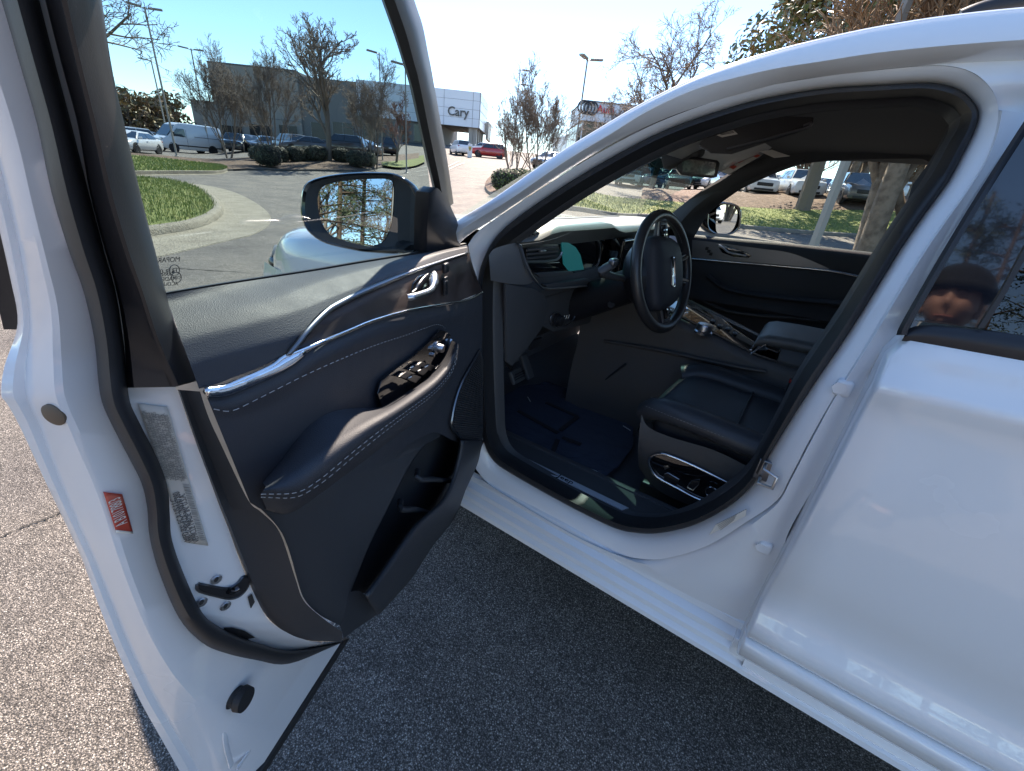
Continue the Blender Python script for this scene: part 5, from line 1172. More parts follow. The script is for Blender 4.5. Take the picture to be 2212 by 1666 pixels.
for i in range(9000):
    A = resamp([tuple(p)[:2] for p in near], 60) if i == 0 else A
    k_ = rn.uniform(0, 58.99); a = [lerp(A[int(k_)][j], A[int(k_)+1][j], k_ % 1) for j in (0, 1)]; q = V((a[0]-CAM.x, a[1]-CAM.y, 0)).normalized()*rn.uniform(.2, lerp(18., .8, (k_/59)**1.5)); x, y = a[0]+q.x, a[1]+q.y; spots.append((x, y, H(x, y)+.12))
tag(blades('verge_blades', spots, .05, .11, ['grass_a', 'grass_b', 'grass_c'], 4, .02), 'short mown grass on the far verge beside the van', 'grass', kind='stuff')
# right-hand side seen through the cabin: kerb, grass bank, mulch bank
r2 = [gp(u, v) for u, v in ((1150, 440), (1206, 452), (1280, 461), (1376, 470), (1480, 481), (1560, 490), (1640, 497), (1760, 507), (1880, 515), (2000, 530), (2150, 548))]
strip('bank_grass', push(r2, .18), push(r2, 6.5), 60, 8, 'lawn', .13, .16, kind='structure')
strip('bank_mulch', push(r2[3:], 6.4), push(r2[3:], 15.), 50, 8, 'mulch', zf=lambda f: .14+.25*sin(pi*f), kind='structure')
ring_sheet('bank_kerb', [(r2, -.02), (r2, .12), (push(r2, .03), .135), (push(r2, .16), .135), (push(r2, .2), .08)], 'concrete_dull')
rn = random.Random(9); spots = []; A = resamp([tuple(p)[:2] for p in r2], 80)
for i in range(12000):
    k_ = rn.uniform(0, 78.99); a = [lerp(A[int(k_)][j], A[int(k_)+1][j], k_ % 1) for j in (0, 1)]; q = V((a[0]-CAM.x, a[1]-CAM.y, 0)).normalized()*rn.uniform(.2, 6.6); x, y = a[0]+q.x, a[1]+q.y; spots.append((x+rn.uniform(-.3, .3), y, H(x, y)+.12))
tag(blades('bank_blades', spots, .05, .12, ['grass_a', 'grass_b', 'grass_c'], 6, .016), 'sunlit green grass on the bank past the passenger window', 'grass', kind='stuff')
# planter island on the drive up to the showroom
pi_ = [pol(1052, 26), pol(1050, 23), pol(1056, 20.5), pol(1070, 19), pol(1100, 18), pol(1150, 17.5)]
pf = [pol(1075, 31), pol(1085, 30), pol(1110, 28), pol(1140, 27), pol(1180, 26), pol(1220, 25)]
strip('planter_bed', pi_, pf, 30, 6, 'mulch', zf=lambda f: .13+.15*sin(pi*f), kind='structure')
ring_sheet('planter_kerb', [(pi_, .13), (push(pi_, -.05), .135), (push(pi_, -.14), .12), (push(pi_, -.17), .01), (push(pi_, -.55), .006)], 'concrete')
strip('planter_lawn', [pol(1062, 26.3), pol(1075, 24), pol(1095, 23)], [pol(1070, 30), pol(1090, 29), pol(1120, 27)], 12, 4, 'lawn', .20, .22, kind='structure')
# sunlit concrete drive apron and painted bay lines
def lane(name, a, b, wd, mat='road_paint', dz=.03):
    d = (b-a); d = V((d.x, d.y, 0)).normalized(); n_ = V((-d.y, d.x, 0))*wd/2; rows = []
    for i in range(13):
        p = a.lerp(b, i/12); rows.append([V(((p+n_*s).x, (p+n_*s).y, H((p+n_*s).x, (p+n_*s).y)+dz)) for s in (-1, 1)])
    return tag(loft(name, rows, mat), kind='structure')
for i, (u0, v0, u1, v1) in enumerate(((898, 372, 932, 366), (905, 381, 945, 372), (888, 366, 925, 360), (960, 372, 1003, 353), (966, 362, 990, 350))): lane('bay_line', gp(u0, v0), gp(u1, v1), .11)

# ------------------------------------------------------------------ cracks in the pavement
def crack(pts, wd, seed):
    rn = random.Random(seed); P = []
    for a, b in zip(pts, pts[1:]):
        for i in range(9): P.append(V(a).lerp(V(b), i/9)+V((rn.uniform(-1, 1), rn.uniform(-1, 1), 0))*wd*.9)
    P.append(V(pts[-1])); rows = []
    for i, p in enumerate(P):
        t = (P[min(i+1, len(P)-1)]-P[max(i-1, 0)]); n_ = V((-t.y, t.x, 0)).normalized()*wd*rn.uniform(.2, 1)*sin(pi*(i+.6)/(len(P)+.2)); rows.append([V((p.x, p.y, H(p.x, p.y)+.004))+n_, V((p.x, p.y, H(p.x, p.y)+.004))-n_])
    return tag(loft('pavement_crack', rows, 'crack'), kind='structure')
crack([gp(-60, 1245), gp(2, 1208), gp(60, 1165), gp(100, 1140), gp(131, 1127), gp(190, 1100), gp(260, 1050)], .006, 1)
crack([gp(-40, 1275), gp(10, 1258), gp(50, 1254)], .004, 2)
crack([gp(340, 579), gp(420, 585), gp(500, 589), gp(560, 593)], .014, 3)
crack([gp(0, 1322), gp(30, 1312), gp(42, 1308)], .005, 4)

# ------------------------------------------------------------------ trees
def bare(seed, h, stems=1, spread=.45, levels=5, r0=.14, up=.25, kids=(5, 5, 5, 4, 3), ratio=.62, split=.25, twig=.006, first=.30):
    rn = random.Random(seed); T = []; Cn = []
    def br(p, d, L, r, lv):
        n = 4 if lv == 0 else 3; P = [p.copy()]; q = p.copy(); dd = d.copy()
        for i in range(n):
            dd = (dd+V((rn.gauss(0, 1), rn.gauss(0, 1), rn.gauss(0, .6)))*(.10+.05*lv)+V((0, 0, up*.18))).normalized(); q = q+dd*(L/n); P.append(q.copy())
        r1 = max(twig*.7, r*.45)
        (T if lv <= 1 else Cn).append(tube(P, [lerp(r, r1, i/n) for i in range(n+1)], 6 if lv == 0 else 4 if lv < 3 else 3, cap=False))
        if lv >= levels: return
        k = kids[min(lv, len(kids)-1)]
        for i in range(k):
            f = lerp(first if lv == 0 else .25, 1., (i+rn.random()*.7)/k); f = min(f, .999); j = int(f*n); pt = P[j].lerp(P[j+1], f*n-j)
            loc = (P[j+1]-P[j]).normalized(); a = rn.uniform(0, 2*pi); e1 = loc.orthogonal().normalized(); e2 = loc.cross(e1)
            s = spread*rn.uniform(.7, 1.35); nd_ = (loc*cos(s)+(e1*cos(a)+e2*sin(a))*sin(s)).normalized()
            br(pt, nd_, L*ratio*rn.uniform(.75, 1.15)*(1.1-.35*f), max(twig, r*lerp(.62, .4, f)*.9), lv+1)
    for s in range(stems):
        a = 2*pi*s/stems+rn.uniform(-.4, .4); t = 0 if stems == 1 else rn.uniform(.12, .30)
        br(V((cos(a), sin(a), 0))*(0 if stems == 1 else .18), V((cos(a)*sin(t), sin(a)*sin(t), cos(t))), h*.55*rn.uniform(.88, 1.1), r0*(1 if stems == 1 else .65), 0)
    def clean(S): return [(vs, fs) for vs, fs in S]
    zt = max(v.z for S in (T, Cn) for vs, _ in S for v in vs); k = h/zt
    out = []
    for S in (T, Cn):
        vs, fs = merge(S); me = bpy.data.meshes.new('branches'); me.from_pydata([tuple(v*k) for v in vs], [], fs); me.update()
        me.polygons.foreach_set('use_smooth', [True]*len(me.polygons)); out.append(me)
    return out
TREES = {}
def tree_kind(key, bark, twigm, **kw):
    a, b = bare(**kw); a.materials.append(MAT(bark)); b.materials.append(MAT(twigm)); TREES[key] = (a, b, kw['h'])
tree_kind('vase', 'bark', 'twig', seed=11, h=7, stems=4, spread=.42, levels=5, r0=.085, up=.5, kids=(6, 5, 5, 4, 3), ratio=.62, twig=.0075, first=.18)
tree_kind('vase2', 'bark', 'twig', seed=23, h=7, stems=5, spread=.40, levels=5, r0=.08, up=.5, kids=(6, 5, 4, 4, 3), ratio=.60, twig=.0075, first=.18)
tree_kind('oak', 'bark', 'twig', seed=31, h=9, stems=1, spread=.50, levels=5, r0=.17, up=.42, kids=(9, 6, 5, 4, 3), ratio=.60, twig=.011, first=.25)
tree_kind('open', 'bark', 'twig', seed=47, h=9, stems=1, spread=.75, levels=5, r0=.15, up=.25, kids=(9, 6, 5, 4, 3), ratio=.62, twig=.010, first=.28)
tree_kind('red', 'bark', 'redtwig', seed=53, h=5, stems=1, spread=.55, levels=5, r0=.09, up=.35, kids=(9, 6, 5, 4, 3), ratio=.55, twig=.009, first=.2)
tree_kind('tan', 'barktan', 'tantwig', seed=61, h=11, stems=4, spread=.42, levels=4, r0=.30, up=.35, kids=(8, 7, 6, 5), ratio=.60, twig=.012, first=.12)
def tree(key, p, h, rz, name, label, group=None):
    a, b, h0 = TREES[key]; t = thing(name, label, 'tree', p, rz, group); t.scale = (h/h0,)*3
    for nm, me in (('trunk', a), ('crown', b)):
        o = bpy.data.objects.new(nm, me); COL.objects.link(o); o.parent = t
    return t
GB_ = 'bare trees along the mulch bed'
tree('open', pol(206, 33), 10.5, 1.0, 'bare_tree', 'tall bare tree with a leaning crown beside the dark window frame of the open door', GB_)
tree('vase', pol(498, 46), 8.5, .3, 'bare_tree', 'wide bare multi-stemmed tree behind the parked white van', GB_)
tree('vase2', pol(592, 43), 8.0, 2.0, 'bare_tree', 'bare rounded tree between the van and the widest trunk of the mulch bed', GB_)
tree('oak', pol(712, 38), 8.6, .5, 'bare_tree', 'tallest bare tree on the mulch bed, with a thick trunk above the door mirror', GB_)
tree('vase', pol(808, 38), 7.4, 4.0, 'bare_tree', 'narrow bare tree beside a lamp post at the end of the mulch bed', GB_)
tree('red', pol(856, 45), 5.7, 1.2, 'bare_tree', 'small reddish-brown tree on the lawn strip by the showroom', GB_)
tree('vase2', pol(1112, 25.5), 4.9, 1.0, 'bare_tree', 'bare upright crape myrtle in the drive planter, next to the clipped shrub', 'bare trees in the drive planter')
tree('vase', pol(1160, 25), 5.5, 2.2, 'bare_tree', 'larger bare crape myrtle in the drive planter, in front of the ring-sign showroom', 'bare trees in the drive planter')
tree('open', pol(1416, 33), 9.9, .2, 'bare_tree', 'large bare tree whose trunk stands on the bank seen through the windscreen')
tree('open', pol(1303, 40), 7.0, 2.9, 'bare_tree', 'thin bare sapling beside the ring-sign showroom')
T9 = tree('tan', pol(1893, 13.5, 0, 540), 12.5, .8, 'bare_tree', 'thick fluted tan trunk of a dense twiggy tree past the passenger window')
tree('tan', pol(1850, 42), 17, 2.8, 'bare_tree', 'dense tan twiggy tree behind the dark evergreen, above the roof')
tree('tan', pol(2150, 22, 0, 480), 13, 4.1, 'bare_tree', 'dense tan twiggy tree above the black roof rail')
# evergreen with glossy leaves
def leafy(name, label, p, h, rad, nleaf, mats, seed, leaf=.13, z0=.15, group=None, cat='tree'):
    rn = random.Random(seed); t = thing(name, label, cat, p, 0, group)
    vs, fs = [], []; mi = []; clumps = []
    for i in range(int(60)):
        a = rn.uniform(0, 2*pi); f = rn.random(); zz = lerp(z0, .95, f); rmax = rad*(1-.75*max(0, f-.2)**1.5)*rn.uniform(.55, 1.0)
        clumps.append((V((cos(a)*rmax, sin(a)*rmax, zz*h)), rad*rn.uniform(.22, .38)))
    for i in range(nleaf):
        c, cr = clumps[rn.randrange(len(clumps))]; d = V((rn.gauss(0, 1), rn.gauss(0, 1), rn.gauss(0, .8))).normalized(); q = c+d*cr*rn.random()**.4
        n_ = (d+V((rn.gauss(0, .6), rn.gauss(0, .6), rn.gauss(0, .6)+.3))).normalized(); e = n_.orthogonal().normalized(); g = n_.cross(e); a = rn.uniform(0, 2*pi)
        e, g = e*cos(a)+g*sin(a), g*cos(a)-e*sin(a); l = leaf*rn.uniform(.6, 1.3); o = len(vs)
        vs += [q-e*l, q+g*l*.42+n_*l*.1, q+e*l, q-g*l*.42+n_*l*.1]; fs += [(o, o+1, o+2), (o, o+2, o+3)]; k = rn.choices(range(len(mats)), [3, 4, 3][:len(mats)])[0]; mi += [k, k]
    cr_ = mesh('crown', vs, fs, None, t, smooth=False)
    for m_ in mats: cr_.data.materials.append(MAT(m_))
    cr_.data.polygons.foreach_set('material_index', mi)
    S = [tube([V((0, 0, 0)), V((.05, 0, h*.4)), V((0, .05, h*.85))], [.03*h, .008*h], 7)]
    for c, _ in clumps[::2]: S.append(tube([V((0, 0, c.z*.55)), V((c.x*.5, c.y*.5, c.z*.85)), c], [.008*h, .003*h], 4))
    vs, fs = merge(S); mesh('trunk', vs, fs, 'bark', t); return t
leafy('evergreen_tree', 'dense evergreen with glossy olive and bronze leaves above the roof', pol(1742, 30, 0, 430), 13.5, 4.8, 26000, ['mag_a', 'mag_b', 'mag_c'], 5, .17, .34)
for i, (u, r) in enumerate(((1745, 50), (1835, 52), (1905, 47), (1985, 45), (2060, 50))): tree(('tan', 'oak', 'red')[i % 3], pol(u, r), 9+i % 3, i*1.7, 'bare_tree', 'brown bare tree in the wood beyond the bank of parked cars', 'trees in the wood beyond the bank')
for i, (u, r) in enumerate(((225, 88), (262, 92), (285, 95), (305, 88), (330, 93), (352, 90), (372, 97), (398, 94))):
    leafy('distant_tree', 'low rusty-brown leafy tree on the skyline behind the white cars', pol(u, r), 5.2+(i*37 % 5)*.35, 3.0, 700, ['far_a', 'far_b', 'mag_b'], 70+i, .42, .05, 'distant trees on the skyline')
# clipped shrubs
def shrub(p, rx, rz_, label, group, seed, mats=('shrub_a', 'shrub_b'), name='clipped_shrub'):
    rn = random.Random(seed); t = thing(name, label, 'shrub', p, 0, group); vs, fs, mi = [], [], []
    for i in range(1500):
        d = V((rn.gauss(0, 1), rn.gauss(0, 1), rn.gauss(0, 1))).normalized(); k = (abs(d.x)**3.2+abs(d.y)**3.2+abs(d.z)**3.2)**(-1/3.2)
        q = V((d.x*k*rx, d.y*k*rx, rz_+d.z*k*rz_*.98))*1.0; q = V((q.x, q.y, q.z))+d*rn.uniform(-.05, .03); n_ = (d+V((rn.gauss(0, .5), rn.gauss(0, .5), rn.gauss(0, .5)))).normalized()
        e = n_.orthogonal().normalized(); g = n_.cross(e); l = rn.uniform(.025, .055); o = len(vs); vs += [q-e*l, q+g*l*.6, q+e*l, q-g*l*.6]; fs.append((o, o+1, o+2, o+3)); mi.append(rn.choice((0, 0, 1)))
    o = mesh('foliage', vs, fs, None, t, smooth=False)
    for m_ in mats: o.data.materials.append(MAT(m_))
    o.data.polygons.foreach_set('material_index', mi)
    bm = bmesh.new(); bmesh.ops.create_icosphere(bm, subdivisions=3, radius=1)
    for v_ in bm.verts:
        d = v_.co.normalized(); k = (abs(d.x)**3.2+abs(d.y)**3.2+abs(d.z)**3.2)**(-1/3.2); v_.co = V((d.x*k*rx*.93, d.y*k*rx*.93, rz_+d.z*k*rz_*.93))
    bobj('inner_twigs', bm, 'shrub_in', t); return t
for i, (u, r, a, b) in enumerate(((566, 37.5, .65, .46), (580, 33.0, .70, .60), (604, 37, .6, .5), (642, 37.5, .56, .5), (668, 38, .56, .46), (689, 37.5, .58, .5), (738, 38, .6, .46), (774, 36, .72, .52), (797, 38, .52, .46))):
    shrub(pol(u, r, .15), a, b, ('clipped shrub half hidden behind the broadest dark shrub of the mulch bed', 'broadest dark clipped shrub on the mulch bed, nearest the road kerb', 'clipped shrub just right of the broadest dark shrub', 'square clipped shrub standing alone before the silver SUV', 'low clipped shrub left of the thick tree trunk, second from it', 'clipped shrub right beside the thick tree trunk', 'clipped shrub in the shade right of the thick tree trunk', 'wide clipped shrub between the thick trunk and the narrow bare tree', 'small clipped shrub at the foot of the narrow bare tree')[i], 'clipped shrubs on the mulch bed', 100+i)
shrub(pol(1101, 19.6, .1), .62, .42, 'low bright-green clipped shrub at the kerb of the drive planter', None, 130, ('shrub_g', 'shrub_a'))
shrub(pol(1128, 20.2, .1), .5, .40, 'green clipped shrub beside the windscreen pillar in the drive planter', None, 131, ('shrub_g', 'shrub_a'))

# ------------------------------------------------------------------ lamp posts
def post(p, h, heads, label, rz=0., group='lamp posts of the lots', r=.065, base=True):
    t = thing('lamp_post', label, 'lamp post', p, rz, group)
    vs, fs = tube([V((0, 0, 0)), V((0, 0, h))], [r*1.15, r*.9], 4); mesh('pole', vs, fs, 'pole', t, smooth=False)
    if base: lathe([(.26, 0), (.26, .55), (.24, .6), (.05, .6)], Matrix.Identity(4), 16, 'concrete_base', 'concrete', t) if base == 2 else lathe([(.16, .0), (.16, .05), (.10, .08)], Matrix.Identity(4), 12, 'base_plate', 'pole', t)
    for a, z in heads:
        d = V((cos(a), sin(a), 0)); n_ = V((-d.y, d.x, 0))
        tubeo('arm', [V((0, 0, z-.12)), d*.25+V((0, 0, z-.06))], .035, 'pole', t, 5)
        hd = [d*.2+n_*.16, d*.95+n_*.18, d*1.0+n_*.1, d*1.0-n_*.1, d*.95-n_*.18, d*.2-n_*.16]
        prism([q+V((0, 0, z-.10+.06*q.dot(d))) for q in hd], (0, 0, .09), 'lamp_head', 'pole', t, .02)
    return t
LR = az_of(500)+pi/2
post(pol(387, 46), 9.1, [(LR+.3, 9.1), (LR+pi-.1, 9.1)], 'tall grey twin-head lamp post beside the nose of the white van')
post(pol(377, 62), 7.6, [(LR, 7.6)], 'slim lamp post further off, just behind the nose of the white van')
post(pol(460, 58), 8.6, [(LR, 8.6), (LR+pi, 8.6)], 'dark twin-head lamp post rising out of the wide tree behind the van')
post(pol(827, 45), 8.0, [(LR, 8.0)], 'lamp post with one head, rising through the narrow tree of the mulch bed')
post(pol(878, 38), 6.9, [(LR, 6.9)], 'slim lamp post standing at the road edge, close to the front window frame')
post(pol(1106, 48), 7.9, [(LR+pi, 7.9), (LR+pi, 6.8)], 'lamp post with stacked heads behind the crape myrtles')
post(pol(1237, 34), 6.9, [(LR+.5, 6.9), (LR+pi-.5, 6.9)], 'lamp post with two drooping heads before the ring-sign showroom')
post(pol(1752, 12.5, 0, 545), 9.5, [(LR, 9.5)], 'sunlit square lamp post outside the passenger window', group=None, r=.085)
post(pol(1510, 60), 9, [(LR, 9)], 'far lamp post seen through the windscreen beside the mirror')
# ------------------------------------------------------------------ showroom buildings
def wallbox(name, a, b, z0, z1, depth, mat, parent, bev=0):
    a = V((a[0], a[1], 0)); b = V((b[0], b[1], 0)); t = (b-a).normalized(); n_ = V((-t.y, t.x, 0))
    if n_.dot(a-V((CAM.x, CAM.y, 0))) < 0: n_ = -n_
    return prism([a+V((0, 0, z0)), b+V((0, 0, z0)), b+n_*depth+V((0, 0, z0)), a+n_*depth+V((0, 0, z0))], (0, 0, z1-z0), name, mat, parent, bev)
SA, SB = pol(467, 104), pol(1030, 87); SD = V(((SB-SA).x, (SB-SA).y, 0)); SL = SD.length; SD.normalize(); SN = V((-SD.y, SD.x, 0))
if SN.dot(SA-CAM) < 0: SN = -SN
def fac(u):            # distance along the front at sight line u
    q = ray(u, 250); l = hypot(q.x, q.y); dx, dy = q.x/l, q.y/l; den = dx*(-SD.y)+dy*SD.x
    # solve CAM + r d = SA + s SD
    ax, ay = SA.x-CAM.x, SA.y-CAM.y; det = dx*(-SD.y)-dy*(-SD.x); r = (ax*(-SD.y)-ay*(-SD.x))/det; s = (dx*ay-dy*ax)/det
    return s, r
def fz(u, v): s, r = fac(u); return at_r(u, v, r).z
def fpnt(s, z, out=0.): p = SA+SD*s-SN*out; return V((p.x, p.y, z))
SH = thing('showroom_building', 'long showroom with pale panelled fascia over a drive-through, lettered Cary', 'building', (SA.x, SA.y, 0))
SH.location = (0, 0, 0)
sv = {u: fac(u)[0] for u in (412, 467, 650, 773, 903, 952, 1015, 1030)}
zr, zf_ = fz(1030, 199), fz(1030, 277)
ztop = fz(560, 146); zlow = 0.5
wallbox('tall_block', fpnt(sv[467], 0), fpnt(sv[650], 0), zlow, ztop, 18, 'eifs', SH)
wallbox('low_wing', fpnt(sv[412], 0, -.6), fpnt(sv[467]-.01, 0, -.6), zlow, fz(440, 217), 16, 'eifs', SH)
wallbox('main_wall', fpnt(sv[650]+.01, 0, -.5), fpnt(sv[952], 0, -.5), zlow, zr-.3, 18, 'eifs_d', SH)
tubeo('parapet_cap', [fpnt(sv[467], ztop), fpnt(sv[650], ztop)], .12, 'seam', SH, 4)
# fascia: cladding panels with open joints in front of a dark backing
s0, s1 = sv[773], SL
wallbox('fascia_backing', fpnt(s0, 0, .10), fpnt(s1, 0, .10), zf_, zr-.05, 14, 'seam', SH)
cols_ = 6; rows_ = 4; hz_ = (zr-zf_)/rows_
edges = [s0+(fac(959)[0]-s0)*i/4 for i in range(5)]+[fac(1021)[0], s1]
for c in range(6):
    for r_ in range(rows_):
        a, b = edges[c]+.03, edges[c+1]-.03
        wallbox('cladding_panel', fpnt(a, 0, .20), fpnt(b, 0, .20), zf_+hz_*r_+.02, zf_+hz_*(r_+1)-.02, .09, 'panel_white', SH)
ep = fpnt(s1, 0, .2)
for r_ in range(rows_):
    for k in range(3):
        a = ep+SN*(.3+k*4.4)+SD*.02; b = ep+SN*(.3+(k+1)*4.4-.1)+SD*.02
        prism([a+V((0, 0, zf_+hz_*r_+.04)), b+V((0, 0, zf_+hz_*r_+.04)), b+V((0, 0, zf_+hz_*(r_+1)-.04)), a+V((0, 0, zf_+hz_*(r_+1)-.04))], SD*.08, 'cladding_panel', 'panel_white', SH)
prism([ep+SN*9+SD*.3+V((0, 0, zf_-1.0)), ep+SN*15+SD*.3+V((0, 0, zf_-1.2)), ep+SN*15+SD*.3+V((0, 0, zf_+1.9)), ep+SN*9+SD*.3+V((0, 0, zf_+1.9))], SD*.5, 'side_sign_box', 'pole', SH)
ct = fpnt(fac(990)[0], fz(990, 243), .34)
text('Cary', 1.85, frame(ct, SD, V((0, 0, 1))), 'logo_dark', SH, 'sign_lettering', .05, bold=.03)
# canopy soffit, columns, windows
for i, (uu, dpt) in enumerate(((1017, .6), (1026, .8), (1026, 4.0), (1026, 7.5), (1026, 11.0))):
    p = fpnt(fac(uu)[0], 0, -dpt); w_ = .35
    prism([p+SD*w_+V((0, 0, 1.5)), p-SD*w_+V((0, 0, 1.5)), p-SD*w_+SN*.6+V((0, 0, 1.5)), p+SD*w_+SN*.6+V((0, 0, 1.5))], (0, 0, zf_-1.5), 'column', 'pole', SH)
for i in range(7):
    a = sv[952]+.3+i*.9; prism([fpnt(a, zf_-.06, -1.), fpnt(a+.45, zf_-.06, -1.), fpnt(a+.45, zf_-.06, -12), fpnt(a, zf_-.06, -12)], (0, 0, -.06), 'soffit_slat', 'tan_plug', SH)
def window(s_a, s_b, za, zb, out, mat='dark_window'):
    f = wallbox('window', fpnt(s_a, 0, out), fpnt(s_b, 0, out), za, zb, .1, mat, SH); n_ = max(1, int((s_b-s_a)/1.6))
    for i in range(n_+1):
        s_ = lerp(s_a, s_b, i/n_); wallbox('mullion', fpnt(s_-.04, 0, out+.03), fpnt(s_+.04, 0, out+.03), za, zb, .05, 'pole', f)
for k, (ua, ub) in enumerate(((475, 520), (535, 585), (600, 640), (668, 705), (715, 760), (780, 830), (840, 880), (893, 915))):
    zb_ = H(*fpnt(fac(ua)[0], 0)[:2]); window(fac(ua)[0], fac(ub)[0], zb_+.3, zb_+2.9, -.3 if ua > 650 else .1, 'pale_window' if ua == 893 else 'dark_window')
for k in range(3): wallbox('wall_band', fpnt(sv[467], 0, .06), fpnt(sv[650], 0, .06), ztop-3.0-k*2.2, ztop-2.9-k*2.2, .06, 'seam', SH)
# ring-sign showroom
AA, AB = pol(1241, 64), pol(1460, 67); AD = V(((AB-AA).x, (AB-AA).y, 0)); AL = AD.length; AD.normalize(); AN = V((-AD.y, AD.x, 0))
if AN.dot(AA-CAM) < 0: AN = -AN
def ap(s, z, out=0.): p = AA+AD*s-AN*out; return V((p.x, p.y, z))
def asol(u):
    q = ray(u, 250); l = hypot(q.x, q.y); dx, dy = q.x/l, q.y/l; ax, ay = AA.x-CAM.x, AA.y-CAM.y; det = dx*(-AD.y)-dy*(-AD.x)
    return (dx*ay-dy*ax)/det, (ax*(-AD.y)-ay*(-AD.x))/det
AU = thing('showroom_building', 'pale showroom with four overlapping rings and red lettering on its fascia', 'building'); 
za1, za0 = at_r(1241, 216, 64).z, at_r(1241, 258, 64).z
def abox(name, sa, sb, z0, z1, d, mat, out=0.): 
    return prism([ap(sa, z0, out), ap(sb, z0, out), ap(sb, z0, out-d), ap(sa, z0, out-d)], (0, 0, z1-z0), name, mat, AU)
abox('fascia', 0, AL, za0, za1, 12, 'panel_white'); abox('parapet_cap', -.1, AL, za1, za1+.12, 12, 'seam', .1)
abox('glass_wall', .3, AL, 1.5, za0, 10, 'pale_window', -.6); abox('floor_band', .2, AL, za0-3.4, za0-3.1, .3, 'pole', -.4)
for i in range(10): abox('mullion', .3+i*1.9, .42+i*1.9, 1.5, za0, .15, 'panel_white', -.5)
for i in range(4): prism([ap(0, 1.5, -2.0-i*2.6), ap(0, 1.5, -4.4-i*2.6), ap(0, za0-.3, -4.4-i*2.6), ap(0, za0-.3, -2.0-i*2.6)], AD*-.1, 'side_window', 'dark_window', AU)
lowp = pol(1188, 88); lowq = pol(1216, 78)
wallbox('rear_wing', lowp, lowq, 1.5, at_r(1200, 293, 82).z, 8, 'panel_white', AU)
for k in range(4):
    s_, r_ = asol(1257+k*6.8); c = ap(s_, at_r(1257, 231, r_).z-.03*k, .16); rad = .66
    tubeo('ring_emblem', [c+AD*rad*cos(t*pi/14)+V((0, 0, rad*sin(t*pi/14))) for t in range(28)], .09, 'logo_dark', AU, 6, closed=True)
s_, r_ = asol(1306); text('Audi', 1.15, frame(ap(s_, at_r(1306, 238, r_).z, .14), AD, V((0, 0, 1))), 'logo_red', AU, 'sign_lettering', .04, bold=.015)
abox('fascia_joint', 0, AL, za0+.9, za0+.94, .05, 'seam', .02)
# glass hall beyond the windscreen and a far block on the left
BA_, BB_ = pol(1440, 75), pol(1660, 75)
GH = thing('glass_hall', 'pale glazed hall with a grid of mullions, seen through the upper windscreen', 'building')
zt_ = at_r(1550, 310, 75).z
wallbox('wall', BA_, BB_, 2., zt_, 10, 'panel_teal', GH)
bd = (BB_-BA_).normalized(); bn = V((bd.y, -bd.x, 0)); bn = -bn if bn.dot(BA_-CAM) > 0 else bn
for i in range(9): p = BA_.lerp(BB_, (i+.5)/9)+bn*.1; prism([V((p.x, p.y, 2.))+bd*.12, V((p.x, p.y, 2.))-bd*.12, V((p.x, p.y, zt_))-bd*.12, V((p.x, p.y, zt_))+bd*.12], bn*.08, 'mullion', 'sign_white', GH)
for k in range(4):
    z = lerp(3.5, zt_-.8, k/3); prism([V((BA_.x, BA_.y, z))+bn*.1, V((BB_.x, BB_.y, z))+bn*.1, V((BB_.x, BB_.y, z+.2))+bn*.1, V((BA_.x, BA_.y, z+.2))+bn*.1], bn*.1, 'transom', 'sign_white', GH)
FB_ = thing('far_building', 'small brown flat-roofed block far off beside the window frame of the open door', 'building')
wallbox('wall', pol(232, 80), pol(276, 80), .5, at_r(262, 200, 79).z, 3, 'eifs', FB_); wallbox('roof_edge', pol(231, 79.8), pol(277, 79.8), at_r(262, 200, 79).z, at_r(262, 198, 79).z+.2, 3.4, 'seam', FB_)
# entrance pylon with a small shield
py = pol(1013.5, 61); PY = thing('pylon_sign', 'small white pylon sign with a gold shield in front of the drive-through', 'sign', py, az_of(1013)+pi/2)
rbox('panel', (0, 0, .75), (.55, .14, 1.5), 'sign_white', PY, .02)
prism([V((x*.17, -.075, .98+z*.22)) for x, z in ((-1, 1), (0, 1.15), (1, 1), (.95, 0), (.5, -.8), (0, -1.2), (-.5, -.8), (-.95, 0))], (0, -.02, 0), 'shield_emblem', 'gold', PY)
prism([V((x*.17, .075, .98+z*.22)) for x, z in ((-1, 1), (0, 1.15), (1, 1), (.95, 0), (.5, -.8), (0, -1.2), (-.5, -.8), (-.95, 0))], (0, .02, 0), 'shield_emblem', 'gold', PY)
rbox('shield_bar', (0, -.1, .98), (.2, .012, .05), 'logo_dark', PY, .0)
rbox('shield_bar', (0, .1, .98), (.2, .012, .05), 'logo_dark', PY, .0)

# ------------------------------------------------------------------ background vehicles
def wheel(t, x, y, r=.34, w=.22):
    sgn = 1 if y > 0 else -1; M = Matrix.Translation(V((x, y, r))) @ Matrix.Rotation(-sgn*pi/2, 4, 'X')
    o = lathe([(r*.62, -w/2), (r*.93, -w/2), (r, -w*.3), (r, w*.3), (r*.93, w/2), (r*.66, w/2), (r*.62, w*.3)], M, 20, 'wheel', 'tyre', t)
    lathe([(r*.64, w*.2), (r*.63, w*.46), (r*.55, w*.36), (r*.18, w*.30), (r*.12, w*.40), (.01, w*.42)], M, 20, 'rim', 'rim', o)
    for k in range(5):
        a = 2*pi*k/5; q = [M @ V((c*cos(a)-s*sin(a), c*sin(a)+s*cos(a), w*.37)) for c, s in ((r*.12, .035), (r*.58, .05), (r*.58, -.05), (r*.12, -.035))]
        prism(q, (M.to_3x3() @ V((0, 0, w*.08))), 'spoke', 'rim', o)
PROTO = {}
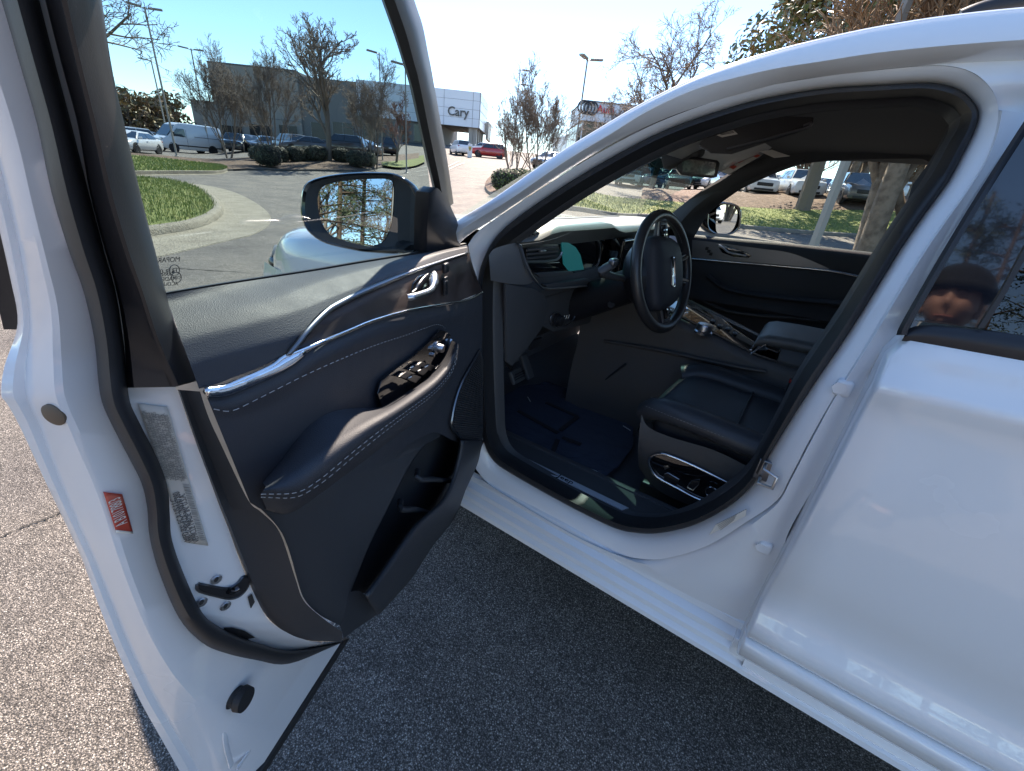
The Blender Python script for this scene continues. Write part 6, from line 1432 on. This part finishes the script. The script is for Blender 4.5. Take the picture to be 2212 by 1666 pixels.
def build_car(kind, paint):
    t = thing('parked_car', 'x', 'car'); P = lambda L: [V(p) for p in L]
    if kind == 'sedan':
        st = [(2.34, .38, .60, .66), (2.28, .28, .70, .80), (1.9, .22, .80, .88), (1.2, .22, .93, .90), (.85, .22, .98, .91), (0, .22, 1.0, .915), (-1.0, .22, 1.02, .91), (-1.7, .22, 1.04, .89), (-2.15, .28, 1.02, .84), (-2.32, .42, .92, .72)]
        cab = ((1.0, .98), (.25, 1.43), (-.95, 1.43), (-1.75, 1.04)); wx = 1.36
    else:
        st = [(2.30, .42, .80, .70), (2.24, .32, .96, .84), (1.9, .26, 1.03, .91), (1.2, .26, 1.10, .93), (.95, .26, 1.12, .935), (0, .26, 1.13, .94), (-1.0, .26, 1.15, .94), (-1.8, .26, 1.16, .93), (-2.2, .32, 1.15, .88), (-2.32, .45, 1.0, .78)]
        cab = ((1.05, 1.11), (.42, 1.66), (-1.75, 1.68), (-2.22, 1.14)); wx = 1.42
    rows = []
    for x, zl, zt, hw in st:
        rows.append([V((x, s*y, z)) for s, y, z in ((1, hw*.9, zl), (1, hw, zl+.10), (1, hw+.015, lerp(zl, zt, .45)), (1, hw, lerp(zl, zt, .78)), (1, hw*.93, zt-.02), (1, hw*.75, zt+.01), (1, 0, zt+.02), (-1, hw*.75, zt+.01), (-1, hw*.93, zt-.02), (-1, hw, lerp(zl, zt, .78)), (-1, hw+.015, lerp(zl, zt, .45)), (-1, hw, zl+.10), (-1, hw*.9, zl))])
    vs, fs = grid(rows, True); fs.append(tuple(range(13))); fs.append(tuple(len(vs)-13+j for j in range(13)))
    mesh('body', vs, fs, paint, t, sharp=45, recalc=True)
    hb, hr = .86 if kind == 'sedan' else .89, .60 if kind == 'sedan' else .66
    (xa, zA), (xb, zB), (xc, zC), (xd, zD) = cab
    zA -= .03; zD -= .03
    base = [(xa, zA, hb), (xb, zB, hr), ((xb+xc)/2, zB+.03, hr), (xc, zC, hr), (xd, zD, hb-.03)]
    rows = [[V((x, s*y, z+dz)) for s, y, dz in ((1, h, 0), (1, h*.94, .015), (1, 0, .03), (-1, h*.94, .015), (-1, h, 0))] for x, z, h in base]
    vs, fs = grid(rows); 
    mesh('roof', vs, fs, paint, t, sharp=40)
    e = .012
    for s in (1, -1):
        q = [V((xa-.12, s*(hb+e), zA+.05)), V((xb+.02, s*(hr+.035+e), zB-.06)), V((xc-.02, s*(hr+.035+e), zC-.06)), V((xd+.22, s*(hb+e-.02), zD+.06))]
        prism([V((xa, s*hb, zA)), V((xb, s*hr, zB+.01)), V((xc, s*hr, zC+.01)), V((xd, s*(hb-.03), zD))], (0, -s*.02, 0), 'cabin_side', paint, t)
        m1, m2 = q[1].lerp(q[2], .45), q[0].lerp(q[3], .50)
        prism([q[0], q[1], m1+V((.03, 0, 0)), m2+V((.03, 0, 0))], (0, s*.006, 0), 'side_window', 'car_glass', t)
        prism([m2-V((.03, 0, 0)), m1-V((.03, 0, 0)), q[2], q[3]], (0, s*.006, 0), 'side_window', 'car_glass', t)
        z_ = st[1][2]; rbox('headlight', (st[1][0]-.10, s*st[1][3]*.78, z_-.09), (.22, .34, .12), 'head_lamp', t, .03)
        z_ = st[-2][2]; rbox('tail_light', (st[-1][0]+.10, s*st[-2][3]*.84, z_-.14), (.14, .26, .16), 'tail_lamp', t, .03)
        rbox('mirror', (xa-.18, s*(hb+.14), zA+.10), (.12, .20, .13), paint, t, .03)
        rbox('door_handle', (-.1, s*(st[5][3]+.015), .86 if kind == 'sedan' else .98), (.18, .025, .03), paint, t, .008)
        for x in (wx, -wx): wheel(t, x, s*(st[4][3]-.10), .33 if kind == 'sedan' else .37); lathe([(.40 if kind == 'sedan' else .43, -.01), (.40 if kind == 'sedan' else .43, .012), (.05, .012)], Matrix.Translation(V((x, s*(st[4][3]-.012), .33 if kind == 'sedan' else .37))) @ Matrix.Rotation(-s*pi/2, 4, 'X'), 20, 'wheel_arch', 'black_trim', t)
    def pane(name, A, B):
        prism([V((A[0], .80*hb/.86, A[1]+.02)), V((B[0], hr*.90, B[1]-.03)), V((B[0], -hr*.90, B[1]-.03)), V((A[0], -.80*hb/.86, A[1]+.02))], (.012 if A[0] > 0 else -.012, 0, .018), name, 'car_glass', t)
    pane('windscreen', (xa-.05, zA+.02), (xb+.03, zB+.01)); pane('rear_window', (xd+.05, zD+.04), (xc-.03, zC+.01))
    rbox('grille', (st[0][0]-.02, 0, lerp(st[0][1], st[0][2], .72)), (.10, .95, .20), 'black_trim', t, .03)
    rbox('lower_intake', (st[0][0]-.02, 0, st[0][1]-.02), (.10, 1.15, .12), 'black_trim', t, .03)
    rbox('number_plate', (st[-1][0]-.02, 0, .72), (.03, .34, .14), 'sign_white', t, .004)
    rbox('sill', (0, 0, .24), (2.2, 1.72, .08), 'black_trim', t, .02)
    return t
def car(kind, paint, u, r, turn, label, v=360, dz=0.):
    key = (kind, paint); p = pol(u, r, .0, v); a = az_of(u, v)+radians(turn)
    if key not in PROTO:
        t = build_car(kind, paint); PROTO[key] = t; t.location = p; t.rotation_euler = (0, 0, a); t['label'] = label; return t
    return copy_tree(PROTO[key], p, a, label)
# turn: 180 nose to the camera, 0 tail to the camera, 90 nose to the left
car('sedan', 'car_white', 302, 47, 150, 'white saloon nose to nose with the van, behind the grass verge')
car('sedan', 'car_white', 276, 53, 160, 'white saloon partly behind the dark window frame, second from the van')
car('suv', 'car_white', 290, 61, 120, 'white SUV in the row behind the white saloons left of the van')
car('sedan', 'car_silver', 325, 64, 100, 'silver saloon showing over the bonnet of the van')
car('suv', 'car_white', 262, 68, 150, 'white SUV furthest back under the brown skyline trees')
car('suv', 'car_dark', 517, 57, 170, 'dark SUV parked directly behind the tail of the van')
car('sedan', 'car_dark', 548, 58, 200, 'dark saloon between the van and the clipped shrubs')
car('sedan', 'car_silver', 576, 58, 110, 'silver saloon behind the largest clipped shrub')
car('suv', 'car_silver', 632, 52, 25, 'silver SUV parked tail out behind the row of clipped shrubs')
car('sedan', 'car_grey', 668, 50, 95, 'grey saloon parked side on behind the shrubs, left of the thick trunk')
car('suv', 'car_dark', 742, 50, 70, 'dark SUV half hidden to the right of the thick trunk')
car('sedan', 'car_grey', 778, 52, 60, 'grey saloon parked behind the narrow bare tree')
car('suv', 'car_dark', 836, 56, 10, 'dark SUV backed up to the lawn strip')
car('suv', 'car_white', 992, 66, 15, 'white SUV parked under the drive-through canopy beside the pylon sign')
car('suv', 'car_red', 1055, 66, 85, 'red car parked side on below the showroom columns')
car('sedan', 'car_white', 1042, 73, 60, 'white car just showing behind the red car')
car('sedan', 'car_silver', 1188, 46, 150, 'silver saloon glinting beyond the crape myrtles')
car('sedan', 'car_white', 1206, 54, 170, 'white saloon in front of the ring-sign showroom')
for i, (k, pn, u, r, tn, lb) in enumerate((
    ('suv', 'car_white', 1353, 39, 175, 'white SUV facing the windscreen, left of the bank tree trunk'),
    ('sedan', 'car_blue', 1388, 42, 195, 'blue saloon beside the bank tree trunk, seen through the windscreen'),
    ('sedan', 'car_silver', 1458, 38, 178, 'silver hatchback facing us below the interior mirror'),
    ('sedan', 'car_blue', 1420, 55, 170, 'blue saloon in the back row behind the bank tree'),
    ('sedan', 'car_white', 1508, 42, 165, 'white saloon just right of the silver hatchback'),
    ('suv', 'car_grey', 1540, 47, 185, 'grey SUV behind the lower corner of the interior mirror'),
    ('sedan', 'car_silver', 1480, 53, 185, 'silver saloon in the back row below the interior mirror'),
    ('suv', 'car_white', 1628, 37, 190, 'white SUV above the passenger mirror'),
    ('sedan', 'car_silver', 1672, 45, 190, 'silver saloon in the back row above the passenger mirror'),
    ('suv', 'car_white', 1718, 36, 195, 'white SUV just left of the sunlit lamp post'),
    ('sedan', 'car_blue', 1762, 47, 180, 'blue car in the back row behind the sunlit lamp post'),
    ('suv', 'car_grey', 1838, 34, 195, 'grey SUV between the sunlit lamp post and the fluted trunk'),
    ('suv', 'car_white', 1900, 40, 190, 'white SUV behind the fluted trunk'))): car(k, pn, u, r, tn, lb, 430)
# panel van
def van():
    t = thing('delivery_van', 'white high-roof panel van parked by the verge with dark windscreen', 'van', pol(416, 58), az_of(416)+radians(122))
    st = [(2.95, .45, .82, .80), (2.90, .36, 1.05, .92), (2.55, .30, 1.22, .98), (2.25, .28, 1.32, 1.0), (1.95, .28, 1.62, 1.0), (1.35, .28, 2.36, .99), (1.0, .28, 2.50, .99), (0, .28, 2.53, .99), (-2.2, .28, 2.53, .99), (-2.85, .30, 2.50, .98), (-2.95, .34, 2.42, .95)]
    rows = []
    for x, zl, zt, hw in st:
        k = .80 if zt > 2 else .88
        rows.append([V((x, s*y, z)) for s, y, z in ((1, hw*.93, zl), (1, hw, zl+.12), (1, hw+.01, lerp(zl, zt, .4)), (1, hw*.97, lerp(zl, zt, .75)), (1, hw*k, zt-.05), (1, hw*.6, zt), (-1, hw*.6, zt), (-1, hw*k, zt-.05), (-1, hw*.97, lerp(zl, zt, .75)), (-1, hw+.01, lerp(zl, zt, .4)), (-1, hw, zl+.12), (-1, hw*.93, zl))])
    vs, fs = grid(rows, True); fs.append(tuple(range(12))); fs.append(tuple(len(vs)-12+j for j in range(12))); mesh('body', vs, fs, 'car_white', t, sharp=40, recalc=True)
    prism([V((2.22, .82, 1.36)), V((1.40, .76, 2.26)), V((1.40, -.76, 2.26)), V((2.22, -.82, 1.36))], (.03, 0, .03), 'windscreen', 'car_glass', t)
    for s in (1, -1):
        prism([V((1.95, s*1.0, 1.38)), V((1.38, s*.96, 2.02)), V((.72, s*.98, 2.02)), V((.72, s*1.015, 1.34))], (0, s*.012, 0), 'side_window', 'car_glass', t)
        rbox('headlight', (2.76, s*.74, 1.05), (.26, .26, .26), 'head_lamp', t, .05); rbox('mirror', (1.86, s*1.18, 1.55), (.14, .16, .34), 'black_trim', t, .04)
        rbox('side_molding', (-.4, s*1.0, .62), (4.6, .04, .10), 'black_trim', t, .012); rbox('tail_light', (-2.93, s*.86, 1.3), (.06, .14, .5), 'tail_lamp', t, .02)
        rbox('door_seam', (.62, s*1.005, 1.2), (.02, .012, 1.5), 'seam', t, .0); rbox('door_rail', (-1.3, s*.995, 1.45), (2.4, .02, .04), 'seam', t, .0)
        for x in (1.95, -1.75):
            wheel(t, x, s*.90, .36, .24); lathe([(.46, -.01), (.46, .014), (.05, .014)], Matrix.Translation(V((x, s*.995, .38))) @ Matrix.Rotation(-s*pi/2, 4, 'X'), 20, 'wheel_arch', 'black_trim', t)
    rbox('grille', (2.93, 0, .86), (.08, 1.0, .28), 'black_trim', t, .03); rbox('front_bumper', (2.90, 0, .50), (.14, 1.7, .24), 'black_trim', t, .04)
    rbox('number_plate', (2.985, 0, .52), (.02, .34, .14), 'sign_white', t, .0)
    return t
van()

# ------------------------------------------------------------------ behind the viewer: what the glass and mirrors show
def pb(az, r): a = radians(az); x, y = CAM.x+r*cos(a), CAM.y+r*sin(a); return V((x, y, H(x, y)))
def pine(p, h, seed, label):
    rn = random.Random(seed); t = thing('pine_tree', label, 'tree', p, rn.uniform(0, 6), 'pines behind the viewer')
    S = [tube([V((0, 0, 0)), V((.1, .05, h*.5)), V((0, .1, h))], [.012*h, .004*h], 7)]; vs, fs, mi = [], [], []
    for i in range(44):
        z = h*rn.uniform(.10, .97); a = rn.uniform(0, 2*pi); L = rn.uniform(.6, 1.1)*lerp(3.0, .8, z/h); e = V((cos(a)*L, sin(a)*L, z+rn.uniform(-.2, .6))); S.append(tube([V((0, 0, z)), e], [.05, .015], 4))
        for k in range(90):
            q = V((0, 0, z)).lerp(e, rn.uniform(.45, 1.05))+V((rn.gauss(0, .28), rn.gauss(0, .28), rn.gauss(0, .16))); d = V((rn.gauss(0, 1), rn.gauss(0, 1), rn.gauss(0, .6)+.4)).normalized()*rn.uniform(.12, .24); w_ = d.orthogonal().normalized()*.03; o = len(vs); vs += [q-w_, q+w_, q+d]; fs.append((o, o+1, o+2)); mi.append(rn.choice((0, 0, 1)))
    o = mesh('crown', vs, fs, None, t, smooth=False); o.data.materials.append(MAT('pine')); o.data.materials.append(MAT('pine_b')); o.data.polygons.foreach_set('material_index', mi)
    vs, fs = merge(S); mesh('trunk', vs, fs, 'pinebark', t); return t
for i, (az, r, h) in enumerate(((82, 24, 11), (86, 28, 14), (90, 21, 12), (93, 26, 14), (96, 31, 15), (99, 22, 12), (102, 27, 14), (105, 23, 12), (108, 30, 14), (112, 24, 12), (116, 29, 13), (121, 25, 13))): pine(pb(az, r), h, 300+i, 'pine standing behind the viewer, reflected in the driver door mirror')
for i, (az, r, k) in enumerate(((84, 36, 'open'), (91, 40, 'oak'), (99, 42, 'open'), (74, 25, 'oak'), (66, 28, 'vase'), (108, 44, 'oak'), (126, 29, 'open'))): tree(k, pb(az, r), 9+i % 3, i*1.3, 'bare_tree', 'bare tree behind the viewer, reflected in the dark rear door glass', 'bare trees behind the viewer')
post(pb(87, 13), 6.0, [(radians(-10), 6.0)], 'lamp post behind the viewer, reflected in the dark rear door glass', group=None)
post(pb(98, 14), 9.0, [(radians(60), 8.0)], 'lamp post behind the viewer, reflected in the driver door mirror', group=None)
for i, (az, r, k) in enumerate(((184, 54, 'tan'), (187, 59, 'tan'), (190, 55, 'vase'), (193, 58, 'tan'), (196, 54, 'oak'), (199, 57, 'tan'), (202, 55, 'vase'), (206, 58, 'tan'))): tree(k, pb(az, r), 8+i % 3, i*1.9, 'bare_tree', 'bare tree behind the car, reflected in the passenger door mirror', 'bare trees behind the car')
for i, (az, r) in enumerate(((188.5, 46), (191.5, 46.5), (194.5, 47), (197.5, 46))): p_ = pb(az, r); copy_tree(PROTO[('suv', 'car_white')], p_, radians(az+165), 'white SUV behind the car, mirrored in the passenger door mirror')['group'] = 'white cars behind the car'
# ------------------------------------------------------------------ the photographer, mirrored in the dark pillar cover
def skin_mesh(name, joints, edges, mat, parent, root=0, sub=2):
    me = bpy.data.meshes.new(name); me.from_pydata([tuple(j[0]) for j in joints], edges, []); me.update()
    o = bpy.data.objects.new(name, me); COL.objects.link(o)
    m = o.modifiers.new('skin', 'SKIN'); m.use_smooth_shade = True
    s = o.modifiers.new('sub', 'SUBSURF'); s.levels = sub; s.render_levels = sub
    for v_, j in zip(me.skin_vertices[0].data, joints): v_.radius = j[1] if isinstance(j[1], tuple) else (j[1], j[1])
    me.skin_vertices[0].data[root].use_root = True
    bpy.context.view_layer.update()
    m2 = bpy.data.meshes.new_from_object(o.evaluated_get(bpy.context.evaluated_depsgraph_get())); bpy.data.objects.remove(o)
    return finish(name, m2, mat, parent, True, None)
hit = og(2052, 668); e1 = og(2062, 668)-hit; e2 = og(2052, 658)-hit
nrm = e1.cross(e2).normalized(); nrm = nrm if nrm.y > 0 else -nrm
din = (hit-CAM).normalized(); rf = (din-nrm*2*din.dot(nrm)).normalized()
HD = hit+rf*1.6                                   # centre of the head
PX, PY_, HZ = HD.x, HD.y, HD.z
face = V((hit.x-.12-HD.x+.35, hit.y-HD.y, 0)).normalized(); sidev = V((-face.y, face.x, 0))     # looks towards the car and a little forward
PERSON = thing('person', 'person in black knitted beanie and dark jacket, mirrored in the dark door glass', 'person', (PX, PY_, 0))
def pw(f, s, z): return face*f+sidev*s+V((0, 0, z))
S_ = HZ/1.66
def J(f, s, z, r): return (pw(f, s, z*S_), r)
def WJ(f, s, dz):                                  # joints of the arms, out to the hands held behind the lens
    sh = pw(0, .20*s, 1.42*S_); hd_ = CAM-FW*.13+V((0, 0, -.06))+sidev*(.06*s)-V((PX, PY_, 0)); p = sh.lerp(hd_, f)+V((0, 0, dz))+sidev*(.10*s*(1-f)); return (p, {.5: .045, .8: .036, 1: .026}[f])
bodyj = [J(0, 0, .98, (.14, .11)), J(0, 0, 1.18, (.13, .10)), J(0, 0, 1.38, (.16, .11)), J(-.01, 0, 1.48, .06), J(0, 0, 1.56, .055), J(.01, 0, 1.60, .055), J(.01, 0, 1.64, .05), J(.005, 0, 1.68, .045),
         J(0, .20, 1.42, .06), WJ(.5, 1, -.20), WJ(.8, 1, -.06), WJ(1, 1, 0), J(0, -.20, 1.42, .06), WJ(.5, -1, -.20), WJ(.8, -1, -.06), WJ(1, -1, 0),
         J(0, .10, .90, .085), J(.02, .11, .50, .062), J(-.01, .11, .09, .045), J(.10, .12, .04, .038), J(0, -.10, .90, .085), J(.02, -.11, .50, .062), J(-.01, -.11, .09, .045), J(.10, -.12, .04, .038)]
bodye = [(0, 1), (1, 2), (2, 3), (3, 4), (4, 5), (5, 6), (6, 7), (2, 8), (8, 9), (9, 10), (10, 11), (2, 12), (12, 13), (13, 14), (14, 15), (0, 16), (16, 17), (17, 18), (18, 19), (0, 20), (20, 21), (21, 22), (22, 23)]
for hs, wr in ((1, 11), (-1, 15)):                 # five fingers each, curled as round a phone
    b0 = len(bodyj); cx_ = bodyj[wr][0]
    bodyj.append((cx_+pw(.02, -.01*hs, .03), .022)); bodye.append((wr, b0))
    for k, (dz, L_) in enumerate(((.05, .060), (.03, .066), (.01, .062), (-.012, .05))):
        i0 = len(bodyj); bodyj += [(cx_+pw(.04, -.012*hs, .03+dz*.6), .010), (cx_+pw(.05, -.012*hs-L_*.5*hs, .032+dz*.65), .009), (cx_+pw(.04, -.012*hs-L_*.95*hs, .032+dz*.65), .008)]
        bodye += [(b0, i0), (i0, i0+1), (i0+1, i0+2)]
    i0 = len(bodyj); bodyj += [(cx_+pw(.01, -.03*hs, .055), .011), (cx_+pw(.02, -.055*hs, .07), .009)]; bodye += [(b0, i0), (i0, i0+1)]
BODY = skin_mesh('body', bodyj, bodye, 'skin', PERSON, 0, 2)
def grow(ids, add, name, mat):
    mp_ = {k: i for i, k in enumerate(ids)}
    def rr_(r): return tuple(x+add for x in r) if isinstance(r, tuple) else r+add
    return skin_mesh(name, [(bodyj[k][0], rr_(bodyj[k][1])) for k in ids], [(mp_[a], mp_[b]) for a, b in bodye if a in mp_ and b in mp_], mat, PERSON, 0, 2)
grow([0, 1, 2, 3, 8, 9, 10, 11, 12, 13, 14, 15], .022, 'jacket', 'jacket'); grow([0, 16, 17, 18, 20, 21, 22], .018, 'trousers', 'jeans')
tubeo('collar', [pw(-.0+.10*cos(t*pi/8), .10*sin(t*pi/8), 1.53*S_) for t in range(16)], .045, 'jacket', PERSON, 8, closed=True)
for s in (1, -1): rbox('shoe', pw(.05, .115*s, .045), (.27, .10, .09), 'boots', PERSON, .035, rot=(0, 0, atan2(face.y, face.x)))
hc = pw(.012, 0, 1.70*S_); SH_ = .118
Mh = frame(hc, face, sidev)
rows = []
for i in range(9):                                 # beanie
    a = lerp(.10, pi/2, i/8); rr_ = cos(a)*.112; zz = sin(a)*.105+.035; rows.append([Mh @ V((rr_*1.12*cos(t*pi/12)-.012, rr_*.95*sin(t*pi/12), zz)) for t in range(24)])
vs, fs = grid([[p+V((0, 0, -.02)) for p in rows[0]], rows[0]]+rows, True); mesh('beanie', vs, fs, 'beanie', PERSON)
tubeo('beanie_cuff', [Mh @ V((.114*1.10*cos(t*pi/12)-.012, .112*.96*sin(t*pi/12), .032)) for t in range(24)], .013, 'beanie', PERSON, 8, closed=True, flat=1.5)
def head_pt(th, ph):
    d = V((cos(ph)*cos(th), cos(ph)*sin(th), sin(ph))); x, y, z = d
    r = V((.098*x, .078*y, .122*z)); f = max(0, x)
    g = lambda cy, cz, sy, sz: math.exp(-((y-cy)/sy)**2-((z-cz)/sz)**2)*f
    push = .022*g(0, -.16, .13, .16)+.014*g(0, -.02, .10, .22)-.016*(g(.36, .10, .20, .12)+g(-.36, .10, .20, .12))+.008*(g(.36, .27, .26, .09)+g(-.36, .27, .26, .09))
    push += .007*g(0, -.50, .26, .06)-.006*g(0, -.575, .30, .03)+.006*g(0, -.64, .24, .06)+.010*g(0, -.85, .25, .14)+.008*(g(.55, -.18, .25, .2)+g(-.55, -.18, .25, .2))
    jaw = 1-.24*sstep(-.25, -1., z)
    return Mh @ V((r.x+push, r.y*jaw, r.z-.025))
rows = [[head_pt(2*pi*j/48, lerp(-pi/2+.02, pi/2-.02, i/40)) for j in range(48)] for i in range(41)]
vs, fs = grid(rows, True); fs.append(tuple(range(48))[::-1]); fs.append(tuple(len(vs)-48+j for j in range(48)))
bm = bmesh.new(); bm.from_mesh(BODY.data)                   # head and body are one surface
nv = [bm.verts.new(p) for p in vs]
for f_ in fs:
    fc = bm.faces.new([nv[i] for i in f_]); fc.smooth = True
bmesh.ops.recalc_face_normals(bm, faces=bm.faces); bm.to_mesh(BODY.data); bm.free()
for s in (1, -1):
    tubeo('eyebrow', [Mh @ V((.100-abs(y)*.35, y*s, z)) for y, z in ((.014, .006), (.030, .012), (.048, .006))], .0045, 'hair', BODY, 6, 3)
    tubeo('eye', [Mh @ V((.086-abs(y)*.3, y*s, z)) for y, z in ((.016, -.014), (.030, -.012), (.044, -.014))], .0048, 'ink', BODY, 6, 3)
    tubeo('ear', [Mh @ V((x, s*.080, z)) for x, z in ((.0, -.01), (-.016, -.02), (-.016, -.05), (-.002, -.065), (.006, -.045))], .009, 'skin', BODY, 6, 3)
tubeo('mouth', [Mh @ V((.088-abs(y)*.4, y, -.0905)) for y in (-.026, 0, .026)], .0035, 'lips', BODY, 6, 3)
